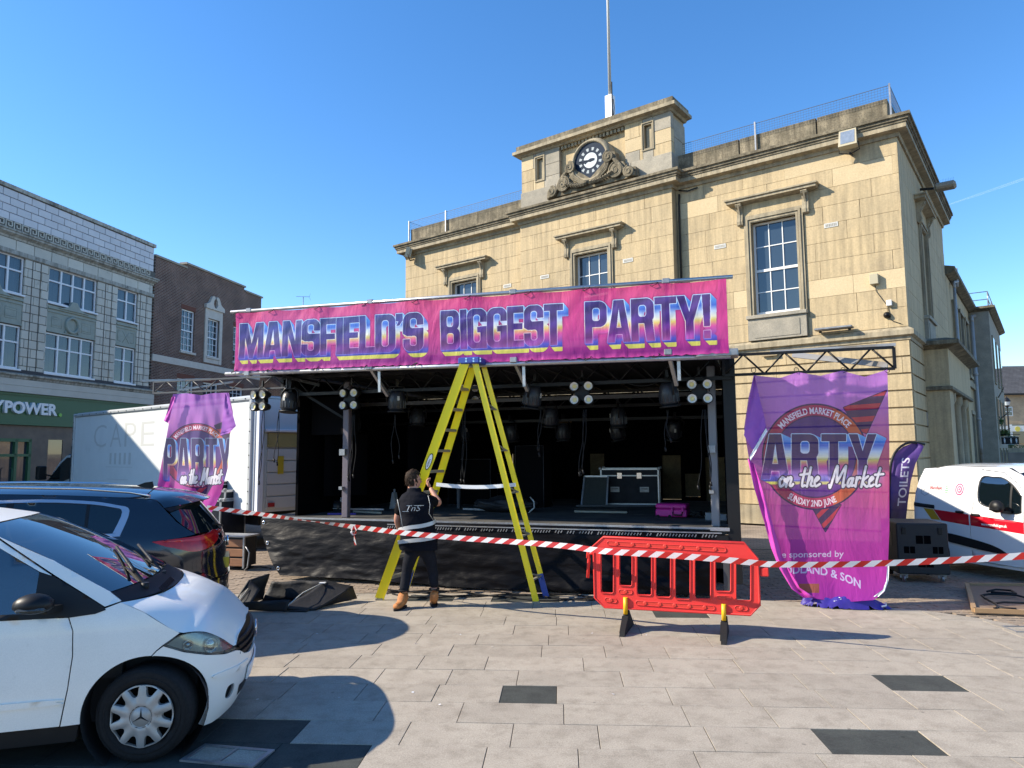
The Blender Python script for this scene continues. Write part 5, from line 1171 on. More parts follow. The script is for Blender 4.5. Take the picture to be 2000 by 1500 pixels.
def par_lamp():
    t=thing('moving_head','','stage lamp'); b=MB(); b.lathe([(.0,-.14),(.09,-.14),(.115,-.1),(.12,.02),(.1,.1),(.08,.14),(.0,.14)],None,16); 
    for k in range(14): a_=2*PI*k/14; b.bar((.118*math.cos(a_),.118*math.sin(a_),-.1),(.118*math.cos(a_),.118*math.sin(a_),.0),.012)
    b.build('body',M['lampblue'] if 'lampblue' in M else M.setdefault('lampblue',mat('black_lamp_body',(.02,.022,.028),.4)),t)
    b=MB(); b.tube([(-.14,0,-.02),(-.145,0,.13),(-.09,0,.2),(.09,0,.2),(.145,0,.13),(.14,0,-.02)],.012,6); b.bar((0,0,.2),(0,0,.3),.04); b.build('yoke',M['black'],t)
    b=MB(); b.box(-.02,.01,-.125,-.118,-.0,.06); b.build('label_plate',M['ltgrey'],t); b=MB(); b.cyl((0,0,-.16),(0,0,-.14),.13,n=16); b.build('rim',M['bplastic'],t); return t
QL=[(510,783,'four cell lamp hanging at the left end of the stage over the white truck'),(685,780,'four cell lamp above the purple grey post'),(1137,768,'four cell lamp between the two moving heads right of the ladder'),(1366,765,'four cell lamp closest to the right end of the stage')]
q0=quad_lamp()
for i,(x,y,lb) in enumerate(QL):
    (u,z)=stx(x,y,.12); o=q0 if i==0 else copytree(q0); o.location=ST.P(u,.12,z); o.rotation_euler=(0,0,ST.rot()+R(-8+i*5)); o['label']=lb; o['group']='lamps hung along the front of the stage'
(u,z)=stx(915,770,-1.2); o=copytree(q0); o.location=ST.P(u,-1.2,z); o.rotation_euler=(0,0,ST.rot()+.5); o['label']='four cell lamp partly hidden behind the yellow ladder'; o['group']='lamps hung along the front of the stage'
p0_=par_lamp()
for i,(x,y,lb,bk) in enumerate([(565,785,'black ribbed lamp hanging in front of the white truck',0),(775,783,'black ribbed lamp hanging left of the ladder under the banner',0),(1040,775,'black ribbed lamp hanging just right of the ladder',0),(1306,770,'black lamp with small lit panel left of the last four cell lamp',0),(690,825,'dark lamp hung lower behind the purple grey post',-1.8),(815,815,'dark lamp hung low in the middle of the left bay',-1.8),(1075,815,'dark lamp hung low behind the ladder on the right',-1.8),(1208,815,'dark lamp hung low in the centre of the right bay',-1.8)]):
    (u,z)=stx(x,y,.1+bk); o=p0_ if i==0 else copytree(p0_); o.location=ST.P(u,.1+bk,z); o.rotation_euler=(R(8*(i%3)-6),0,ST.rot()+i*.7); o['label']=lb; o['group']='lamps hung along the front of the stage'
    if i<4: o.scale=(1.12,1.12,1.12)
rc=random.Random(9); cab=[]
for i,(x,y0,y1,lb) in enumerate([(545,800,905,'slack cables hanging from the lamp in front of the truck'),(690,810,940,'cables hanging behind the purple grey post'),(770,810,900,'cable looped below the ribbed lamp left of the ladder'),(905,800,950,'cables with plugs hanging beside the ladder steps'),(1055,800,890,'cables hanging just right of the ladder'),(1140,800,930,'pair of cables hanging below the middle four cell lamp'),(1302,800,875,'two cables with plugs hanging in the right bay'),(1372,800,950,'long cable with a loop hanging near the right post'),(515,800,950,'cable running down the rear edge of the white truck')]):
    t=thing('hanging_cable',lb,'cable',ST.P(*([stx(x,y0,.08)[0],.08,0])),ST.rot(),'cables hanging from the lamps')
    z0=stx(x,y0,.08)[1]; z1=stx(x,y1,.08)[1]
    for q in range(2+(i%2)):
        b=MB(); pts=[]; ph=rc.uniform(0,6); dx=rc.uniform(-.04,.04); zz=z1+rc.uniform(0,.15)
        for k in range(13): f=k/12; pts.append((dx*2*f+.025*math.sin(f*7+ph)*f+q*.02,.02*math.sin(f*5+ph),z0+(zz-z0)*f))
        b.tube(pts,.0065,5); c_=b.build('lead',M['rubber'],t); b=MB(); b.cyl(pts[-1],Vector(pts[-1])+Vector((.01,0,-.06)),.014,n=8); b.build('plug',M['bplastic'],c_)

M['scrim']=mat('brown_hessian_scrim',(.17,.125,.065),.95,c2=(.11,.08,.045),scale=8,fine=.3,finescale=70)
for i,(p,q,r_,s_) in enumerate(bh_):
    if i!=7: b=MB(); b.add([(p,DP-.05,r_),(q,DP-.05,r_),(q,DP-.05,s_),(p,DP-.05,s_)],[(0,1,2,3)]); b.build('hessian_panel',M['scrim'],stage,fixn=False)

for i in range(6):
    o=copytree(p0_); o.location=ST.P(.9+i*1.02,-2.9,2.33); o.rotation_euler=(R(-25+i*9),0,ST.rot()+i*1.3); o['label']='dark lamp on the rear bar '+('at its left end beyond the purple grey post','left of the person and ladder','directly behind the ladder','above the grey carpeted case lid','above the wide flight case','at its right end near the right post')[i]; o['group']='dark lamps on the rear bar'
for i,(x,y,w_,h_) in enumerate(((1.5,3.2,.9,.9),(2.4,3.6,.7,.6),(3.05,2.8,.55,1.15))):
    b=MB(); b.bbox(x,x+w_,y,y+.6,DK,DK+h_,.01); o=b.build('equipment_box',M['blackmatt']); o.location=ST.o; o.rotation_euler=(0,0,ST.rot()); tag(o,('wide dark equipment box at the back left of the stage','low dark equipment box between its two neighbours on stage','tall narrow dark equipment box behind the ladder')[i],'box','dark equipment boxes at the back of the stage')
    b=MB(); e=[(x,y,DK+h_),(x+w_,y,DK+h_),(x+w_,y,DK),(x,y,DK)]; b.tube(e,.008,4,closed=True); b.build('edge_trim',M['battn'],o)
b=MB(); rz_=random.Random(31)
for k in range(9):
    x0=.3+k*.74; x1=x0+.74; dz=rz_.uniform(.05,.16); y=.02
    b.tube([(x0+(x1-x0)*f,y,zT+.02-dz*4*f*(1-f)) for f in [q/8 for q in range(9)]],.008,5)
b.build('festoon_cable',M['rubber'],stage)
# ================================================================== VEHICLES
def pinside(p,poly_):
    x,y=p; c=False; n=len(poly_)
    for i in range(n):
        (x1,y1),(x2,y2)=poly_[i],poly_[(i+1)%n]
        if (y1>y)!=(y2>y) and x<(x2-x1)*(y-y1)/(y2-y1)+x1: c=not c
    return c
def smooth_poly(pts,k=4,closed=True):
    """Catmull-Rom through the points; points given with a third value are sharp"""
    n=len(pts); out=[]
    for i in range(n if closed else n-1):
        p1=pts[i]; p2=pts[(i+1)%n]; s1=len(p1)>2; s2=len(p2)>2
        p0=pts[i-1] if (closed or i>0) and not s1 else p1; p3=(pts[(i+2)%n] if closed else pts[min(n-1,i+2)]) if not s2 else p2
        for q in range(k):
            t=q/k; out.append(tuple(.5*((2*p1[j])+(-p0[j]+p2[j])*t+(2*p0[j]-5*p1[j]+4*p2[j]-p3[j])*t*t+(-p0[j]+3*p1[j]-3*p2[j]+p3[j])*t**3) for j in (0,1)))
    if not closed: out.append(tuple(pts[-1][:2]))
    return out
def arc(cx,cz,r,a0,a1,n=14): return [(cx+r*math.cos(R(a0+(a1-a0)*i/n)),cz+r*math.sin(R(a0+(a1-a0)*i/n))) for i in range(n+1)]
def fill2d(outer,holes,sp,fn,mb=None,mi=0,both=False,flip=False,thick=0,tn=None):
    """triangulate a 2D outline with inner grid points and carry it through fn(u,v)"""
    def dense(p):
        out=[]
        for i in range(len(p)):
            a,b_=p[i],p[(i+1)%len(p)]; L=math.hypot(b_[0]-a[0],b_[1]-a[1]); n=max(1,int(L/sp+.5))
            for k in range(n): out.append((a[0]+(b_[0]-a[0])*k/n,a[1]+(b_[1]-a[1])*k/n))
        return out
    outer=dense(outer); holes=[dense(h) for h in holes]; V=[]; Ed=[]
    for lp in [outer]+holes:
        k=len(V); V+=[Vector(p) for p in lp]; Ed+=[(k+i,k+(i+1)%len(lp)) for i in range(len(lp))]
    nb=len(V); xs=[p[0] for p in outer]; ys=[p[1] for p in outer]; x=min(xs)+sp*.5
    bd=[(outer[i],outer[(i+1)%len(outer)]) for i in range(len(outer))]
    allp=np.array([p for lp in [outer]+holes for p in lp])
    while x<max(xs):
        y=min(ys)+sp*.5
        while y<max(ys):
            if pinside((x,y),outer) and not any(pinside((x,y),h) for h in holes):
                if ((allp[:,0]-x)**2+(allp[:,1]-y)**2).min()>(sp*.45)**2: V.append(Vector((x,y)))
            y+=sp
        x+=sp
    r=delaunay_2d_cdt(V,Ed,[],0,1e-6); vo=r[0]; fs=[]
    for f in r[2]:
        c=(sum(vo[i][0] for i in f)/len(f),sum(vo[i][1] for i in f)/len(f))
        if pinside(c,outer) and not any(pinside(c,h) for h in holes): fs.append(tuple(f))
    mb=mb or MB(); P=[fn(v[0],v[1]) for v in vo]
    mb.add(P,[f[::-1] if flip else f for f in fs],mi,True)
    if thick:
        k=len(mb.v)
        for lp0,lp in zip([0]+[len(outer)+sum(len(h) for h in holes[:i]) for i in range(len(holes))],[outer]+holes):
            m=len(lp); k=len(mb.v); q=[fn(*p) for p in lp]; mb.v+=[tuple(v) for v in q]+[tuple(tn(*p)) for p in lp]
            for i in range(m): mb.f.append((k+i,k+(i+1)%m,k+m+(i+1)%m,k+m+i)); mb.mi.append(mi); mb.sm.append(False)
    if both:
        k=[tuple((p[0],-p[1],p[2])) for p in P]; mb.add(k,[f if flip else f[::-1] for f in fs],mi,True)
    return mb
class Shell:
    def __init__(s,W,XR,x0,XL=None,xl0=None,n=2.3):
        s.W,s.XR,s.x0,s.XL,s.xl0,s.n=W,XR,x0,XL,xl0,n
        s.Lr=max(v for _,v in XR)-x0; s.Ll=(xl0-min(v for _,v in XL)) if XL else 0
    def f(s,tab,z): return float(np.interp(z,[a for a,_ in tab],[b for _,b in tab]))
    def fs(s,tab,z): return sum(s.f(tab,z+d)*w_ for d,w_ in ((-.06,.2),(-.03,.2),(0,.2),(.03,.2),(.06,.2)))
    def pt(s,u,z,off=0.0):
        W_=s.fs(s.W,z)+off
        if u>s.x0:
            th=min(PI/2,(u-s.x0)/s.Lr); L=s.fs(s.XR,z)-s.x0+off; return (s.x0+L*math.sin(th)**(2/s.n),-W_*max(0,math.cos(th))**(2/s.n),z)
        if s.XL and u<s.xl0:
            th=min(PI/2,(s.xl0-u)/s.Ll); L=s.xl0-s.fs(s.XL,z)+off; return (s.xl0-L*math.sin(th)**(2/s.n),-W_*max(0,math.cos(th))**(2/s.n),z)
        return (u,-W_,z)
    @property
    def ur(s): return s.x0+s.Lr*PI/2
    @property
    def ul(s): return s.xl0-s.Ll*PI/2
def panel(sh,name,outer,m,parent,holes=(),off=0,sp=.05,both=True,label=None,thick=.012):
    fn=lambda u,z:sh.pt(u,z,off)
    mb=fill2d(outer,list(holes),sp,fn,thick=thick,tn=lambda u,z:sh.pt(u,z,off-thick)); o=mb.build(name,m,parent,label=label,fixn=False)
    if both:
        me=o.data.copy(); me.transform(Matrix.Scale(-1,4,(0,1,0))); me.flip_normals(); link(name,me,None,parent)
    return o
def loft(name,E,C,m,parent,px=2,pz=2.4,ns=12,label=None,s0=-1,s1=1,off=0):
    """surface between the near edge curve E, its mirror, and the centre line C (same number of points)"""
    vs=[];n=len(E); k=2*ns+1
    for e,c in zip(E,C):
        for j in range(k):
            s_=s0+(s1-s0)*j/(k-1); a_=abs(s_); vs.append((c[0]+(e[0]-c[0])*a_**px,s_*abs(e[1]),c[2]+(e[2]-c[2])*a_**pz+off))
    fs=[(i*k+j,i*k+j+1,(i+1)*k+j+1,(i+1)*k+j) for i in range(n-1) for j in range(k-1)]
    mb=MB(); mb.add(vs,fs,0,True); return mb.build(name,m,parent,label=label)
def resample(pts,n):
    pts=[Vector(p) for p in pts]; d=[0]
    for a,b_ in zip(pts,pts[1:]): d.append(d[-1]+(b_-a).length)
    out=[]
    P=np.array([tuple(p) for p in pts])
    # smooth through Catmull-Rom first
    m=[]
    for i in range(len(pts)-1):
        p0=pts[max(0,i-1)];p1=pts[i];p2=pts[i+1];p3=pts[min(len(pts)-1,i+2)]
        for q in range(8):
            t=q/8; m.append(.5*((2*p1)+(-p0+p2)*t+(2*p0-5*p1+4*p2-p3)*t*t+(-p0+3*p1-3*p2+p3)*t**3))
    m.append(pts[-1]); d=[0]
    for a,b_ in zip(m,m[1:]): d.append(d[-1]+(b_-a).length)
    M_=np.array([tuple(p) for p in m]); T=np.linspace(0,d[-1],n); return [tuple(np.interp(t,d,M_[:,j]) for j in range(3)) for t in T]
def paint(name,c,rough=.28,coat=1.0,dirt=None,metal=0.0):
    return mat(name,c,rough,coat=coat,dirt=dirt,dirtscale=3.5,dirtlo=.66,metal=metal,coord='obj')
M['cwhite']=paint('white_car_paint',(.84,.81,.75),.38,.3)
M['cdirty']=mat('dusty_white_car_paint',(.84,.81,.755),.38,coat=.5,c2=(.77,.745,.69),scale=3,dirt=(.58,.56,.51),dirtscale=7,dirtlo=.62,coord='obj',fine=.05,finescale=160)
M['cnavy']=paint('dark_navy_car_paint',(.0025,.006,.014),.15)
M['cglass']=glass_mat('tinted_car_glass',(.006,.012,.016),.015,.9,.72,2.3)
M['cglassd']=glass_mat('privacy_car_glass',(.004,.010,.012),.015,.9)
M['hub']=mat('silver_hubcap',(.42,.41,.40),.42,c2=(.33,.32,.30),scale=12,metal=.35,coord='obj',dirt=(.16,.13,.1),dirtscale=14,dirtlo=.6)
M['lampg']=glass_mat('headlamp_glass',(.6,.62,.58),.03,.9,.12)
M['redg']=mat('red_lamp_glass',(.55,.010,.014),.2,spec=.5,coat=.3,c2=(.30,.005,.008),scale=14,coord='obj')
M['inter']=plain('car_interior',(.02,.02,.022),.8)
def wheel(parent,x,y,z,R_,w_,kind,side=-1,steer=0):
    t=bpy.data.objects.new('wheel',None); COL.objects.link(t); t.parent=parent; t.location=(x,y,z); t.rotation_euler=(0,0,steer)
    MM=Matrix.Rotation(PI/2,4,'X') if side<0 else Matrix.Rotation(-PI/2,4,'X')      # local z -> outwards
    b=MB(); rr_=R_*.66
    b.lathe([(rr_,-w_),(R_*.9,-w_),(R_*.985,-w_*.9),(R_,-w_*.75),(R_,-w_*.25),(R_*.985,-.018),(R_*.95,-.002),(R_*.86,.008),(R_*.76,.004),(rr_,-.004),(rr_*.98,-.03)],MM,64)
    b.build('tyre',M['rubber'],t)
    b=MB()
    for r0 in (.93,.80): b.lathe([(R_*r0,.006 if r0<.9 else .003),(R_*r0-.0,.010 if r0<.9 else .006),(R_*r0-.008,.007)],MM,64)
    b.build('tyre_ring',M['rubber'],t)
    b=MB(); b.lathe([(0,-.06),(rr_*.96,-.06),(rr_*.99,-.005),(rr_*1.0,-.002),(rr_*.97,.0)],MM,48); b.build('rim',M['black'] if kind!='plain' else M['hub'],t)
    if kind=='ten':
        ro=rr_*.985; out=[(ro*math.cos(a_),ro*math.sin(a_)) for a_ in np.linspace(0,2*PI,61)[:-1]]; hs=[]
        for k in range(10):
            a_=2*PI*(k+.5)/10+PI/2; ca,sa=math.cos(a_),math.sin(a_); pts=[]
            for (r_,t_) in ((.95,-.20),(.90,-.17),(.80,-.13),(.72,-.10),(.66,-.05),(.645,0),(.66,.05),(.72,.10),(.80,.13),(.90,.17),(.95,.20),(.955,0)):
                rr2=ro*r_; tt=ro*t_; pts.append((rr2*ca-tt*sa,rr2*sa+tt*ca))
            hs.append(pts)
        def dome(u,v):
            r_=math.hypot(u,v)/ro; an=(math.atan2(v,u)-PI/2)/(2*PI/10); z_=.012+.022*(1-r_**2)+.008*math.cos(2*PI*an)*min(1,r_*1.3)**2 - (.018 if r_<.36 else 0)*(1-min(1,(r_/.36))**6)
            return MM@Vector((u,v,z_))
        mb=fill2d(out,hs,.016,dome,thick=.02,tn=lambda u,v:MM@Vector((u,v,-.012))); mb.build('hubcap',M['hub'],t)
        b=MB(); b.lathe([(rr_*.33,.022),(rr_*.345,.030),(rr_*.36,.022)],MM,32); b.build('emblem_ring',M['bplastic'],t)
        b=MB(); b.lathe([(0,.027),(rr_*.31,.025),(rr_*.325,.02)],MM,32); b.build('emblem_plate',M['hub'],t)
        b=MB()
        for k in range(3):
            a_=PI/2+k*2*PI/3; d=Vector((math.cos(a_),math.sin(a_),0)); s_=Vector((-d.y,d.x,0)); c=Vector((0,0,.029)); tip=d*rr_*.30+Vector((0,0,.029)); b.add([MM@p for p in (c+s_*.007,tip,c-s_*.007,c+Vector((0,0,.006)))],[(0,1,3),(1,2,3)])
        b.build('three_point_star',M['black'],t,fixn=False)
    else:
        b=MB()
        for k in range(5):
            a_=2*PI*k/5+.3; d=Vector((math.cos(a_),math.sin(a_),0)); b.bar(MM@(d*.04+Vector((0,0,.0))),MM@(d*rr_*.95+Vector((0,0,-.01))),.07,.03,up=MM@Vector((0,0,1)))
        b.cyl(MM@Vector((0,0,-.04)),MM@Vector((0,0,.015)),.06,n=16); b.build('spokes',M['hub'],t)
    return t
def well(parent,x,z,r,y0,y1):
    b=MB(); b.cyl((x,y0,z),(x,y1,z),r,n=28,caps=False); k=len(b.v); b.cyl((x,y1-.005,z),(x,y1,z),r,n=28); return b.build('wheel_well',M['inter'],parent)
# ------------------------------------------------------------------ white hatchback
YW=R(17)
car=thing('white_hatchback','dusty white hatchback with a three pointed star on its hubcap, parked nearest the viewer','car',(-2.60,5.55,0),YW)
WB=[(0.0,.80),(.2,.845),(.45,.87),(.62,.875),(.8,.87),(.95,.85),(1.05,.81),(1.2,.765),(1.4,.685),(1.5,.63),(1.6,.56)]
XRF=[(0,.40),(.12,.47),(.2,.53),(.35,.57),(.5,.585),(.6,.58),(.7,.545),(.78,.50),(.9,.36),(1.1,.2),(1.6,.2)]
A_=Shell(WB,XRF,.03,[(0,-2.95),(.5,-3.05),(1.0,-3.0),(1.6,-2.7)],-2.5,n=2.35)
UC=A_.ur; ac=(-.03,.295); AR=.368
fend=[(-.488,.94),(-.30,.968),(-.2,1.003),(-.06,.935),(.06,.85),(.158,.787),(.10,.755),(.052,.722),(-.0,.664)]+arc(*ac,AR,86,183,18)+[(-.503,.273),(-.466,.5),(-.447,.7),(-.455,.85)]
panel(A_,'fender',fend,M['cdirty'],car,sp=.045)
door=[(-1.62,.952),(-.495,.937),(-.462,.85),(-.454,.7),(-.473,.5),(-.511,.275),(-1.62,.275)]
panel(A_,'door',door,M['cdirty'],car,sp=.05)
quarter=[(-1.628,.952),(-1.628,.275),(-2.2,.275)]+arc(-2.6,.3,.37,180,0,14)[::-1]+[(A_.ul,.28),(A_.ul,.98),(-2.4,.99)]
panel(A_,'rear_quarter',quarter,M['cdirty'],car,sp=.08)
pil=[(-1.9,1.565),(-1.45,1.545),(-1.12,1.49),(-.98,1.445),(-.62,1.275),(-.27,1.068),(-.2,1.012),(-.29,.984),(-.605,1.192),(-.95,1.428),(-1.3,1.512),(-1.9,1.53)]
panel(A_,'windscreen_pillar',pil,M['cwhite'],car,sp=.04)
frame_=[(-1.62,1.515),(-1.3,1.505),(-.955,1.418),(-.62,1.188),(-.69,1.215),(-.95,1.375),(-1.3,1.455),(-1.62,1.47)]
panel(A_,'door_frame',frame_,M['cwhite'],car,sp=.04)
sail=[(-.69,1.21),(-.60,1.180),(-.30,.985),(-.282,.965),(-.34,.945),(-.49,.932),(-.69,.937)]
panel(A_,'mirror_sail',sail,M['bplastic'],car,off=.004,sp=.04)
gl=[(-.695,1.21),(-.95,1.37),(-1.3,1.45),(-1.62,1.465),(-1.62,.98),(-.695,.965)]
panel(A_,'side_window',gl,M['cglass'],car,off=-.012,sp=.08,thick=0)
panel(A_,'belt_trim',[(-1.62,.985),(-.69,.97),(-.69,.936),(-1.62,.952)],M['bplastic'],car,off=.004,sp=.06)
panel(A_,'door_moulding',smooth_poly([(-1.6,.452,1),(-.58,.444),(-.53,.43),(-.58,.41),(-1.6,.405,1)],3),M['cdirty'],car,off=.012,sp=.05,thick=.014)
panel(A_,'sill_panel',[(-2.2,.265),(-.41,.262),(-.43,.16),(-2.2,.16)],M['bplastic'],car,off=-.03,sp=.08)
# lamp, bumper
hl=smooth_poly([(.058,.722,1),(.13,.766),(.25,.777),(.35,.752),(.45,.683),(.555,.585,1),(.45,.588),(.31,.622),(.17,.668)],4)
lamp_=panel(A_,'headlamp',hl,M['lampg'],car,off=.004,sp=.03)
inn=[( (p[0]-.3)*.93+.3,(p[1]-.69)*.88+.688) for p in hl]
panel(A_,'lamp_bowl',inn,mat('lamp_reflector',(.72,.74,.72),.2,metal=.35,c2=(.42,.44,.46),scale=11,coord='obj'),lamp_,off=-.03,sp=.03,thick=0)
b=MB()
for (u,z,r_) in ((.36,.665,.045),(.20,.70,.03)):
    p=Vector(A_.pt(u,z,-.022)); q=Vector(A_.pt(u,z,.0)); d=(q-p).normalized()
    mm=Matrix.Translation(p)@d.to_track_quat('Z','Y').to_matrix().to_4x4()
    b.lathe([(0,.02),(r_*.5,.018),(r_*.9,.004),(r_,0),(r_*1.1,.012)],mm,18)
b.build('projector',M['chrome'],lamp_)
bump=[(.003,.658),(.056,.714),(.17,.660),(.31,.614),(.45,.58),(.555,.572),(.60,.555),(.66,.515),(.74,.49),(UC,.48),(UC,.15),(.62,.14),(.45,.125),(.36,.135),(.312,.16)]+arc(*ac,AR,-18,83,16)
hf=smooth_poly([(.50,.345),(.56,.345),(.575,.30),(.55,.26),(.50,.265),(.485,.30)],3); hi=smooth_poly([(.64,.30,1),(.82,.305,1),(.82,.225,1),(.66,.22,1)],2)
panel(A_,'front_bumper',bump,M['cwhite'],car,holes=[hf],sp=.035)
panel(A_,'fog_recess',[((p[0]-.53)*1.15+.53,(p[1]-.3)*1.15+.3) for p in hf],M['bplastic'],car,off=-.03,sp=.05,thick=0)
panel(A_,'lower_intake',hi,M['black'],car,off=.003,sp=.05,thick=0)
panel(A_,'bumper_strip',smooth_poly([(.345,.462),(.44,.472),(UC-.18,.455,1),(UC-.18,.42,1),(.44,.432)],3),M['cwhite'],car,off=.011,sp=.04,thick=.013)
panel(A_,'number_plate',[(UC-.17,.40),(UC,.40),(UC,.30),(UC-.17,.30)],M['upvc'],car,off=.02,sp=.08)
gr_=[(.565,.567),(.60,.55),(.66,.52),(.74,.495),(UC,.487),(UC,.70),(.62,.665),(.56,.60)]
gri=panel(A_,'grille',gr_,M['black'],car,off=-.02,sp=.04,thick=0)
for z in (.53,.575,.62): panel(A_,'grille_slat',[(.60 if z>.52 else .66,z),(UC,z),(UC,z+.016),(.60,z+.016)],M['bplastic'],gri,off=.0,sp=.05,thick=.02)
b=MB(); p=Vector(A_.pt(UC,.60,.02)); mm=Matrix.Translation(p)@Matrix.Rotation(PI/2,4,'Y')
b.tube([mm@Vector((.06*math.cos(a_),.06*math.sin(a_),0)) for a_ in np.linspace(0,2*PI,25)[:-1]],.006,6,closed=True)
for k in range(3): a_=PI+k*2*PI/3; b.bar(mm@Vector((0,0,0)),mm@Vector((.058*math.cos(a_),.058*math.sin(a_),0)),.01)
b.build('badge',M['chrome'],gri)
# upper surfaces
def E(u,z,off=0): return A_.pt(u,z,off)
Eb=resample([E(-.2,1.003),E(-.06,.937),E(.06,.853),E(.158,.79),E(.25,.782),E(.35,.757),E(.45,.688),E(.55,.605),E(.60,.66)],30)
Cb=resample([(.03,0,.985),(.16,0,.945),(.28,0,.89),(.37,0,.83),(.44,0,.77),(.50,0,.715),(.525,0,.69)],30)
loft('bonnet',Eb,Cb,M['cwhite'],car,px=3.0,pz=3.4,ns=20)
Ec=resample([E(-.272,1.066),E(-.235,1.035),E(-.2,1.006)],5); Cc=resample([(-.10,0,1.075),(-.03,0,1.02),(.03,0,.992)],5)
cw=loft('scuttle',Ec,Cc,M['bplastic'],car,px=2.4,pz=2.6)
Ew=resample([E(-1.13,1.488,-.008),E(-.98,1.443,-.008),E(-.62,1.274,-.008),E(-.275,1.069,-.008)],16); Cw=resample([(-1.0,0,1.515),(-.85,0,1.455),(-.55,0,1.315),(-.11,0,1.078)],16)
ws=loft('windscreen',Ew,Cw,M['cglass'],car,px=2.2,pz=2.6,ns=14)
Er=resample([E(-1.13,1.49),E(-1.45,1.546),E(-1.9,1.566),E(-2.6,1.50)],14); Cr=resample([(-1.0,0,1.52),(-1.4,0,1.585),(-1.95,0,1.61),(-2.75,0,1.53)],14)
loft('roof',Er,Cr,M['cwhite'],car,px=2.2,pz=2.8,ns=14)
Et=resample([E(-2.6,1.50),E(-2.9,1.0),E(-3.1,.5)],8); Ct=resample([(-2.76,0,1.53),(-3.0,0,1.0),(-3.05,0,.4)],8); loft('tailgate',Et,Ct,M['cwhite'],car)
for x0,y0,x1,y1 in ((-.20,-.45,-.42,.02),(-.17,.05,-.36,.5)):
    b=MB(); P_=[]
    for k in range(7):
        f=k/6; x=x0+(x1-x0)*f; y=y0+(y1-y0)*f; a_=abs(y)/.76; zz=1.082+(-.11-x)*.52+.02-.03*a_**2; P_.append((x,y,zz))
    b.tube(P_,.012,6); b.bar((x0+.08,y0-.05,1.05),P_[2],.022,.02); b.cyl((x0+.08,y0-.05,1.02),(x0+.08,y0-.05,1.07),.025); b.build('wiper',M['bplastic'],car)
b=MB()
for k in range(16): y=-.5+k*.03; b.bar((-.03,y,1.03),(.0,y-.01,1.005),.008)
b.build('scuttle_grille',M['black'],cw)
# black inner body so that the gaps between panels read dark
b=MB(); b.box(-2.9,-.42,-.80,.80,.18,.93); b.box(-.42,.25,-.60,.60,.2,.70); b.box(.2,.40,-.38,.38,.2,.55); b.box(-.44,-.2,-.70,.70,.5,.93); b.build('inner_body',M['inter'],car)
b=MB(); b.prism([(-2.6,.93),(-.9,.93),(-.9,1.1),(-2.6,1.1)],'y',-.6,.6); 
for y in (-.38,.38):
    for x in (-1.35,-2.2): b.bbox(x-.1,x+.1,y-.2,y+.2,.9,1.32,.05); b.bbox(x-.06,x+.06,y-.1,y+.1,1.3,1.45,.03)
b.bbox(-.75,-.3,-.65,.65,.88,1.0,.05); b.build('seats',M['inter'],car)
b=MB(); mm=Matrix.Translation((-.78,-.36,1.02))@Matrix.Rotation(-1.1,4,'Y'); b.tube([mm@Vector((.17*math.cos(a_),.17*math.sin(a_),0)) for a_ in np.linspace(0,2*PI,25)[:-1]],.014,6,closed=True); b.build('steering_wheel',M['bplastic'],car)
b=MB(); b.bar((-.80,-.55,1.20),(-.92,-.58,.95),.035,.03); b.build('red_strap',plain('red_plastic',(.35,.02,.02),.5),car)
# mirror
def mirror(parent,c,s,m1,m2):
    t=MB(); 
    prof=[(-1,.0),(-.8,.5),(-.35,.62),(.3,.55),(.8,.3),(1,.0)]
    vs=[];k=14
    for i in range(9):
        f=i/8; r_=math.sin(PI*min(1,max(.0,.04+f*.92)))**.45; x=c[0]+s[0]*(f*2-1)
        for j in range(k): a_=2*PI*j/k; vs.append((x,c[1]+s[1]*r_*math.cos(a_),c[2]+s[2]*r_*(math.sin(a_) if math.sin(a_)>0 else .72*math.sin(a_))))
    t.add(vs,[(i*k+j,i*k+(j+1)%k,(i+1)*k+(j+1)%k,(i+1)*k+j) for i in range(8) for j in range(k)]+[tuple(range(k)),tuple(8*k+j for j in range(k))],0,True); o=t.build('door_mirror',m1,parent)
    b=MB(); b.bbox(c[0]-s[0]*.75,c[0]+s[0]*.8,c[1]-s[1]*1.03,c[1]-s[1]*.6,c[2]-s[2]*.42,c[2]-s[2]*.08,.012); b.build('indicator',m2,o)
    b=MB(); b.bar((c[0]+s[0]*.4,c[1]+s[1]*.5,c[2]-s[2]*.6),(c[0]+s[0]*.9,c[1]+s[1]*2.0,c[2]-s[2]*.7),.05,.04); b.build('mirror_arm',m1,o); return o
mirror(car,(-.645,-.985,1.045),(.105,.08,.072),M['black'],M['lampg'])
wheel(car,-.04,-.865,.292,.296,.2,'ten',steer=R(-10)); wheel(car,-.03,.865,.292,.296,.2,'plain',1); wheel(car,-2.6,-.86,.292,.296,.2,'plain'); wheel(car,-2.6,.86,.292,.296,.2,'plain',1)
well(car,ac[0],ac[1],AR+.004,-.83,-.45); well(car,-2.6,.3,.37,-.83,-.45)
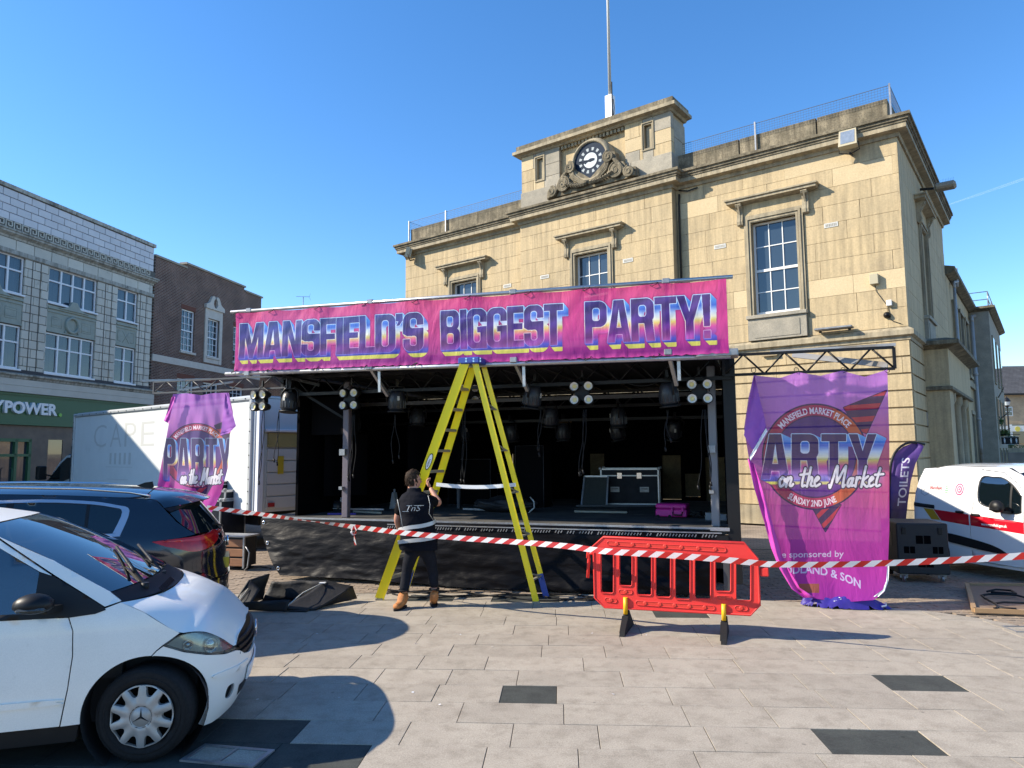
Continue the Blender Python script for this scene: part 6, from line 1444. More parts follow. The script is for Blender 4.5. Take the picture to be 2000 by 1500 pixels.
# ------------------------------------------------------------------ dark estate car behind it
suv=thing('dark_suv','dark navy car with chrome window surround and red rear lamps behind the white hatchback','car',(-3.50,8.25,0),R(22))
S_=Shell([(0,.85),(.3,.89),(.6,.92),(.95,.925),(1.1,.90),(1.18,.86),(1.35,.79),(1.5,.71),(1.6,.62)],[(0,.10),(.3,.16),(.5,.22),(.65,.23),(.8,.19),(.95,.2),(1.08,.17),(1.15,.10),(1.3,-.03),(1.45,-.16),(1.6,-.3)],-.36,[(0,-4.2),(.6,-4.3),(1,-4.1),(1.6,-3.2)],-3.6,n=2.6)
UE=S_.ur; wx=-1.0
side=[(-3.5,1.12),(-3.5,1.50),(-2.6,1.60),(-1.9,1.585),(-1.2,1.55),(-.62,1.505),(-.5,1.49),(-.3,1.27),(-.1,1.135),(-.3,1.108),(-.51,1.088),(-.35,1.025),(-.17,.965),(-.06,.963),(-.06,.74),(-.2,.70),(-.42,.70)]+arc(wx,.36,.46,48,180,14)+[(-2.9,.33),(-3.3,.33)]+[(-3.5,.35)]
dlo=smooth_poly([(-3.2,1.50,1),(-1.74,1.53),(-1.16,1.505),(-.86,1.455),(-.735,1.395),(-.80,1.155,1),(-1.04,1.150),(-3.2,1.13,1)],4)
panel(S_,'body_side',side,M['cnavy'],suv,holes=[dlo],sp=.06)
def inset(p,cx,cz,kx,kz): return [((q[0]-cx)*kx+cx,(q[1]-cz)*kz+cz) for q in p]
gl_=smooth_poly([(-3.2,1.475,1),(-1.74,1.502),(-1.18,1.478),(-.90,1.435),(-.80,1.385),(-.865,1.185,1),(-1.04,1.180),(-3.2,1.16,1)],4)
ring=MB(); 
chr_=panel(S_,'chrome_surround',dlo,M['chromeb'] if 'chromeb' in M else M.setdefault('chromeb',plain('satin_chrome',(.5,.52,.56),.3,metal=.7)),suv,holes=[gl_],off=.004,sp=.05)
for (a0,a1) in ((-3.2,-1.80),(-1.74,-1.12),(-1.09,-.75)):
    cl=[]
    poly2=[p for p in gl_]
    # clip by x range
    def clipx(pl,x,keep):
        out=[]
        for i in range(len(pl)):
            p,q=pl[i],pl[(i+1)%len(pl)]; ip=(p[0]>=x)==keep; iq=(q[0]>=x)==keep
            if ip: out.append(p)
            if ip!=iq: t_=(x-p[0])/(q[0]-p[0]); out.append((x,p[1]+(q[1]-p[1])*t_))
        return out
    cl=clipx(clipx(poly2,a0,True),a1,False)
    panel(S_,'side_window',cl,M['cglassd'],suv,off=-.006,sp=.08,thick=0)
panel(S_,'window_divider',[(-1.80,1.16),(-1.80,1.51),(-1.74,1.51),(-1.74,1.16)],M['bplastic'],suv,off=-.003,sp=.1,thick=0); panel(S_,'window_divider',[(-1.12,1.17),(-1.12,1.48),(-1.09,1.48),(-1.09,1.17)],M['bplastic'],suv,off=-.003,sp=.1,thick=0)
lp=smooth_poly([(-.51,1.086,1),(-.3,1.106),(-.08,1.118),(.08,1.128),(.22,1.15),(.30,1.13),(.22,1.06),(.02,.985),(-.17,.967),(-.35,1.023)],4)
l_=panel(S_,'tail_lamp',lp,M['redg'],suv,off=.008,sp=.03); panel(S_,'lamp_band',inset(smooth_poly([(-.45,1.084,1),(-.1,1.10),(.16,1.12),(.12,1.095),(-.1,1.07)],3),0,1.08,.98,1),plain('bright_red_lamp',(.62,.03,.02),.15,coat=1),l_,off=.013,sp=.04,thick=0)
panel(S_,'lamp_bar',[(.30,1.135),(UE,1.14),(UE,1.11),(.27,1.10)],M['redg'],suv,off=.004,sp=.05)
panel(S_,'tailgate',[(-.052,.962),(.02,.975),(.22,1.05),(.28,1.095),(UE,1.105),(UE,.66),(.1,.66),(-.052,.745)],M['cnavy'],suv,off=-.004,sp=.04)
panel(S_,'rear_bumper',[(-.2,.695),(-.055,.735),(.1,.65),(UE,.65),(UE,.34),(.1,.32),(-.3,.32),(-.56,.33)]+arc(wx,.36,.46,-4,46,6),M['cnavy'],suv,off=.01,sp=.05)
panel(S_,'bumper_cladding',[(-.25,.50),(UE,.46),(UE,.22),(-.2,.24),(-.54,.30)],M['bplastic'],suv,off=.022,sp=.06)
panel(S_,'reflector',[(.1,.46),(.28,.45),(.28,.41),(.1,.42)],M['redg'],suv,off=.03,sp=.05)
def E2(u,z,off=0): return S_.pt(u,z,off)
Es=resample([E2(-.62,1.507),E2(-.5,1.493),E2(-.42,1.41)],5); Csp=resample([(-.55,0,1.60),(-.2,0,1.545),(.0,0,1.475)],5)
Erf=resample([E2(-3.5,1.50),E2(-2.6,1.605),E2(-1.9,1.588),E2(-1.2,1.553),E2(-.62,1.508)],16); Crf=resample([(-3.4,0,1.58),(-2.6,0,1.67),(-1.8,0,1.665),(-1.1,0,1.645),(-.55,0,1.60)],16)
loft('roof',Erf,Crf,M['cnavy'],suv,pz=2.8); loft('spoiler',Es,Csp,M['cnavy'],suv,px=2.6,pz=2.2)
b=MB(); 
loft('spoiler_underside',resample([E2(-.42,1.405),E2(-.36,1.37)],3),resample([(.0,0,1.465),(-.14,0,1.43)],3),M['bplastic'],suv,px=2.6)
loft('rear_window',resample([E2(-.40,1.40,-.01),E2(-.25,1.25,-.01),E2(-.09,1.14,-.01)],8),resample([(-.10,0,1.43),(.03,0,1.27),(.14,0,1.125)],8),M['cglassd'],suv,px=2.4)
b=MB()
for s_ in (-1,1): b.tube([(-3.0,s_*.60,1.62),(-2.7,s_*.63,1.655),(-1.9,s_*.645,1.655),(-1.2,s_*.645,1.625),(-.75,s_*.64,1.575),(-.56,s_*.635,1.53)],.016,8)
b.build('roof_rail',M['chrome'],suv)
b=MB(); b.prism([(-.80,1.60),(-.58,1.585),(-.60,1.66),(-.68,1.65)],'y',-.02,.02); b.build('shark_fin_aerial',M['black'],suv)
b=MB(); b.tube([(.14,.1,1.13),(.10,-.15,1.16),(.05,-.4,1.2)],.014,6); b.build('rear_wiper',M['bplastic'],suv)
b=MB(); b.box(.175,.225,-.26,.26,.70,.81); pl_=b.build('number_plate',plain('yellow_number_plate',(.62,.42,.02),.4),suv); 
me=fit(text_mesh('SM17 KLN',.02,.004),-.22,.22,.725,.79); o=link('plate_characters',me,M['bplastic'],pl_); o.rotation_euler=(0,0,PI/2); o.location=(.228,0,0)
me=fit(text_mesh('SPORTAGE',.01,.003),-.62,-.30,.86,.895); o=link('model_letters',me,M['chrome'],suv); o.rotation_euler=(0,0,PI/2-.25); o.location=(.205,.08,0)
b=MB(); b.cyl((.19,0,.97),(.215,0,.97),.06,n=20); b.build('badge',M['chrome'],suv)
b=MB(); b.box(-3.9,-.12,-.82,.82,.25,1.1); b.prism([(-3.4,1.1),(-.2,1.1),(-.5,1.4),(-3.0,1.5)],'y',-.6,.6); b.build('inner_body',M['inter'],suv)
wheel(suv,wx,-.9,.355,.36,.23,'spoke'); wheel(suv,wx,.9,.355,.36,.23,'spoke',1); wheel(suv,-3.67,-.9,.355,.36,.23,'spoke'); wheel(suv,-3.67,.9,.355,.36,.23,'spoke',1); well(suv,wx,.36,.46,-.87,-.5)
Ehd=resample([E2(-3.5,1.12),E2(-4.0,.95),E2(-4.6,.8)],6); loft('bonnet',Ehd,resample([(-3.5,0,1.15),(-4.0,0,1.05),(-4.3,0,.85)],6),M['cnavy'],suv)
loft('windscreen',resample([E2(-3.15,1.53),E2(-3.5,1.13)],4),resample([(-3.2,0,1.61),(-3.9,0,1.1)],4),M['cglassd'],suv)
# ------------------------------------------------------------------ council van
va=Vector((.34,-.94,0)).normalized(); vg=G(2000,1112,.2); VF=Frame((vg.x,vg.y),va); vo=VF.P(0,-.88,0)
van=thing('white_council_van','white council panel van with red and gold side stripe beside the town hall','van',vo,VF.rot())
Vn=Shell([(0,.84),(.3,.88),(.9,.885),(1.1,.87),(1.3,.835),(1.5,.775),(1.6,.71),(1.7,.6)],[(0,1.5),(.6,1.6),(.9,1.5),(1.1,1.3),(1.7,1.0)],.9,[(0,-1.90),(.5,-1.95),(1.0,-1.90),(1.2,-1.86),(1.4,-1.77),(1.55,-1.66),(1.7,-1.5)],-1.72,n=3.2)
vl=Vn.ul
M['vanw']=paint('white_van_paint',(.74,.74,.73),.25)
bd=[(vl,.30),(vl,1.50),(-1.62,1.60),(-1.3,1.645),(-.7,1.645),(-.668,1.62),(-.70,1.2),(-.795,.77),(-.79,.24),(-.95,.22)]+arc(-1.52,.30,.35,-12,180,14)+[(vl,.28)]
panel(Vn,'cargo_side',bd,M['vanw'],van,sp=.07)
dr=[(-.66,1.62),(-.3,1.585),(-.05,1.43),(.06,1.28),(.045,.9),(.03,.3),(.0,.21),(-.78,.23),(-.785,.77),(-.69,1.2)]
vw=smooth_poly([(-.62,1.50),(-.45,1.515),(-.3,1.505),(-.14,1.41),(.015,1.25,1),(.015,1.02,1),(-.1,.995),(-.4,1.06),(-.57,1.10),(-.64,1.2)],4)
panel(Vn,'cab_door',dr,M['vanw'],van,holes=[vw],sp=.05)
panel(Vn,'door_window',vw,M['cglass'],van,off=-.01,sp=.08,thick=0)
panel(Vn,'window_seal',smooth_poly([(-.635,1.51),(-.45,1.527),(-.29,1.517),(-.12,1.42),(.027,1.26,1),(.027,1.01,1),(-.1,.983),(-.4,1.047),(-.58,1.09),(-.655,1.2)],4),M['bplastic'],van,holes=[vw],off=.003,sp=.06)
panel(Vn,'quarter_bar',[(-.155,1.41),(-.125,1.39),(-.125,.995),(-.155,1.0)],M['bplastic'],van,off=-.004,sp=.08,thick=0)
panel(Vn,'wing',[(.068,1.27),(.3,1.08),(.7,.98),(1.2,.88),(1.4,.7),(1.3,.4)]+arc(.85,.30,.36,10,180,12)+[(.2,.25),(.01,.21),(.04,.3),(.053,.9)],M['vanw'],van,sp=.07)
panel(Vn,'roof_edge',[(vl,1.505),(vl,1.60),(-1.5,1.64),(-1.3,1.67),(-.3,1.665),(-.02,1.56),(.4,1.25),(.32,1.10),(.07,1.285),(-.045,1.44),(-.3,1.595),(-.66,1.632),(-.7,1.652),(-1.3,1.652),(-1.62,1.607)],M['vanw'],van,sp=.05)
Ev=resample([Vn.pt(vl+.02,1.60),Vn.pt(-1.5,1.64),Vn.pt(-1.3,1.67),Vn.pt(-.3,1.667),Vn.pt(-.06,1.585)],12); Cv=resample([(-1.55,0,1.68),(-1.45,0,1.70),(-1.2,0,1.72),(-.2,0,1.72),(.1,0,1.66)],12)
loft('roof',Ev,Cv,M['vanw'],van,pz=3); loft('windscreen',resample([Vn.pt(-.05,1.58,-.01),Vn.pt(.4,1.24,-.01)],6),resample([(.1,0,1.655),(.75,0,1.12)],6),M['cglass'],van)
loft('bonnet',resample([Vn.pt(.35,1.10),Vn.pt(.7,.98),Vn.pt(1.2,.88)],6),resample([(.75,0,1.12),(1.1,0,1.05),(1.5,0,.85)],6),M['vanw'],van)
panel(Vn,'slide_rail',[(vl+.03,1.075),(-1.40,1.035),(-1.40,.975),(vl+.03,1.01)],M['bplastic'],van,off=.006,sp=.08,both=False)
def vline(pts,w_=.008): 
    b=MB()
    for (a_,b_) in zip(pts,pts[1:]):
        P0,P1=Vector(Vn.pt(*a_,.0015)),Vector(Vn.pt(*b_,.0015)); b.bar(P0,P1,w_,.003,up=(0,1,0))
    return b
vline([(-1.80,1.2),(-1.79,1.42),(-1.70,1.52),(-1.55,1.55),(-.83,1.55),(-.75,1.52)]).build('pressing_line',mat('grey_seam',(.35,.36,.37),.5),van)
vline([(-1.27,1.64),(-1.33,1.3),(-1.40,.98),(-1.40,.55)],.006).build('door_seam',mat('dark_seam',(.18,.18,.19),.5),van)
bl=smooth_poly([(-1.17,.58,1),(-1.12,.60),(-.6,.525),(-.35,.46),(-.20,.375,1),(-.6,.40),(-1.17,.47,1)],4)
panel(Vn,'side_moulding',bl,M['bplastic'],van,off=.02,sp=.05,thick=.022,both=False)
panel(Vn,'sill_trim',[(-1.3,.22),(.02,.20),(.02,.16),(-1.3,.17)],M['white'],van,off=-.03,sp=.1)
M['vred']=plain('red_livery',(.55,.006,.02),.3,coat=1); M['vgold']=plain('gold_livery',(.52,.30,.02),.3,coat=1)
for nm,pts,mm in (('red_stripe',[(-1.415,.965),(-1.0,.925),(-.80,.905)],0),):
    top=lambda u: .965-(.088)*((u+1.415)/1.465); 
    for (ua,ub) in ((-1.41,-.80),(-.775,.045),(.055,1.0)):
        sh_=.10 if ua<-1.4 else 0
        panel(Vn,'red_stripe',[(ua,top(ua)),(ub,top(ub)),(ub,top(ub)-.17),(ua+sh_*1.3,top(ua+sh_)-.165)],M['vred'],van,off=.002,sp=.06,thick=0,both=False)
panel(Vn,'gold_stripe',[(-1.60,.975),(-1.42,.965),(-1.295,.80),(-1.46,.80)],M['vgold'],van,off=.002,sp=.06,thick=0,both=False)
def on_shell(sh,me,off=.004):
    for v in me.vertices: p=sh.pt(v.co.x,v.co.z,off); v.co=Vector((p[0],p[1]-(-v.co.y*0),p[2]))
    me.update(); return me
me=on_shell(Vn,fit(text_mesh('www.mansfield.gov.uk',.03,0),-.60,-.20,.765,.82)); link('web_address',me,M['white'],van)
me=on_shell(Vn,fit(text_mesh('Mansfield',.02,0),-1.49,-1.27,1.29,1.35)); link('council_name',me,plain('dull_red_print',(.35,.08,.09),.5),van)
me=on_shell(Vn,fit(text_mesh('District Council',.002,0),-1.475,-1.30,1.255,1.28)); link('council_name',me,plain('grey_print',(.45,.45,.45),.5),van)
M['gprint']=plain('pale_grey_print',(.42,.42,.43),.5)
def vdisc(u,z,r0,r1,m,name,off=.003,n=28):
    b=MB(); P0=[Vn.pt(u+r1*.75*math.cos(a_),z+r1*math.sin(a_),off) for a_ in np.linspace(0,2*PI,n+1)[:-1]]; P1=[Vn.pt(u+r0*.75*math.cos(a_),z+r0*math.sin(a_),off) for a_ in np.linspace(0,2*PI,n+1)[:-1]]
    b.add(P0+P1,[(i,(i+1)%n,n+(i+1)%n,n+i) for i in range(n)]); 
    if r0<=.001: pass
    return b.build(name,m,van,fixn=False)
M['mag']=plain('magenta_print',(.38,.004,.12),.4)
vdisc(-.965,1.31,.075,.095,M['mag'],'round_logo_ring'); vdisc(-.965,1.31,.0005,.055,M['mag'],'round_logo')
vdisc(-.965,1.31,.02,.032,M['white'],'round_logo_mark',.005)
b=MB()
for k,w_ in enumerate((.03,.045,.06,.05)): b.bar(Vector(Vn.pt(-1.19-w_*.5,1.345-k*.03,.003)),Vector(Vn.pt(-1.19+w_*.5,1.345-k*.03,.003)),.012,.003,up=(0,1,0))
b.build('green_logo',plain('green_print',(.05,.35,.12),.5),van)
vline([(-1.64,1.42),(-1.62,1.38),(-1.60,1.43),(-1.585,1.38),(-1.56,1.43),(-1.54,1.38),(-1.52,1.42)],.007).build('crest',M['gprint'],van)
b=MB()
for q in ([(-1.65,1.36),(-1.65,1.22),(-1.58,1.18),(-1.51,1.22),(-1.51,1.36),(-1.65,1.36)],[(-1.62,1.33),(-1.54,1.25)],[(-1.54,1.33),(-1.62,1.25)],[(-1.64,1.29),(-1.52,1.29)]):
    for a_,b_ in zip(q,q[1:]): b.bar(Vector(Vn.pt(*a_,.003)),Vector(Vn.pt(*b_,.003)),.008,.003,up=(0,1,0))
b.build('crest_shield',M['gprint'],van)
for u,z in ((-.94,.955),(-.68,.93)):
    b=MB(); p=Vector(Vn.pt(u,z,.02)); b.bbox(p.x-.07,p.x+.07,p.y-.012,p.y+.02,p.z-.018,p.z+.018,.01); b.build('door_handle',M['bplastic'],van)
mo=mirror(van,(-.23,-1.03,1.08),(.10,.075,.11),M['black'],M['black'])
b=MB(); b.box(-1.85,.9,-.8,.8,.2,1.0); b.box(-1.7,-.75,-.65,.65,1.0,1.6); b.build('inner_body',M['inter'],van)
wheel(van,-1.52,-.88,.30,.305,.2,'plain'); wheel(van,-1.52,.88,.30,.305,.2,'plain',1); wheel(van,.85,-.88,.30,.305,.2,'plain'); wheel(van,.85,.88,.30,.305,.2,'plain',1)
b=MB(); b.add([Vn.pt(vl,z) for z in (.3,1.0,1.5)]+[(p[0],-p[1],p[2]) for p in (Vn.pt(vl,z) for z in (.3,1.0,1.5))],[(0,1,4,3),(1,2,5,4)]); b.build('rear_doors',M['vanw'],van)
# ------------------------------------------------------------------ box truck behind the stage
TR=Frame((-4.6,12.6),(.78,-.63)); LT=8.2; HT=2.97
truck=thing('box_truck','white box truck with dark cab window parked behind the flight cases','truck',Vector((-5.36,14.55,0))-TR.a*(LT*1.155),TR.rot()); truck.scale=(1.155,1.155,1.067)
M['grp']=mat('white_truck_panel',(.66,.68,.67),.5,c2=(.60,.62,.61),scale=2.5,dirt=(.50,.51,.49),dirtscale=1.3,dirtlo=.6,coord='obj',bump=.3,bscale=6)
b=MB(); b.bbox(0.05,LT-.05,.02,2.28,.75,HT-.04,.02); b.build('box_body',M['grp'],truck)
b=MB()
for x in (.0,LT-.09): b.bbox(x,x+.09,-.015,.06,.7,HT,.01)
b.bbox(.0,LT,-.02,.1,HT-.10,HT,.03); b.bbox(0,LT,2.24,2.3,HT-.1,HT,.03); b.box(0,LT,-.01,.05,.68,.76)
b.bbox(.04,LT-.04,.05,2.25,HT-.045,HT+.02,.02); tf=b.build('edge_frame',mat('alu_trim',(.5,.52,.53),.4,metal=.3,c2=(.38,.4,.41),scale=3),truck)
b=MB()
for k in range(20): x=.2+k*(LT-.4)/19; b.cyl((x,-.03,HT-.05),(x,-.015,HT-.05),.014,n=6)
for k in range(9): z=.9+k*.23; b.cyl((LT-.045,-.025,z),(LT-.045,-.012,z),.012,n=6); b.cyl((.045,-.025,z),(.045,-.012,z),.012,n=6)
b.build('rivets',M['battn'],tf)
gf=plain('faded_letter_ghost',(.50,.505,.485),.5)
(cx0,cz0)=TR.px(186,868); (cx1,cz1)=TR.px(304,820)
xs=[TR.px(p_,840)[0]+LT for p_ in (186,210,218,240,246,268,278,304)]
for i,ch in enumerate('CAPE'):
    me=fit(text_mesh(ch,-.012,0),xs[2*i],xs[2*i+1],2.05,2.62); link('faded_letter',me,gf,truck).location=(0,.018,0)
b=MB()
for x0,x1,z in ((2.0,3.4,1.55),(2.1,3.2,1.25)): b.box(x0,x1,.016,.019,z,z+.012)
for k in range(5): b.box(2.2+k*.25,2.3+k*.25,.016,.019,1.62,1.9)
b.build('adhesive_marks',gf,truck)
# rear
b=MB(); b.box(LT+.0,LT+.05,.03,2.25,.72,HT-.05); b.build('rear_wall',M['grp'],truck)
rz_=[(.78,1.02),(1.03,1.25),(1.26,1.48),(1.49,1.71),(1.72,1.95)]
for z0,z1 in rz_: b=MB(); b.bbox(LT+.05,LT+.085,.28,2.1,z0,z1-.012,.005); b.build('shutter_slat',mat('slat_white',(.62,.61,.56),.5),truck) if z0<.8 else b.build('shutter_slat',bpy.data.materials['slat_white'],truck)
b=MB(); b.box(LT+.05,LT+.10,.28,2.1,1.98,2.25); b.build('rear_yellow_band',mat('faded_gold_panel',(.42,.33,.12),.6,c2=(.36,.28,.1),scale=3),truck)
b=MB(); b.bbox(LT+.05,LT+.16,.05,.16,.7,HT-.02,.01); b.bbox(LT+.05,LT+.16,2.12,2.24,.7,HT-.02,.01); b.bbox(LT+.05,LT+.14,.2,2.1,2.27,2.33,.01); b.build('rear_frame',M['upvc'],truck)
for y in (.48,1.5): b=MB(); b.box(LT+.09,LT+.1,y,y+.12,1.45,1.8); b.build('hazard_label',plain('yellow_label',(.6,.42,.03),.5),truck)
b=MB(); b.box(LT+.09,LT+.12,.3,.42,.82,.9); b.build('tail_lamp',M['redg'],truck)
b=MB(); b.box(.6,LT-.2,.3,2.0,.45,.7); b.build('chassis',M['black'],truck)
for x in (1.0,LT-2.0,): 
    for y,s_ in ((.12,-1),(2.18,1)): wheel(truck,x,y,.42,.42,.28,'plain',s_)
# cab
CS=lambda P:[(x*1.55,z*.87) for x,z in P]
cabp=[(0,.45),(0,2.15),(-.25,2.17),(-.62,2.12),(-.92,1.90),(-1.45,1.28),(-2.05,1.12),(-2.15,.9),(-2.2,.45)]
b=MB(); b.prism(CS(cabp),'y',.22,2.08); b.build('cab',paint('white_cab_paint',(.62,.66,.68),.3),truck)
b=MB(); b.prism(CS([(-.08,2.06),(-.55,2.06),(-.80,1.88),(-1.42,1.27),(-.7,1.30),(-.30,1.42),(-.12,1.62)]),'y',.19,.215); b.build('cab_window',M['cglassd'],truck)
b=MB(); b.prism(CS([(-.64,2.13),(-.90,1.93),(-1.47,1.30),(-1.52,1.34),(-.94,1.98),(-.68,2.17)]),'y',.3,2.0); b.build('windscreen',M['cglassd'],truck)
b=MB(); b.prism(CS([(0,2.15),(0,2.75),(-.55,2.2),(-.6,2.13)]),'y',.3,2.0); b.build('wind_deflector',bpy.data.materials['white_cab_paint'],truck)
b=MB(); b.bbox(-2.25,-2.05,-.08,.14,1.15,1.55,.03); b.bar((-2.1,.1,1.3),(-1.9,.25,1.25),.04); b.build('cab_mirror',M['black'],truck)
b=MB(); b.box(-.02,.02,-.02,.22,1.0,2.1); b.build('cab_seal',M['inter'],truck)
# ================================================================== SIDE BANNERS, TAPE, BARRIER, LADDER
def party_art(A,cx,cy,r,wd,wx0,wx1,yt,yb,sx0,sx1,sy0,sy1,ex,ey,steps,ol):
    X,Y=A.X,A.Y; H_=A.y1-A.y0; t=(Y-A.y0)/H_
    base=A.grad(t,[(0,(190,122,214)),(.25,(192,112,204)),(.55,(194,72,160)),(.8,(192,56,164)),(1,(184,56,176))])
    A.rgb[:]=base; n=np.sin(X*.05+1)*np.sin(Y*.03); A.put(np.clip((X-cx)/r*.5-.1,0,.5)*np.clip(1-abs(Y-cy)/(r*1.3),0,1),(206,80,70))
    # bunting flags
    def flag(p,cl):
        m=poly(X,Y,p).astype(float); A.put(dilate(m,ol),(52,26,84)); A.put(m,(62,34,92)); 
        A.put(m*(np.sin(cl[0]*X+cl[1]*Y)>.25),(186,44,76))
    flag([(cx+r*.55,cy-r*.95),(cx+r*1.38,cy-r*1.28),(cx+r*1.0,cy-r*.45),(cx+r*.85,cy-r*.5)],(.02,.26))
    flag([(cx-r*.1,cy+r*.9),(cx+r*.5,cy+r*.93),(cx+r*.2,cy+r*1.45)],(.22,.22))
    d=np.hypot(X-cx,Y-cy)/r
    A.put((d<1.03),(48,24,90)); A.put(d<1.0,(176,38,96)); A.put((d<1.0)&(X>cx+r*.35),(206,92,70)); A.put(d<.80,(48,24,90)); A.put(d<.775,A.grad((Y-cy)/r*.5+.5,[(0,(66,36,120)),(1,(100,44,140))]))
    def arc_text(s,rad,a0,a1,hgt,top):
        me=text_mesh(s,.025,0,space=1.0); v=np.array([tuple(q.co) for q in me.vertices]); mx,mn=v[:,0].max(),v[:,0].min(); k=hgt/.73
        def fn(w):
            a=R(a0)+(w[:,0]-mn)/(mx-mn)*R(a1-a0); h=w[:,1]*k
            if top: rr2=rad+h-hgt/2; return np.stack([cx+np.sin(a)*rr2,cy-np.cos(a)*rr2],1)
            rr2=rad-h+hgt/2; return np.stack([cx+np.sin(a)*rr2,cy+np.cos(a)*rr2],1)
        return A.tri(me,fn)
    A.put(arc_text('MANSFIELD MARKET PLACE',r*.895,-50,48,r*.125,True),(240,226,240)); A.put(arc_text('SUNDAY 2ND JUNE',r*.90,-34,26,r*.125,False),(240,226,240))
    face=word(A,wd,wx0,wx1,yt,yb,.05)
    logo3d(A,face,yb,yb-yt,ex,ey,steps,ol,A.grad((Y-yt)/(yb-yt),[(0,(52,40,104)),(.5,(62,38,112)),(.8,(104,54,140)),(1,(120,90,190))]))
    A.put(np.clip(1-abs(Y-(sy0+sy1)/2)/((sy1-sy0)*.62),0,1)*np.clip((X-sx0+6)/10,0,1)*np.clip((sx1+8-X)/12,0,1)*.55,(190,170,225))
    sc=script(A,SCR,sx0,sx1,sy0,sy1,(sy1-sy0)*.062); A.put(sc<(sy1-sy0)*.06,(60,48,84)); A.put(sc<0,(236,230,240))
AR_=Art(1448,1745,715,1190,760)
party_art(AR_,1592,892,101,'ARTY',1487,1712,848,936,1520,1722,913,951,46,22,38,4)
for tx,xa_,xb2,ya_,yb3 in (('e sponsored by',1527,1648,1074,1095),):
    me=text_mesh(tx,.01,0); v=np.array([tuple(q.co) for q in me.vertices]); 
    AR_.put(AR_.tri(me,lambda w:np.stack([xa_+(w[:,0]-v[:,0].min())/(v[:,0].max()-v[:,0].min())*(xb2-xa_), 1089-w[:,1]*17-(w[:,0]-v[:,0].min())*.3],1)),(226,206,236))
me=text_mesh('ODLAND & SON',.02,0); v=np.array([tuple(q.co) for q in me.vertices]); vm=v[:,0].max()
AR_.put(AR_.tri(me,lambda w:np.stack([1531+w[:,0]/vm*150, 1122-w[:,1]*22+ (np.clip(w[:,0]/vm-.25,0,1)**1.6)*52-6*np.sin(w[:,0]/vm*2)],1)),(214,200,238))
AR_.put(((AR_.Y>1140)&(AR_.Y<1158)&(AR_.X>1560)&(AR_.X<1600))*.8,(176,110,60))
ALf=Art(300,468,760,1016,520)
party_art(ALf,384,890,62,'PARTY',319,452,856,937,352,432,917,945,12,8,12,2)
M['flagR']=cloth_mat('printed_mesh_right',AR_.image('party_print_right'),.88,.6,.40,.7,(6,6,1.3)); M['flagL']=cloth_mat('printed_mesh_left',ALf.image('party_print_left'),.90,.6,.45,.3,(9,9,1.6))
M['flagback']=mat('purple_banner_back',(.30,.08,.42),.6,c2=(.36,.10,.46),scale=3); M['mag_hem']=mat('magenta_banner_hem',(.62,.06,.40),.6,c2=(.50,.05,.42),scale=3)
def hang(name,label,m,A,Lf,Rf,Tf,Bf,fold,nu=60,nv=90,b0=.11):
    t=thing(name,label,'banner',ST.P(0,0,0),ST.rot(),'purple banners hanging from the wing trusses')
    def P(s_,t_):
        L_,R_=np.interp(t_,*zip(*Lf)),np.interp(t_,*zip(*Rf)); T0,B0=np.interp(s_,*zip(*Tf)),np.interp(s_,*zip(*Bf)); px=L_+(R_-L_)*s_; py=T0+(B0-T0)*t_
        f=fold(s_,t_); a_,z_=ST.px(px,py,b0+f); return Vector((a_,-(b0+f),max(.012,z_))),px,py
    vs={}
    def fn(s_,t_): p,px,py=P(s_,t_); vs[(s_,t_)]=(px,py); return p
    grid_mesh('cloth',nu,nv,fn,lambda s_,t_,v:((vs[(s_,t_)][0]-A.x0)/(A.x1-A.x0),(A.y1-vs[(s_,t_)][1])/(A.y1-A.y0)),m,t); return t,P
def foldR(s_,t_):
    w_=math.sin(s_*19+2*t_)*.012*(1-t_)+.03*noise.noise(Vector((s_*3,t_*1.2,4)))+.05*math.exp(-((s_-.62)/.05)**2)*max(0,1-t_*1.4)
    return w_+.25*math.exp(-(s_/.06)**2)*.15 + .10*max(0,t_-.85)/.15
fr_,PR=hang('side_banner','large purple party banner reaching the ground beside the plastic barrier',M['flagR'],AR_,
 [(0,1472),(.10,1462),(.24,1453),(.42,1466),(.6,1484),(.8,1512),(.93,1540),(1,1572)],[(0,1733),(.3,1737),(.7,1737),(.92,1733),(.97,1726),(1,1706)],
 [(0,733),(.1,736),(.2,738),(.33,727),(.5,734),(.66,724),(.83,736),(1,722)],[(0,1166),(.3,1172),(.6,1176),(1,1172)],foldR)
# folded over left edge (plain back of the cloth) and magenta hem
def strip(name,m,pa,pb,b1,parent,n=30,amp=.02):
    vs=[];k=5
    for i in range(n+1):
        f=i/n; xa_,ya_=[np.interp(f,[q/(len(pa)-1) for q in range(len(pa))],[p[j] for p in pa]) for j in (0,1)]; xb2,yb2=[np.interp(f,[q/(len(pb)-1) for q in range(len(pb))],[p[j] for p in pb]) for j in (0,1)]
        for j in range(k+1):
            g=j/k; bb=b1+amp*math.sin(g*7+f*9)+amp*.8*noise.noise(Vector((f*14,g*2,3))); a_,z_=ST.px(xa_+(xb2-xa_)*g,ya_+(yb2-ya_)*g,bb); vs.append((a_,-bb,max(.01,z_)))
    mb=MB(); mb.add(vs,[(i*(k+1)+j,i*(k+1)+j+1,(i+1)*(k+1)+j+1,(i+1)*(k+1)+j) for i in range(n) for j in range(k)],0,True); return mb.build(name,m,parent,fixn=False)
strip('folded_flap',M['flagback'],[(1472,733),(1462,790),(1453,850),(1470,880),(1495,838)],[(1474,735),(1482,770),(1492,810),(1496,830),(1496,836)],.24,fr_)
strip('white_hem',M['upvc'],[(1496,836),(1480,862),(1464,892)],[(1499,842),(1484,868),(1466,900)],.255,fr_,amp=.004)
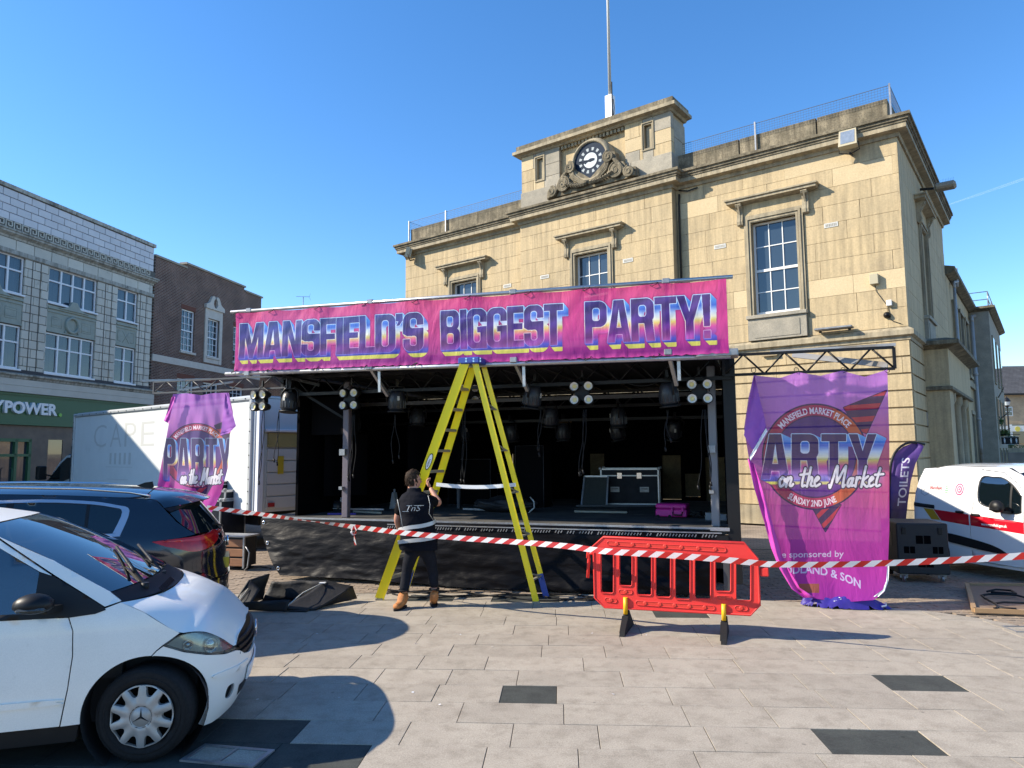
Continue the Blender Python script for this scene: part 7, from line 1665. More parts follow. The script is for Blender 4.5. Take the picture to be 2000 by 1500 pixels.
strip('folded_hem',M['mag_hem'],[(1460,895),(1472,950),(1490,1010),(1506,1070),(1522,1110),(1546,1150),(1570,1168)],[(1472,905),(1490,960),(1508,1020),(1524,1075),(1540,1112),(1562,1148),(1590,1166)],.25,fr_,amp=.03)
strip('edge_hem',M['upvc'],[(1737,1105),(1735,1135),(1728,1155),(1712,1168)],[(1733,1105),(1731,1135),(1724,1152),(1706,1165)],.2,fr_,amp=.004)
b=MB()
for px_ in (1472,1556,1648,1733): a_,z_=ST.px(px_,727,.1); b.tube([(a_+.03*math.cos(q),-.08+.05*math.sin(q),z_+.03+.04*math.sin(q)) for q in np.linspace(0,6.3,8)],.005,4)
b.build('cable_ties',M['bplastic'],fr_)
# crumpled blue foot of the banner lying on the ground
bl_=MB(); c=G(1640,1180)+Vector((0,-.14,0)); vs=[]; nu,nv=44,26
for j in range(nv+1):
    for i in range(nu+1):
        u_=i/nu*2-1; v_=j/nv*2-1; rr2=u_*u_+v_*v_; h=.24*max(0,1-rr2)**.7*(1+.9*noise.noise(Vector((u_*2.6,v_*2.4,1))))*(1 if u_<.2 else 1-.7*(u_-.2)); h+=.045*abs(noise.noise(Vector((u_*6,v_*5,8))))*(rr2<1.1)
        vs.append((c.x+u_*.50+.04*noise.noise(Vector((u_*4,v_*4,3))),c.y-.02+v_*.17-u_*.10,max(.006,h)))
keep=[(j*(nu+1)+i,j*(nu+1)+i+1,(j+1)*(nu+1)+i+1,(j+1)*(nu+1)+i) for j in range(nv) for i in range(nu) if ((i+.5)/nu*2-1)**2+((j+.5)/nv*2-1)**2<1.05+.25*noise.noise(Vector((i*.3,j*.3,0)))]
bl_.add(vs,keep,0,True); M['bluecloth']=mat('royal_blue_print',(.018,.012,.17),.55,c2=(.04,.02,.30),scale=4); o=bl_.build('banner_foot',M['bluecloth'],fixn=False); tag(o,'crumpled royal blue foot of the purple banner heaped on the ground','banner')
b=MB(); 
for k in range(9): q=Vector((c.x-.12+rp.uniform(-.07,.07),c.y-.12,.10+rp.uniform(-.05,.04))); b.bar(q,q+Vector((rp.uniform(-.06,.06),-.01,rp.uniform(-.04,.04))),.018,.006)
b.tube([(c.x+.28,c.y-.2,.02),(c.x+.42,c.y-.19,.05),(c.x+.47,c.y-.1,.06),(c.x+.38,c.y-.12,.03)],.012,5); b.build('white_lettering',M['upvc'],o)
foldL=lambda s_,t_: .035*math.sin(s_*13+t_*1.5)*(.3+.7*min(1,t_*3))+.05*noise.noise(Vector((s_*4,t_*1.5,9)))+.03*noise.noise(Vector((s_*9,t_*3,2)))
fl_,PL_=hang('side_banner','smaller creased purple party banner hanging above the navy car',M['flagL'],ALf,
 [(0,338),(.2,333),(.45,324),(.75,313),(1,304)],[(0,447),(.15,455),(.26,455),(.33,449),(.6,445),(.8,432),(1,408)],
 [(0,770),(.25,768),(.5,772),(.7,768),(1,767)],[(0,968),(.35,985),(.6,1004),(1,1012)],foldL,50,70)
strip('folded_flap',M['flagback'],[(444,767),(452,800),(461,832),(447,846)],[(440,770),(436,810),(432,840),(430,852)],.2,fl_,amp=.01)
strip('folded_flap',M['mag_hem'],[(336,775),(326,805),(320,822),(328,826)],[(342,775),(334,805),(330,826),(330,828)],.2,fl_,amp=.01)
# ------------------------------------------------------------------ stepladder
M['grp_y']=mat('yellow_fibreglass',(.98,.80,.006),.4,coat=.3,c2=(.96,.74,.006),scale=9,dirt=(.45,.36,.10),dirtscale=12,dirtlo=.66); M['gblue']=plain('blue_plastic',(.02,.06,.30),.45)
lad=thing('stepladder','tall yellow fibreglass stepladder with blue top standing open in front of the stage','ladder',(0,0,0),0)
def Pl(px,py,y): d=ray(px,py); return EYE+d*(y/d.y)
yn,yf=9.50,9.98
fA,fB=G(741,1172),G(1047,1178); bA,bB=G(792,1154),G(1067,1166)
tz=Pl(915,709,9.55).z; tA=Vector((Pl(908,712,9.5).x,9.52,tz)); tB=Vector((Pl(928,712,9.5).x,9.50,tz)); tA2=tA+Vector((.10,.30,0)); tB2=tB+Vector((.10,.30,0))
def rail(p,q,w_,d_,up): 
    b=MB(); b.bar(p,q,w_,d_,up=up); v=(Vector(q)-Vector(p)).normalized(); n_=Vector(up).normalized(); s_=v.cross(n_).normalized()
    b.bar(Vector(p)+s_*(w_/2)+n_*.0,Vector(q)+s_*(w_/2),.006,d_*1.6,up=up); b.bar(Vector(p)-s_*(w_/2),Vector(q)-s_*(w_/2),.006,d_*1.6,up=up); return b
for p,q,w_ in ((fA,tA,.115),(bA,tA2,.095),(fB,tB,.075),(bB,tB2,.065)): rail(p+Vector((0,0,.02)),q,w_,.028,(0,-1,.0)).build('rail',M['grp_y'],lad)
for k in range(1,11):
    f=k/11.2; p=fA.lerp(tA,f); q=bA.lerp(tA2,f); b=MB(); b.bar(p+Vector((.0,.01,0)),q+Vector((.0,-.01,0)),.085,.03); 
    for j in range(4): b.bar(p+Vector((-.03+.02*j,.01,.018)),q+Vector((-.03+.02*j,-.01,.018)),.006,.006)
    b.build('step',M['lstep'] if 'lstep' in M else M.setdefault('lstep',mat('dull_aluminium_step',(.30,.28,.22),.55,metal=.4)),lad)
for k in (1,3,5,7,9): f=k/11.2; b=MB(); b.bar(fB.lerp(tB,f),bB.lerp(tB2,f),.04,.02); b.bar(fB.lerp(tB,f+.03),bB.lerp(tB2,f-.0),.012,.02); b.build('cross_bar',M['lstep'],lad)
b=MB(); c=(tA+tB+tA2+tB2)/4; b.bbox(-.16,.15,-.21,.20,-.02,.07,.015,M=Matrix.Translation(c)@Matrix.Rotation(R(-18),4,'Z')); b.build('top_cap',M['gblue'],lad)
b=MB()
for i in (-.1,.0,.09): b.cyl(c+Vector((i,-.215,.045)),c+Vector((i,-.225,.045)),.013,n=8); b.cyl(c+Vector((i,-.215,.01)),c+Vector((i,-.225,.01)),.013,n=8)
b.build('rivets',M['chrome'],lad)
for p,q in ((bA,tA2),(bB,tB2)):
    b=MB(); v=(q-p).normalized(); b.bar(p,p+v*.32,.08,.05,up=(0,-1,0)); b.bar(p+v*.25+Vector((-.0,-.03,0)),p+v*.6+Vector((-.12 if p is bA else -.08,-.38,-.1)) if False else p+v*.3,.02,.02); b.build('foot',M['gblue'],lad)
for p in (fA,fB): b=MB(); b.bar(p+Vector((-.05,0,.012)),p+Vector((.05,0,.012)),.05,.024); b.build('foot',M['lstep'],lad)
mA,mB=fA.lerp(tA,.48),fB.lerp(tB,.48); m1,m2=bA.lerp(tA2,.48),bB.lerp(tB2,.48)
b=MB(); pts=[m1.lerp(m2,k/10)+Vector((0,-.2,-.035*math.sin(PI*k/10)-.0)) for k in range(11)]
for p,q in zip(pts,pts[1:]): b.bar(p,q,.008,.05)
b.build('spreader_strap',M['upvc'],lad)
b=MB(); cc=fA.lerp(tA,.58)+Vector((0,-.022,0)); dd=(tA-fA).normalized(); ss=dd.cross(Vector((0,1,0))); ov=[cc+dd*(.12*math.cos(t_))+ss*(.035*math.sin(t_)) for t_ in np.linspace(0,2*PI,25)[:-1]]; b.add(ov,[tuple(range(24))]); b.build('oval_sticker',M['black'],lad,fixn=False)
ov=[cc+Vector((0,-.001,0))+dd*(.105*math.cos(t_))+ss*(.027*math.sin(t_)) for t_ in np.linspace(0,2*PI,25)[:-1]]; b=MB(); b.add(ov,[tuple(range(24))]); ov2=[cc+Vector((0,-.002,0))+dd*(.09*math.cos(t_))+ss*(.012*math.sin(t_)) for t_ in np.linspace(0,2*PI,25)[:-1]]; b.build('sticker_face',M['white'],lad,fixn=False)
me=fit(text_mesh('WERNER',.01,0),-.08,.08,-.012,.012); o=link('sticker_text',me,M['black'],lad); o.matrix_local=Matrix.Translation(cc+Vector((0,-.003,0)))@Matrix.Rotation(-math.atan2(dd.z,dd.x),4,'Y')
# ------------------------------------------------------------------ red plastic barrier
M['bred']=mat('faded_red_plastic',(.72,.035,.03),.5,c2=(.62,.035,.03),scale=5,dirt=(.50,.06,.04),dirtscale=7,dirtlo=.64,coord='obj',spec=.4,bump=.15,bscale=40)
g1,g2=G(1228,1231),G(1413,1245)
d_=(g2-g1).normalized(); B_=Frame((g1.x,g1.y),(d_.x,d_.y)); bar=thing('plastic_barrier','red plastic pedestrian barrier with yellow pins and black feet across the slabs','barrier',B_.P(0,0,0),B_.rot())
bp_=lambda px,py:B_.px(px,py,0)
out=[bp_(*p) for p in ((1180,1048),(1453,1059),(1480,1092),(1484,1180),(1467,1200),(1180,1185),(1163,1170),(1161,1085),(1147,1083),(1150,1072))]
print('barrier',[tuple(round(c,2) for c in p) for p in out],'feet dist',(g2-g1).length)
out=[bp_(*p) for p in ((1180,1048),(1453,1059),(1480,1090),(1484,1181),(1466,1200),(1182,1185),(1163,1166),(1161,1077),(1160,1066))]
hole=lambda pts:[bp_(*p) for p in pts]
hs2=[]
tops=[(1174,1200),(1210,1236),(1244,1274),(1281,1311),(1319,1349),(1357,1389),(1397,1428),(1437,1467)]
for i,(a_,c_) in enumerate(tops):
    yt_=1079+ (a_-1174)*.065; yb_=[1158,1144,1162,1166,1170,1170,1155,1173][i]
    hs2.append([(x_,y_) for x_,y_ in hole([(a_+3,yt_),(c_-3,yt_+1),(c_,yt_+4),(c_,yb_-3),(c_-3,yb_),(a_+3,yb_-1),(a_,yb_-4),(a_,yt_+4)])])
b=fill2d(out,hs2,.05,lambda u,v:Vector((u,-.035,v))); 
b.sm=[False]*len(b.sm)
k0=fill2d(out,hs2,.05,lambda u,v:Vector((u,.035,v)),flip=True); b.add(k0.v,k0.f)
for lp in [out]+hs2:
    n=len(lp); b.add([(p[0],-.035,p[1]) for p in lp]+[(p[0],.035,p[1]) for p in lp],[(i,(i+1)%n,n+(i+1)%n,n+i) for i in range(n)])
for lp in hs2:     # raised rims round the openings
    b.tube([(p[0],-.037,p[1]) for p in lp],.009,5,closed=True)
b.tube([(p[0],-.034,p[1]) for p in out],.012,6,closed=True); b.build('panel',M['bred'],bar,merge=1e-5)
M['bredd']=mat('recess_red_plastic',(.60,.035,.02),.5,coord='obj')
def rec(x0,y0,x1,y1,h,n,name='recess'):
    p,q=Vector((bp_(x0,y0)[0],-.037,bp_(x0,y0)[1])),Vector((bp_(x1,y1)[0],-.037,bp_(x1,y1)[1])); b=MB(); v=(q-p).normalized(); up=Vector((0,0,1)); 
    ov=[]; 
    for t_ in np.linspace(PI/2,3*PI/2,8): ov.append(p+v*(h/2*math.cos(t_))+up*(h/2*math.sin(t_)))
    for t_ in np.linspace(-PI/2,PI/2,8): ov.append(q+v*(h/2*math.cos(t_))+up*(h/2*math.sin(t_)))
    b.tube(ov,.007,5,closed=True); o=b.build(name,M['bred'],bar); b=MB(); b.add([w+Vector((0,-.002,0)) for w in ov],[tuple(range(len(ov)))]); 
    b.build('recess_floor',M['bredd'],o,fixn=False)
    b=MB()
    for i in range(n): c=p.lerp(q,(i+.5)/n); b.lathe([(.022,0),(.02,-.004),(.012,-.003),(0,-.003)],Matrix.Translation(c+Vector((0,-.005,0)))@Matrix.Rotation(-PI/2,4,'X'),12)
    b.build('boss',M['bredd'],o)
rec(1191,1060,1414,1073,.045,7); rec(1247,1176,1392,1186,.045,5); rec(1187,1170,1202,1172,.045,1); rec(1214,1154,1232,1155,.045,1); rec(1405,1166,1424,1167,.045,1); rec(1440,1186,1456,1187,.045,1)
b=MB(); (ax_,az_)=bp_(1150,1085); b.tube([bp_(1163,1080) and (bp_(1163,1080)[0],0,bp_(1163,1080)[1]),(ax_,0,az_+.02),(ax_-.0,0,az_-.04),(bp_(1148,1128)[0],0,bp_(1148,1128)[1])],.018,8); b.tube([(bp_(1163,1066)[0],0,bp_(1163,1066)[1]),(bp_(1149,1076)[0],0,bp_(1149,1076)[1]),(bp_(1148,1090)[0],0,bp_(1148,1090)[1])],.02,8); b.build('hook',M['bred'],bar)
b=MB(); p0,p1=bp_(1484,1108),bp_(1502,1126); b.bbox(p0[0],p1[0],-.03,.03,p1[1],p0[1],.01); b.build('hook',M['bred'],bar)
for px_,py0,py1 in ((1223,1165,1192),(1414,1178,1204)):
    a0,z0=bp_(px_,py0); a1,z1=bp_(px_,py1); b=MB(); b.cyl((a0,-.045,z0),(a1,-.045,z1-.03),.024,n=12); b.build('yellow_pin',plain('yellow_pin',(.80,.45,.01),.45) if px_<1300 else bpy.data.materials['yellow_pin'],bar)
    z1=z1-.02; b=MB(); b.prism([(-.30,0),(-.27,.05),(-.06,z1-.03),(-.02,z1+.02),(.03,z1+.02),(.07,z1-.02),(.24,.05),(.30,0)][::-1],'x',a0-.028,a0+.028)
    for s_ in (-1,1): b.prism([(s_*.03,.02),(s_*.24,.02),(s_*.05,z1-.03)],'x',a0-.04,a0-.028); b.bar((a0-.034,s_*.1,.03),(a0-.034,s_*.06,z1*.6),.012,.02)
    b.build('foot',M['rubber'],bar)
# ------------------------------------------------------------------ red and white tape
tp=[(0,0)]
def tape_pts():
    L_=[(404,991,10.6),(500,1003,10.45),(600,1017,9.85),(700,1030,9.3),(800,1042,8.85),(900,1051,8.6),(1000,1058,8.35),(1100,1066,8.05),(1160,1074,7.86)]
    S2=[(1200,1078,7.72),(1300,1084,7.52),(1400,1092,7.32),(1490,1101,7.15)]
    S3=[(1510,1102,7.1),(1600,1103,6.95),(1700,1101,6.8),(1800,1097,6.65),(1900,1092,6.5),(2010,1085,6.35),(2150,1076,6.1),(2700,1040,5.4),(3600,1010,4.6)]
    return [Pl(*p) for p in L_+S2+S3]
TP=resample(tape_pts(),300); d=[0]
for a_,c_ in zip(TP,TP[1:]): d.append(d[-1]+(Vector(c_)-Vector(a_)).length)
def tapemat():
    m,t,b=nodes('red_white_tape'); L=t.links.new; uv=N(t,'ShaderNodeUVMap',uv_map='UVMap'); sp=N(t,'ShaderNodeSeparateXYZ'); L(uv.outputs[0],sp.inputs[0])
    a=N(t,'ShaderNodeMath',operation='MULTIPLY_ADD'); L(sp.outputs[1],a.inputs[0]); a.inputs[1].default_value=-.45; L(sp.outputs[0],a.inputs[2]); f=N(t,'ShaderNodeMath',operation='FRACT'); L(a.outputs[0],f.inputs[0])
    g=N(t,'ShaderNodeMath',operation='GREATER_THAN'); L(f.outputs[0],g.inputs[0]); g.inputs[1].default_value=.5; mx=N(t,'ShaderNodeMix',data_type='RGBA'); L(g.outputs[0],mx.inputs[0]); mx.inputs[6].default_value=(.55,.03,.025,1); mx.inputs[7].default_value=(.78,.78,.78,1)
    L(mx.outputs[2],b.inputs['Base Color']); b.inputs['Roughness'].default_value=.3; tl=N(t,'ShaderNodeBsdfTranslucent'); L(mx.outputs[2],tl.inputs[0]); ms=N(t,'ShaderNodeMixShader'); ms.inputs[0].default_value=.35; L(b.outputs[0],ms.inputs[1]); L(tl.outputs[0],ms.inputs[2]); L(ms.outputs[0],t.nodes['Material Output'].inputs['Surface']); return m
M['tape']=tapemat()
def tape_mesh(name,P_,D_,w_,parent=None,tw=None,lab=None):
    vs=[];uv=[]
    for i,p in enumerate(P_):
        p=Vector(p); q=Vector(P_[min(i+1,len(P_)-1)])-Vector(P_[max(0,i-1)]); q.normalize(); tw_=tw(D_[i]) if tw else 0
        n_=Vector((0,0,1)); n_=(n_-q*n_.dot(q)).normalized(); s_=q.cross(n_); up=n_*math.cos(tw_)+s_*math.sin(tw_)
        for j in (-1,0,1): vs.append(p+up*(w_/2*j)+s_*(.004*math.sin(i*.7+j))); uv.append((D_[i]/.185,(j+1)/2))
    fs=[(i*3+j,i*3+j+1,(i+1)*3+j+1,(i+1)*3+j) for i in range(len(P_)-1) for j in range(2)]
    me=bpy.data.meshes.new(name); me.from_pydata([tuple(v) for v in vs],[],fs); ul=me.uv_layers.new(name='UVMap')
    for l in me.loops: ul.data[l.index].uv=uv[l.vertex_index]
    me.polygons.foreach_set('use_smooth',[True]*len(fs)); return link(name,me,M['tape'],parent)
def twist(x):
    return .35*math.sin(x*.9)+(.9*math.exp(-((x-2.0)/.5)**2))
tape=tape_mesh('barrier_tape',TP,d,.063,None,twist); tag(tape,'red and white striped tape strung across the whole view over the barrier','tape')
kp=Pl(692,1028,9.33); pts=resample([kp,kp+Vector((.03,-.02,-.07)),kp+Vector((-.01,-.02,-.10)),kp+Vector((-.035,-.02,-.05)),kp+Vector((0,0,0))],14); pts2=resample([kp+Vector((0,-.01,-.06)),kp+Vector((.01,-.02,-.15)),kp+Vector((.02,-.01,-.24))],10)
tape_mesh('tape_loop',pts,[i*.02 for i in range(14)],.03,tape); tape_mesh('tape_end',pts2,[i*.03 for i in range(10)],.03,tape,lambda x:x*6)
# ================================================================== PERSON
def skin_mesh(verts,edges,radii,sub=2,root=0):
    me=bpy.data.meshes.new('sk'); me.from_pydata([tuple(v) for v in verts],edges,[]); o=bpy.data.objects.new('sk',me); COL.objects.link(o)
    md=o.modifiers.new('s','SKIN'); md.use_smooth_shade=True
    for i,r_ in enumerate(radii): 
        sv=me.skin_vertices[0].data[i]; sv.radius=(r_,r_) if not isinstance(r_,tuple) else r_; sv.use_root=(i==root)
    ms=o.modifiers.new('u','SUBSURF'); ms.levels=sub; ms.render_levels=sub
    bpy.context.view_layer.update(); dg=bpy.context.evaluated_depsgraph_get(); out=bpy.data.meshes.new_from_object(o.evaluated_get(dg)); bpy.data.objects.remove(o); out.polygons.foreach_set('use_smooth',[True]*len(out.polygons)); return out
def join(meshes,name):
    bm=bmesh.new()
    for m_ in meshes: bm.from_mesh(m_)
    me=bpy.data.meshes.new(name); bm.to_mesh(me); bm.free(); me.materials.clear(); me.polygons.foreach_set('use_smooth',[True]*len(me.polygons)); return me
PY=9.22
def Q(px,py,dy=0): d=ray(px,py); return EYE+d*((PY+dy)/d.y)
per=thing('person','person with short dark hair in a black vest and jeans holding the yellow ladder','person',(0,0,0),0)
M['skin']=mat('skin',(.52,.27,.19),.55,c2=(.46,.22,.15),scale=12); M['skin'].node_tree.nodes['Principled BSDF'].inputs['Subsurface Weight'].default_value=.1
pel=Q(819,1062); sp1=Q(818,1035,.0); ch=Q(814,992,.02); nb=Q(808,968,.03); nk=Q(807,957,.05); hd=Q(808,938,.06)
shL=Q(786,978,.02); shR=Q(842,978,.04); elL=Q(775,1015,.10); wrL=Q(782,1040,.28); haL=Q(788,1046,.36)
elR=Q(859,984,.20); wrR=Q(840,952,.34); haR=Q(834,943,.38)
hiL=Q(805,1072); hiR=Q(834,1072); knL=Q(795,1113,.05); knR=Q(845,1112,.06); anL=Q(788,1162,-.02); anR=Q(848,1156,.05); toL=Q(783,1178,.10); toR=Q(840,1172,.22)
toL.z=.05; toR.z=.05; anL.z=max(anL.z,.12); anR.z=max(anR.z,.12)
V_=[pel,sp1,ch,nb,nk,hd,shL,elL,wrL,shR,elR,wrR,hiL,knL,anL,hiR,knR,anR,hd+Vector((0,.01,.07))]
Ed=[(0,1),(1,2),(2,3),(3,4),(4,5),(5,18),(3,6),(6,7),(7,8),(3,9),(9,10),(10,11),(0,12),(12,13),(13,14),(0,15),(15,16),(16,17)]
Rd=[.12,.125,.13,.09,.055,.085,.065,.047,.032,.065,.045,.031,.095,.06,.045,.095,.06,.045,.075]
body=[skin_mesh(V_,Ed,Rd)]
def handm(w,d,up,side,grip):
    """palm and five unequal bent fingers"""
    d=d.normalized(); side=(side-d*side.dot(d)).normalized(); n_=d.cross(side).normalized(); out=[]
    pv=[w,w+d*.045,w+d*.085]; out.append(skin_mesh(pv,[(0,1),(1,2)],[(.028,.02),(.036,.016),(.038,.014)],1))
    for i,(o_,L_) in enumerate(((-.028,.07),(-.010,.08),(.010,.075),(.027,.06))):
        b0=w+d*.06+side*o_; b1=b0+d*.03; b2=b1+(d*.6+n_*grip).normalized()*L_*.5; b3=b2+(d*-.1+n_*grip).normalized()*L_*.42
        out.append(skin_mesh([b0,b1,b2,b3],[(0,1),(1,2),(2,3)],[.010,.0095,.0085,.007],1))
    t0=w+d*.025-side*.02; t1=t0-side*.03+d*.02+n_*grip*.01; t2=t1+d*.03+n_*grip*.02; out.append(skin_mesh([t0,t1,t2],[(0,1),(1,2)],[.012,.0105,.008],1)); return out
body+=handm(wrL,haL-wrL,Vector((0,0,1)),Vector((0,0,1)),1); body+=handm(wrR,haR-wrR+Vector((-.02,0,.05)),Vector((0,0,1)),Vector((0,1,0)),-1)
# skull with jaw, nose, ears: head turned to the right (+x) and slightly away
hc=Q(807,937,.05); hr_=.098; bm=bmesh.new(); bmesh.ops.create_uvsphere(bm,u_segments=36,v_segments=28,radius=1)
fd=Vector((.86,.50,-.05)).normalized(); sd=Vector((-fd.y,fd.x,0)).normalized()
for v in bm.verts:
    c=v.co.copy(); a_,s_,z_=c.x,c.y,c.z     # x = face direction
    x=a_*.098; y=s_*.077; z=z_*.118
    if z_<-.1: x+=a_*.0 + (.012 if a_>0 else .018)*(-z_)* (1 if a_>0 else 1); y*=1-.28*(-z_); 
    if a_>.55 and z_<-.55: x+=.012
    nn=math.exp(-((s_/.16)**2)-((z_+.18)/.16)**2)*(a_>0); x+=.026*nn
    br=math.exp(-((z_-.12)/.09)**2)*(a_>.5); x+=.005*br
    ey=math.exp(-(((abs(s_)-.36)/.14)**2)-((z_-.0)/.09)**2)*(a_>.3); x-=.010*ey
    mo=math.exp(-((s_/.26)**2)-((z_+.48)/.035)**2)*(a_>.3); x-=.005*mo
    li=math.exp(-((s_/.24)**2)-((z_+.42)/.05)**2)*(a_>.3)+math.exp(-((s_/.2)**2)-((z_+.55)/.05)**2)*(a_>.3); x+=.004*li
    v.co=hc+fd*x+sd*y+Vector((0,0,z))
hm=bpy.data.meshes.new('h'); bm.to_mesh(hm); bm.free(); body.append(hm)
for s_ in (-1,1):
    e_=hc+sd*(s_*.078)-fd*.008+Vector((0,0,-.012)); body.append(skin_mesh([e_+Vector((0,0,-.028)),e_+sd*s_*.008-fd*.006,e_+Vector((0,0,.026))+sd*s_*.010-fd*.01],[(0,1),(1,2)],[(.008,.012),(.007,.016),(.007,.013)],1))
link('body',join(body,'body'),M['skin'],per)
# hair: thick shell of strands over the skull
M['hair']=mat('dark_brown_hair',(.014,.009,.006),.6,c2=(.05,.03,.02),scale=34,fine=.3,finescale=90,bump=1,bscale=60,spec=.12)
bm=bmesh.new(); bmesh.ops.create_uvsphere(bm,u_segments=40,v_segments=30,radius=1); dl=[]
for v in bm.verts:
    c=v.co.copy(); a_,s_,z_=c.x,c.y,c.z
    keep_=(z_>.42) or (a_<.28 and z_>-.30) or (a_<-.12 and z_>-.62)
    k_=1.13+.10*noise.noise(Vector((a_*4,s_*4,z_*4)))+.05*noise.noise(Vector((a_*11,s_*11,z_*9)))+(.05 if z_>.3 else 0)
    v.co=hc+fd*(a_*.098*k_)+sd*(s_*.077*k_*1.02)+Vector((0,0,z_*.118*k_))
    if not keep_: dl.append(v)
bmesh.ops.delete(bm,geom=dl,context='VERTS'); hme=bpy.data.meshes.new('hair'); bm.to_mesh(hme); bm.free(); hme.polygons.foreach_set('use_smooth',[True]*len(hme.polygons)); ho=link('hair',hme,M['hair'],per)
b=MB(); rh=random.Random(2)
for _ in range(420):
    v=Vector((rh.gauss(0,1),rh.gauss(0,1),rh.gauss(.3,1))).normalized()
    if v.x>.35 and v.z<.5 or v.z<-.45: continue
    p=hc+fd*(v.x*.112)+sd*(v.y*.088)+Vector((0,0,v.z*.135)); dn=(Vector((0,0,-1))-fd*.2+Vector((rh.uniform(-.5,.5),rh.uniform(-.5,.5),0))).normalized(); t_=dn.cross(v).normalized(); b.add([p-t_*.006,p+t_*.006,p+dn*.035+(fd*v.x+sd*v.y)*.005],[(0,1,2)])
b.build('hair_tufts',M['hair'],ho,fixn=False)
b=MB(); ex=hc+fd*.092+Vector((0,0,.004)); 
for s_ in (-1,1): b.tube([ex+sd*(s_*.032)+sd*(.022*math.cos(q))+Vector((0,0,.017*math.sin(q))) for q in np.linspace(0,2*PI,13)[:-1]],.002,4,closed=True); b.tube([ex+sd*(s_*.055),hc+sd*(s_*.08)-fd*.01+Vector((0,0,.005))],.002,4)
b.build('spectacles',M['black'],per)
# clothes
M['denim']=mat('black_denim',(.008,.009,.013),.85,c2=(.017,.018,.024),spec=.12,scale=9,fine=.2,finescale=160,bump=.8,bscale=22); M['vest']=mat('black_vest_cloth',(.0035,.004,.008),.8,c2=(.006,.007,.012),scale=6,bump=.8,bscale=18,spec=.12); M['tee']=mat('black_tee_shirt',(.005,.005,.006),.9,spec=.12,bump=.5,bscale=25)
tr_=skin_mesh([pel,hiL,hiL.lerp(knL,.5),knL,knL.lerp(anL,.5),anL+Vector((0,0,.03)),hiR,hiR.lerp(knR,.5),knR,knR.lerp(anR,.5),anR+Vector((0,0,.03)),pel+Vector((0,0,.09))],[(0,1),(1,2),(2,3),(3,4),(4,5),(0,6),(6,7),(7,8),(8,9),(9,10),(0,11)],[(.15,.12),.108,.095,.073,.067,.058,.108,.095,.073,.067,.058,(.15,.12)])
for v in tr_.vertices: v.co+=Vector((noise.noise(v.co*9),noise.noise(v.co*9+Vector((5,0,0))),0))*.008
link('trousers',join([tr_],'trousers'),M['denim'],per)
sl_=[skin_mesh([ch.lerp(nb,.4),shL,shL.lerp(elL,.78)],[(0,1),(1,2)],[.125,.092,.066]),skin_mesh([ch.lerp(nb,.4),shR,shR.lerp(elR,.72)],[(0,1),(1,2)],[.125,.092,.07])]
link('tee_shirt_sleeves',join(sl_,'s'),M['tee'],per)
def torso(z,wd,dp,cx,cy,n=40,k=2.5):
    out=[]
    for i in range(n):
        a_=2*PI*i/n; c_,s_=math.cos(a_),math.sin(a_); out.append(Vector((cx+wd*math.copysign(abs(c_)**(2/k),c_),cy+dp*math.copysign(abs(s_)**(2/k),s_),z)))
    return out
zs=[Q(815,1073).z,Q(815,1066).z,Q(815,1050).z,Q(815,1030).z,Q(815,1008).z,Q(815,990).z,Q(815,975).z,Q(812,966).z,Q(810,960).z,Q(809,953).z]
wd=[.238,.245,.243,.226,.214,.220,.215,.17,.095,.078]; dpv=[.165,.17,.165,.150,.145,.148,.14,.115,.085,.075]; cxs=[Q(p_,1020).x for p_ in (819,819,818,816,814,813,812,811,809,808)]; cys=[PY+q for q in (0,0,0,0,.01,.02,.03,.035,.045,.05)]
vs=[];n=40
for i in range(len(zs)):
    for v in torso(zs[i],wd[i],dpv[i],cxs[i],cys[i]): vs.append(v)
# subdivide rings
rings=[vs[i*n:(i+1)*n] for i in range(len(zs))]; rs2=[]
for i in range(len(rings)-1):
    for k in range(5):
        t_=k/5; rs2.append([a_.lerp(c_,t_) for a_,c_ in zip(rings[i],rings[i+1])])
rs2.append(rings[-1]); vv=[]
for r_ in rs2:
    for v in r_: w_=noise.noise(Vector((v.x*5,v.y*5,v.z*7)))*.022+noise.noise(Vector((v.x*14,v.y*10,v.z*16)))*.007; vv.append(v+Vector((v.x-PY*0-cxs[3],v.y-PY,0)).normalized()*w_)
mb=MB(); mb.add(vv,[(i*n+j,i*n+(j+1)%n,(i+1)*n+(j+1)%n,(i+1)*n+j) for i in range(len(rs2)-1) for j in range(n)],0,True); vest=mb.build('vest',M['vest'],per,fixn=False)
sub_=vest.modifiers.new('sub','SUBSURF'); sub_.levels=1; sub_.render_levels=1
# reflective bands follow the ring shape, dipping at the left
M['refl_band']=mat('silver_reflective_band',(.50,.50,.48),.4,metal=.2)
def band(f0,f1,w_,nm):
    mb=MB(); m_=29; vs=[]
    for j in range(m_):
        a_=PI+PI*j/(m_-1); t_=j/(m_-1); zc=f0+(f1-f0)*t_
        for k in range(3):
            z=zc+(k-1)*w_/2; W_=np.interp(z,zs,wd)+.024; D_=np.interp(z,zs,dpv)+.024; X_=np.interp(z,zs,cxs); c_,s_=math.cos(a_),math.sin(a_); vs.append((X_+W_*math.copysign(abs(c_)**(2/2.5),c_),PY+D_*math.copysign(abs(s_)**(2/2.5),s_),z))
    mb.add(vs,[(j*3+k,j*3+k+1,(j+1)*3+k+1,(j+1)*3+k) for j in range(m_-1) for k in range(2)],0,True); return mb.build(nm,M['refl_band'],vest,fixn=False)
band(Q(800,1036).z,Q(830,1016).z,.048,'reflective_band'); band(Q(800,1059).z,Q(830,1044).z,.048,'reflective_band')
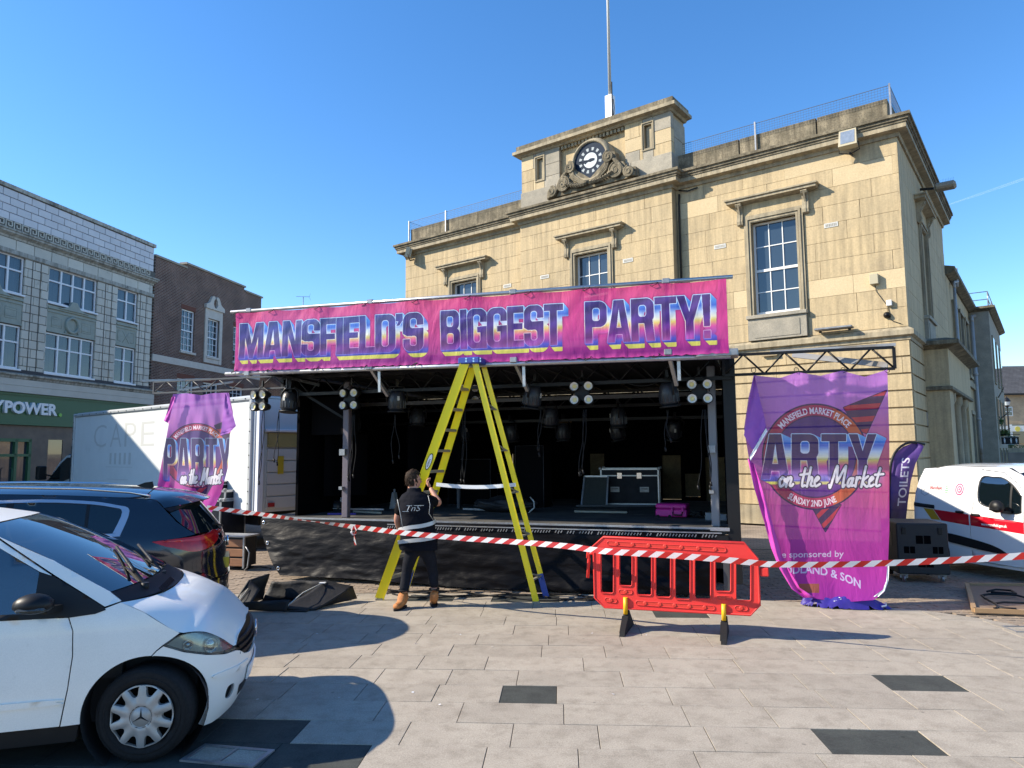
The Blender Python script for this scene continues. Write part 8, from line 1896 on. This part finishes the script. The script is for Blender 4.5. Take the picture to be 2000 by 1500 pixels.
me=text_mesh('TnS',-.01,0,shear=.35); fit(me,Q(798,990).x,Q(826,990).x,Q(812,996).z,Q(812,985).z); o=link('back_logo',me,M['refl_band'],vest); o.location=(0,PY-.172,0)
b=MB(); z_=Q(812,997).z; b.box(Q(790,990).x,Q(802,990).x,PY-.174,PY-.17,z_,z_+.006); z_=Q(812,985).z; b.box(Q(812,990).x,Q(831,990).x,PY-.174,PY-.17,z_-.006,z_); b.build('logo_strokes',M['refl_band'],vest)
b=MB(); b.tube([Q(776,975,-.12),Q(779,990,-.16),Q(783,1010,-.15),Q(786,1030,-.14)],.004,4); b.tube([Q(836,968,-.12),Q(840,985,-.13),Q(838,1003,-.13),Q(846,1015,-.09)],.004,4); b.build('piping',M['ltgrey'],vest)
M['boot']=mat('tan_work_boot',(.50,.20,.055),.7,c2=(.36,.13,.035),scale=14,bump=.5,bscale=60)
for an,dr_ in ((anL,Vector((-.25,-.6,0))),(anR,Vector((-.15,.85,0)))):
    dr_=dr_.normalized(); an=Vector((an.x,an.y,.12)); heel=an-dr_*.05; toe=an+dr_*.20
    pm=skin_mesh([an+Vector((0,0,.09)),an+Vector((0,0,.0)),Vector((heel.x,heel.y,.06)),Vector((an.x,an.y,.055))+dr_*.08,Vector((toe.x,toe.y,.05))],[(0,1),(1,2),(1,3),(3,4)],[(.062,.062),(.062,.06),(.05,.045),(.052,.048),(.050,.038)])
    for v in pm.vertices: v.co.z=max(v.co.z,.018)
    bo=link('boot',join([pm],'boot'),M['boot'],per)
    b=MB(); sn=Vector((-dr_.y,dr_.x,0)); pts=[]
    for t_ in np.linspace(0,2*PI,22)[:-1]: L_=.145*math.cos(t_); W_=.052*math.sin(t_)*(1.0 if L_>0 else .85); pts.append(an+dr_*(.07+L_)+sn*W_)
    b.prism([(p.x,p.y) for p in pts],'z',0,.026); b.build('sole',mat('pale_boot_sole',(.33,.29,.22),.8) if an is anL else bpy.data.materials.get('pale_boot_sole') or M['rubber'],bo)
    b=MB(); b.tube([an+Vector((.06*math.cos(t_),.06*math.sin(t_),.10)) for t_ in np.linspace(0,2*PI,15)[:-1]],.012,6,closed=True); b.build('collar',M['rubber'],bo)
# ================================================================== FLIGHT CASES AND LOOSE THINGS
M['case']=mat('black_laminate_case',(.006,.008,.015),.5,c2=(.018,.022,.032),scale=6,coord='obj',dirt=(.05,.05,.055),dirtscale=6,dirtlo=.68,spec=.2)
def flightcase(name,label,p,rz,w,d,h,z0,group='flight cases',latches=2,handles=2,caster=True,extra=None):
    t=thing(name,label,'flight case',(p[0],p[1],z0),rz,group); zc=.1 if caster else 0
    b=MB(); b.box(-w/2+.01,w/2-.01,-d/2+.01,d/2-.01,zc+.01,zc+h-.01); b.build('body',M['case'],t)
    b=MB(); e=.028
    for sx in (-1,1):
        for sy in (-1,1): b.bar((sx*(w/2-e/2),sy*(d/2-e/2),zc),(sx*(w/2-e/2),sy*(d/2-e/2),zc+h),e)
    for z in (zc+e/2,zc+h-e/2,zc+h*.8):
        ee=e if z!=zc+h*.8 else .02
        for s in (-1,1): b.bar((-w/2,s*(d/2-e/2),z),(w/2,s*(d/2-e/2),z),e,ee); b.bar((s*(w/2-e/2),-d/2,z),(s*(w/2-e/2),d/2,z),e,ee)
    fr=b.build('edge_frame',M['alu'],t)
    b=MB()
    for sx in (-1,1):
        for sy in (-1,1):
            for z in (zc,zc+h): b.bbox(sx*(w/2)-.03,sx*(w/2)+.03,sy*(d/2)-.03,sy*(d/2)+.03,z-.03,z+.03,.012)
    b.build('ball_corners',M['steel'],t)
    for i in range(latches): x=(-w/2+w*(i+1)/(latches+1)); b=MB(); b.bbox(x-.05,x+.05,-d/2-.012,-d/2+.01,zc+h*.8-.06,zc+h*.8+.06,.006); b.cyl((x,-d/2-.02,zc+h*.8),(x,-d/2-.01,zc+h*.8),.02,n=10); b.build('latch',M['chrome'],t)
    for i in range(handles): x=(-w/2+w*(i+.5)/handles) if handles>1 else 0; b=MB(); z=zc+h*.42; b.box(x-.085,x+.085,-d/2-.006,-d/2+.004,z-.05,z+.05); b.tube([(x-.06,-d/2-.02,z+.015),(x+.06,-d/2-.02,z+.015)],.01,6); o=b.build('handle',M['steel'],t)
    if caster:
        for sx in (-1,1):
            for sy in (-1,1): b=MB(); x,y=sx*(w/2-.09),sy*(d/2-.09); b.cyl((x-.015,y,.045),(x+.015,y,.045),.045,n=14); b.bar((x,y,.05),(x,y,.1),.04); b.build('castor',M['rubber'],t)
    return t
c0=G(438,1072); cz=c0
fc=flightcase('flight_case','large black flight case with silver edges standing in front of the white truck',(c0.x-.28,c0.y+.2),R(-28),1.05,.66,.92,0)
me=fit(text_mesh('TnS',.0,0,shear=.3),-.05,.14,.62,.70); link('stencil',me,M['upvc'],fc).location=(0,-.342,.08)
me=fit(text_mesh('AVFX',.0,0,shear=.3),-.45,-.25,.22,.27); link('stencil',me,M['upvc'],fc).location=(0,-.342,.0)
f2=flightcase('flight_case','small black case marked with white lettering on the large flight case',(c0.x-.52,c0.y+.32),R(-28),.46,.5,.34,1.03,caster=False,latches=1,handles=0); me=fit(text_mesh('TnS',0,0,shear=.3),.0,.16,.18,.24); link('stencil',me,M['upvc'],f2).location=(0,-.262,0)
f3=flightcase('flight_case','narrow black case with a white upward arrow on the large flight case',(c0.x-.15,c0.y+.14),R(-28),.24,.5,.38,1.03,caster=False,latches=0,handles=0)
b=MB(); b.prism([(-.02,.07),(.02,.07),(.02,.22),(.07,.22),(0,.31),(-.07,.22),(-.02,.22)],'y',-.258,-.254); b.build('arrow',M['ltgrey'],f3)
f4=flightcase('flight_case','low black case at the right end on top of the large flight case',(c0.x+.08,c0.y+.02),R(-28),.22,.45,.2,1.03,caster=False,latches=0,handles=0)
# wooden slatted crate
p=G(452,1112); t=thing('wooden_crate','brown wooden slatted crate with metal bracket beside the navy car','crate',(p.x+.08,p.y+.15,0),R(-15))
for k in range(3): b=MB(); b.bbox(-.55,.22,-.2,-.17,.06+k*.16,.19+k*.16,.006); b.build('slat',M['wood'] if 'wood' in M else M.setdefault('wood',mat('brown_plank',(.27,.12,.055),.7,c2=(.18,.08,.035),scale=4,stretch=(1,1,8),coord='obj')),t)
b=MB(); b.bbox(-.58,.25,-.22,.2,.545,.57,.005); b.bar((.22,-.2,.03),(.22,-.2,.55),.03); b.tube([(.25,-.2,.40),(.33,-.2,.3),(.3,-.2,.05),(.24,-.2,.0)],.012,6); b.build('metal_frame',M['steel'],t)
b=MB(); b.box(-.55,.2,-.16,.18,.05,.54); b.build('inner_box',M['inter'],t)
lt=MB(); rl=random.Random(14)
for _ in range(26):
    x,y=rl.uniform(-3,5),rl.uniform(4.9,9.2); s_=rl.uniform(.006,.016); a_=rl.uniform(0,6); lt.add([(x+s_*math.cos(a_+q),y+s_*.6*math.sin(a_+q),.006+.003*(q>3)) for q in (0,1.5,3.1,4.7)],[(0,1,2,3)])
o=lt.build('litter',M['upvc'],kind='stuff',fixn=False); tag(o,'tiny pale scraps of litter scattered over the slabs','litter')
# loose ratchet strap and cable on the ground
p=G(482,1110); t=tag(MB().tube(resample([(p.x-.32,p.y-.0,.012),(p.x-.05,p.y+.1,.012),(p.x+.1,p.y+.06,.015),(p.x-.05,p.y-.08,.012),(p.x-.3,p.y-.06,.012)],24),.012,5).tube(resample([(p.x+.0,p.y,.02),(p.x+.25,p.y+.05,.012),(p.x+.45,p.y-.1,.012)],12),.01,5).cyl((p.x,p.y,.0),(p.x+.05,p.y,.06),.04,n=8).build('cable_coil',M['rubber']),'loose black cable lying on the pavers left of the stage skirt','cable')
b=MB(); rk=random.Random(8)
for k in range(4):
    pts=[]; 
    for i in range(14): px_=760+i*33+rk.uniform(-8,8); q=G(px_,1153+k*3.2+4*math.sin(i*.9+k*2)+i*.9); pts.append((q.x,q.y,.012))
    b.tube(resample(pts,50),.010,5)
q=G(905,1142); 
for k in range(9): b.cyl((q.x+rk.uniform(-.1,.1),q.y+rk.uniform(-.03,.05),0),(q.x+rk.uniform(-.1,.1),q.y+rk.uniform(-.03,.05),.06),.035,n=8)
tag(b.build('ground_cables',M['rubber']),'black cables lying along the foot of the stage skirt behind the person','cables')
# black cover bag
p=G(548,1188); bag=thing('black_cover','empty black padded cover lying open on the slabs right of the white hatchback','cover',(p.x,p.y+.08,0),R(-4))
M['pad']=mat('black_padded_cloth',(.006,.006,.007),.65,c2=(.011,.011,.013),scale=6,bump=.6,bscale=14,coord='obj')
def sheet(pts,nu,nv,amp,sd_,th=.02,nm='side_wall'):
    """bilinear patch through four corners with soft crumple"""
    A0,B0,C0,D0=[Vector(p) for p in pts]; vs=[]
    for j in range(nv+1):
        for i in range(nu+1):
            u_,v_=i/nu,j/nv; p_=(A0*(1-u_)+B0*u_)*(1-v_)+(D0*(1-u_)+C0*u_)*v_; n_=noise.noise(Vector((p_.x*4+sd_,p_.y*4,p_.z*5)))*amp*(4*v_*(1-v_)+.5); vs.append(p_+Vector((n_*.3,n_,n_*.8)))
            vs[-1].z=max(.006,vs[-1].z)
    mb=MB(); mb.add(vs,[(j*(nu+1)+i,j*(nu+1)+i+1,(j+1)*(nu+1)+i+1,(j+1)*(nu+1)+i) for j in range(nv) for i in range(nu)],0,True); o=mb.build(nm,M['pad'],bag,fixn=False); s_=o.modifiers.new('t','SOLIDIFY'); s_.thickness=th; return o
sheet([(-.42,-.22,.02),(.42,-.30,.02),(.50,.30,.02),(-.40,.30,.02)],12,8,.02,1,.02,'base')
sheet([(-.46,-.26,.02),(.18,-.36,.02),(.22,-.34,.16),(-.40,-.28,.12)],14,4,.03,2)
sheet([(-.40,.30,.02),(.5,.32,.02),(.46,.34,.27),(-.30,.34,.25)],14,5,.04,3)
sheet([(-.60,-.20,.0),(-.40,.30,.02),(-.30,.28,.36),(-.45,.02,.34)],8,6,.05,4)
sheet([(-.60,-.20,.01),(-.36,-.24,.03),(-.30,-.02,.22),(-.45,.02,.34)],6,6,.03,7)
sheet([(.10,-.30,.05),(.50,-.20,.02),(.82,.34,.20),(.46,.34,.27)],10,8,.04,5,.03,'flap')
sheet([(.50,-.20,.01),(.52,-.05,.01),(.86,.40,.03),(.82,.34,.20)],8,4,.02,6,.02,'flap')
b=MB(); b.tube([(.17,-.335,.04),(.21,-.33,.10),(.30,-.1,.20),(.46,.30,.27)],.006,4); b.tube([(-.53,-.22,.05),(-.48,-.15,.15),(-.44,-.05,.24),(-.50,-.12,.16),(-.55,-.2,.05)],.004,4); b.build('piping',M['ltgrey'],bag)
b=MB(); b.box(.40,.48,.2,.26,.262,.268); b.build('care_label',M['upvc'],bag)
# loudspeaker on castors
p=G(1812,1136); sp=thing('loudspeaker','large black loudspeaker cabinet on castors in front of the council van','loudspeaker',(p.x,p.y+.25,0),R(-12))
b=MB(); b.bbox(-.36,.34,-.33,.45,.115,.86,.015); b.build('cabinet',mat('black_textured_paint',(.014,.015,.017),.6,bump=.5,bscale=90,coord='obj'),sp)
for x0,x1,z0,z1 in ((-.10,.10,.56,.68),(-.27,-.12,.42,.52),(.12,.26,.42,.52),(-.09,.12,.22,.34)): b=MB(); b.box(x0,x1,-.334,-.3,z0,z1); o=b.build('port',M['drape'],sp); b=MB(); b.box((x0+x1)/2-.006,(x0+x1)/2+.006,-.337,-.33,z0,z1); b.build('port_bar',M['bplastic'],o)
for x0 in (-.29,.20): b=MB(); b.bbox(x0,x0+.06,-.345,-.32,.70,.80,.005); b.build('recessed_handle',M['black'],sp)
b=MB(); b.box(-.364,-.355,-.1,.2,.5,.7); b.build('side_plate',M['black'],sp)
for x in (-.27,.25):
    for y in (-.25,.36): b=MB(); b.cyl((x-.018,y,.05),(x+.018,y,.05),.05,n=16); b.bar((x-.03,y,.05),(x-.03,y,.115),.012,.05); b.bar((x+.03,y,.05),(x+.03,y,.115),.012,.05); b.bbox(x-.05,x+.05,y-.05,y+.05,.10,.118,.004); b.build('castor',M['steel'] if y<0 else M['rubber'],sp)
# toilets feather flag
fo=Pl(1748,1090,12.6); ff=thing('feather_flag','dark purple feather flag reading TOILETS behind the loudspeaker','flag',(fo.x,fo.y,0),0)
A=Art(1732,1812,858,1034,260)
A.rgb[:]=A.grad((A.Y-860)/170,[(0,(92,62,140)),(.6,(82,58,130)),(.85,(66,52,96)),(1,(60,50,84))])
me=text_mesh('TOILETS',.012,0); v=np.array([tuple(q.co) for q in me.vertices]); vm=v[:,0].max()
A.put(A.tri(me,lambda w:np.stack([1768+w[:,0]/vm*9-w[:,1]*22,988-w[:,0]/vm*94],1)),(225,220,235))
A.put(((A.Y>1019)&(A.Y<1022)&(A.X>1751)&(A.X<1763))*.8,(170,160,180))
M['feather']=cloth_mat('feather_print',A.image('toilets_print'),.97,.6,.35,.3,(4,4,1.5))
cf={}
def fl(s_,t_):
    Lx=np.interp(t_,[0,.04,.12,.25,1],[1783,1764,1748,1740,1738]); Rx=np.interp(t_,[0,.03,.1,.25,.45,.7,1],[1792,1805,1800,1788,1779,1773,1768]); py=864+(1032-864)*t_+ (0 if t_>.1 else (s_-.5)**2*6); px=Lx+(Rx-Lx)*s_
    q=Pl(px,py,12.6+.05*math.sin(s_*4+t_*6)+.04*noise.noise(Vector((s_*3,t_*5,2)))); cf[(s_,t_)]=(px,py); return q-Vector((fo.x,fo.y,0))
grid_mesh('cloth',16,50,fl,lambda s_,t_,v:((cf[(s_,t_)][0]-A.x0)/(A.x1-A.x0),(A.y1-cf[(s_,t_)][1])/(A.y1-A.y0)),M['feather'],ff)
b=MB(); pts=[Pl(*q,12.62)-Vector((fo.x,fo.y,0)) for q in ((1737,1090),(1737,1000),(1738,930),(1743,895),(1757,874),(1778,864),(1806,868))]; pts[0].z=0; b.tube(resample(pts,30),[.03]*12+[.022]*18,8); b.build('pole',M['black'],ff); b=MB(); b.box(-.25,.25,-.2,.2,0,.03); b.build('base_plate',M['black'],ff)
# folded table lying on the pavers
P0,P1,P2,P3=G(1903,1199),G(2080,1206),G(2080,1150),G(1889,1148); cx_=(P0+P1+P2+P3)/4; tb=thing('folding_table','brown folding table lying upside down on the pavers in front of the council van','table',(cx_.x,cx_.y,0),0)
b=MB(); pp=[(q.x-cx_.x,q.y-cx_.y) for q in (P0,P1,P2,P3)]; b.prism(pp,'z',.0,.035); b.build('table_top',mat('brown_table_board',(.22,.15,.10),.6,c2=(.17,.115,.08),scale=3,coord='obj'),tb)
b=MB()
for i in range(4): q0=Vector((*pp[i],.045)); q1=Vector((*pp[(i+1)%4],.045)); b.bar(q0,q1,.05,.05)
b.build('rim',mat('wood_edge',(.38,.24,.12),.6,c2=(.3,.18,.09),scale=6,coord='obj'),tb)
def tq(px,py): q=G(px,py,.07); return Vector((q.x-cx_.x,q.y-cx_.y,.075))
b=MB()
for ln in ([(1928,1156),(1945,1152),(1975,1154),(1985,1160),(1935,1157)],[(1917,1164),(1925,1170),(1944,1180),(1950,1188),(1985,1190)],[(1917,1164),(1930,1161),(1985,1163),(2010,1170)],[(1945,1179),(1960,1177),(2010,1179)],[(1950,1188),(1942,1189)],[(2010,1160),(2040,1165)]):
    b.tube([tq(*q) for q in ln],.014,6)
b.build('folding_legs',M['black'],tb)
# ---------------------------------------------------------------- things standing on the stage
def D_(px,py): return G(px,py,DK)
sr_=ST.rot()
q=D_(1238,986); flightcase('flight_case','wide navy flight case with two latches in the middle of the stage',(q.x,q.y+.3),sr_+R(4),1.13,.6,.70,DK,'flight cases',2,2,False)
q=D_(1036,985); flightcase('flight_case','small upright black flight case on stage beside the ladder',(q.x,q.y+.2),sr_+R(4),.42,.4,.58,DK,'flight cases',0,2,False)
q=D_(1158,989); t=thing('leaning_case_lid','grey carpeted case lid leaning beside the wide flight case','case lid',(q.x,q.y,DK),sr_)
mm=Matrix.Rotation(R(-22),4,'X'); b=MB(); b.box(-.2,.24,0,.05,.0,.58,M=mm); b.build('carpet',mat('grey_carpet',(.045,.05,.048),.95,fine=.3,finescale=60),t); b=MB()
for e in (((-.22,-.0,0),(-.2,0,.6)),((.26,0,0),(.26,0,.6)),((-.2,0,.6),(.26,0,.6)),((-.22,0,0),(.26,0,0))): b.bar(mm@Vector(e[0]),mm@Vector(e[1]),.03)
b.build('metal_edge',M['alu'],t)
q=D_(1066,925); t=thing('upright_lid','silver edged lid standing behind the small upright case','case lid',(q.x if False else D_(1066,985).x,D_(1066,985).y+.9,DK),sr_); b=MB(); b.box(-.12,.12,0,.04,0,1.0); b.build('panel',M['case'],t); b=MB(); b.bar((-.12,-.01,0),(-.06,-.01,1.0),.03); b.bar((.08,-.01,0),(.12,-.01,1.0),.02); b.bar((-.06,-.01,1.0),(.12,-.01,1.0),.03); b.build('metal_edge',M['alu'],t)
q=D_(1318,1011); t=thing('pink_case','bright pink wheeled equipment case on the stage edge','case',(q.x,q.y+.12,DK),sr_+R(-6)); M['pink']=mat('pink_hard_plastic',(.60,.02,.26),.45,coord='obj')
b=MB(); b.bbox(-.24,.24,-.16,.16,.015,.13,.015); b.build('base',M['pink'],t); b=MB(); b.bbox(-.24,.24,-.16,.16,.135,.21,.02); b.build('lid',M['pink'],t)
for x in (.04,.20): b=MB(); b.bbox(x-.03,x+.0,-.18,-.155,.09,.17,.005); b.build('latch',M['pink'],t)
b=MB(); b.tube([(.03,-.165,.10),(.04,-.2,.05),(.17,-.2,.05),(.18,-.165,.10)],.012,6); b.build('handle',M['black'],t); b=MB(); b.cyl((-.2,-.17,.02),(-.2,-.15,.02),.025,n=10); b.cyl((-.02,-.17,.02),(-.02,-.15,.02),.025,n=10); b.build('wheels',M['rubber'],t)
q=D_(1408,1017); t=thing('storage_box','clear plastic storage box on the right corner of the stage','box',(q.x,q.y+.1,DK),sr_); M['clearp']=glass_mat('cloudy_plastic',(.55,.58,.6),.2,.5,.5)
b=MB(); b.bbox(-.19,-.01,-.12,.12,0,.115,.01); b.build('tub',M['clearp'],t); b=MB(); b.bbox(.0,.18,-.12,.12,0,.10,.01); b.build('tub',M['clearp'],t)
q=D_(1362,1012); b=MB()
for k in range(5): b.tube(resample([(q.x+rk.uniform(-.12,.12),q.y+rk.uniform(-.1,.1),DK+.02+rk.uniform(0,.08)) for _ in range(6)],26),.011,5)
tag(b.build('cable_heap',M['rubber']),'heap of black cable between the pink case and the clear box','cables')
q=D_(655,997); t=thing('black_helmet','round black helmet on the left part of the stage deck','helmet',(q.x,q.y+.05,DK),0); b=MB(); b.lathe([(.11,0),(.125,.05),(.115,.12),(.07,.17),(0,.185)],None,20); b.build('shell',M['lampblue'],t); b=MB(); b.tube([(-.11,-.06,.03),(0,-.135,.04),(.11,-.06,.03)],.008,5); b.build('strap',M['ltgrey'],t)
q=D_(663,996); t=thing('spray_can','white spray can standing beside the black helmet','can',(q.x+.03,q.y,DK),0); b=MB(); b.lathe([(.03,0),(.033,.01),(.033,.17),(.02,.19),(.02,.23),(0,.23)],None,14); b.build('can',M['upvc'],t)
q=D_(770,993); t=thing('steel_wedge','tall grey steel foot plate standing on the stage left of the person','bracket',(q.x,q.y,DK),sr_); b=MB(); b.prism([(-.07,0),(.07,0),(.02,.30),(-.02,.30)],'y',-.06,.06); b.cyl((0,0,.28),(0,0,.36),.02,n=8); b.build('plate',M['pipe'],t)
for (xa,ya,xb2,yb3,w_,m_,lb) in ((615,994,682,992,.05,M['upvc'],'short white batten on the deck near the helmet'),(668,996,750,997,.05,M['alu'],'long silver batten on the deck beyond the spray can'),(690,1001,745,1004,.02,M['lstep'],'thin spanner lying near the deck edge'),(905,996,1000,999,.04,M['steel'],'steel tube lying on the deck between the ladder legs'),(640,1006,695,1006,.015,M['bluecloth'],'narrow blue grey strip taped on the deck edge'),(1120,996,1225,1000,.05,M['black'],'black bar lying flat in front of the wide flight case'),(1125,990,1290,990,.05,M['battn'],'dark steel bar behind the black bar on deck'),(1122,1001,1225,1003,.03,M['lstep'],'dull strip nearest the deck edge right of the ladder')):
    a_=D_(xa,ya);c_=D_(xb2,yb3); b=MB(); b.bar((a_.x,a_.y,DK+.02),(c_.x,c_.y,DK+.02),w_,.03); tag(b.build('loose_bar',m_),lb,'bar','loose bars on the stage deck')
q=D_(985,1003); t=thing('black_bag','slumped black kit bag with pale edge on the deck behind the ladder','bag',(q.x,q.y+.25,DK),sr_)
bm=bmesh.new(); bmesh.ops.create_icosphere(bm,subdivisions=4,radius=1)
for v in bm.verts: c=v.co.copy(); k_=1+.22*noise.noise(c*2.2)+.07*noise.noise(c*6); v.co=Vector((c.x*.55*k_,c.y*.22*k_,max(0,(c.z*.5+.5)*.26*k_)))
me=bpy.data.meshes.new('bag'); bm.to_mesh(me); bm.free(); me.polygons.foreach_set('use_smooth',[True]*len(me.polygons)); link('sack',me,M['pad'],t)
b=MB(); b.tube([(.50,-.2,.02),(.58,-.15,.10),(.56,-.1,.2),(.48,-.05,.27)],.012,6); b.build('rim',M['ltgrey'],t)
b=MB(); q=D_(620,985)
for k in range(3): b.tube(resample([(q.x+rk.uniform(-.2,.9),q.y+.4+rk.uniform(-.1,.3),DK+.01+rk.uniform(0,.05)) for _ in range(7)],30),.01,5)
tag(b.build('deck_cables',M['rubber']),'tangled black cables on the left side of the deck','cables')
# figure of a second worker in the shadow at the right post
p2=thing('person','person in dark clothes standing in shadow behind the stage by the right post','person',(0,0,0),0)
f0=Pl(1398,985,15.6); f0.z=0; 
def W(x,y,z): return f0+Vector((x,y,z))
vb=[W(0,0,.95),W(0,0,1.2),W(0,.0,1.42),W(-.03,-.0,1.52),W(-.05,-.02,1.66),W(.0,-.18,1.40),W(.0,-.22,1.12),W(-.2,-.28,1.02),W(0,.18,1.4),W(.03,.22,1.1),W(-.1,.25,.95),W(0,-.09,.9),W(.02,-.1,.48),W(.0,-.1,.06),W(0,.09,.9),W(.02,.1,.48),W(.0,.1,.06)]
me=skin_mesh(vb,[(0,1),(1,2),(2,3),(3,4),(2,5),(5,6),(6,7),(2,8),(8,9),(9,10),(0,11),(11,12),(12,13),(0,14),(14,15),(15,16)],[.13,.13,.13,.055,.095,.06,.042,.035,.06,.042,.035,.09,.06,.045,.09,.06,.045]); link('body',me,M['skin'],p2)
me=skin_mesh([W(0,0,.98),W(0,0,1.2),W(0,0,1.40),W(0,-.17,1.41),W(0,-.2,1.22),W(0,.17,1.41),W(.02,.2,1.2)],[(0,1),(1,2),(2,3),(3,4),(2,5),(5,6)],[.16,.155,.15,.085,.07,.085,.07]); link('tee_shirt',me,M['vest'],p2)
me=skin_mesh([W(0,0,.98),W(0,-.09,.9),W(.02,-.1,.48),W(0,-.1,.10),W(0,.09,.9),W(.02,.1,.48),W(0,.1,.10)],[(0,1),(1,2),(2,3),(0,4),(4,5),(5,6)],[.15,.105,.075,.065,.105,.075,.065]); link('trousers',me,M['denim'],p2)
bm=bmesh.new(); bmesh.ops.create_uvsphere(bm,u_segments=20,v_segments=14,radius=.105); bmesh.ops.delete(bm,geom=[v for v in bm.verts if v.co.z<-.01 and v.co.x<.02],context='VERTS')
for v in bm.verts: v.co=v.co*1.04+W(-.05,-.02,1.68)
me=bpy.data.meshes.new('hair'); bm.to_mesh(me); bm.free(); link('hair',me,M['hair'],p2)
for s_ in (-1,1): b=MB(); b.bbox(f0.x-.16,f0.x+.08,f0.y+s_*.1-.05,f0.y+s_*.1+.05,0,.09,.02); b.build('shoe',M['black'],p2)

# ------------------------------------------------------------------ separate pieces that were drawn together become parts of their own
def split_parts(names):
    for o in list(COL.objects):
        st=o.name.split('.')[0]
        if o.type!='MESH' or st not in names: continue
        bm=bmesh.new(); bm.from_mesh(o.data); bm.verts.ensure_lookup_table(); seen=set(); isl=[]
        for v in bm.verts:
            if v.index in seen: continue
            stack=[v]; seen.add(v.index); cur=[]
            while stack:
                a=stack.pop(); cur.append(a.index)
                for e in a.link_edges:
                    q=e.other_vert(a)
                    if q.index not in seen: seen.add(q.index); stack.append(q)
            isl.append(set(cur))
        if len(isl)<2: bm.free(); continue
        mats=list(o.data.materials); src=o.data
        for k,s_ in enumerate(isl):
            b2=bm.copy(); b2.verts.ensure_lookup_table(); bmesh.ops.delete(b2,geom=[v for v in b2.verts if v.index not in s_],context='VERTS')
            me=bpy.data.meshes.new(names[st]); b2.to_mesh(me); b2.free()
            for m_ in mats: me.materials.append(m_)
            if k==0: o.data=me; o.name=names[st]
            else:
                c=o.copy(); c.data=me; c.name=names[st]; COL.objects.link(c)
        bm.free()
split_parts({'portico_pier':'portico_pier','side_wall':'side_wall','cable_ties':'cable_tie','tee_shirt_sleeves':'sleeve','shop_glass':'shop_window','wheels':'wheel_roller','ball_corners':'ball_corner','upright':'upright','steps':'steps','bird_spikes':'bird_spike'} if False else {'portico_pier':'portico_pier','cable_ties':'cable_tie','tee_shirt_sleeves':'sleeve','shop_glass':'shop_window','side_wall':'side_wall','latch':'latch','ball_corners':'ball_corner','seats':'seat','rear_frame':'rear_frame','folding_legs':'folding_leg','pictograms':'pictogram'})
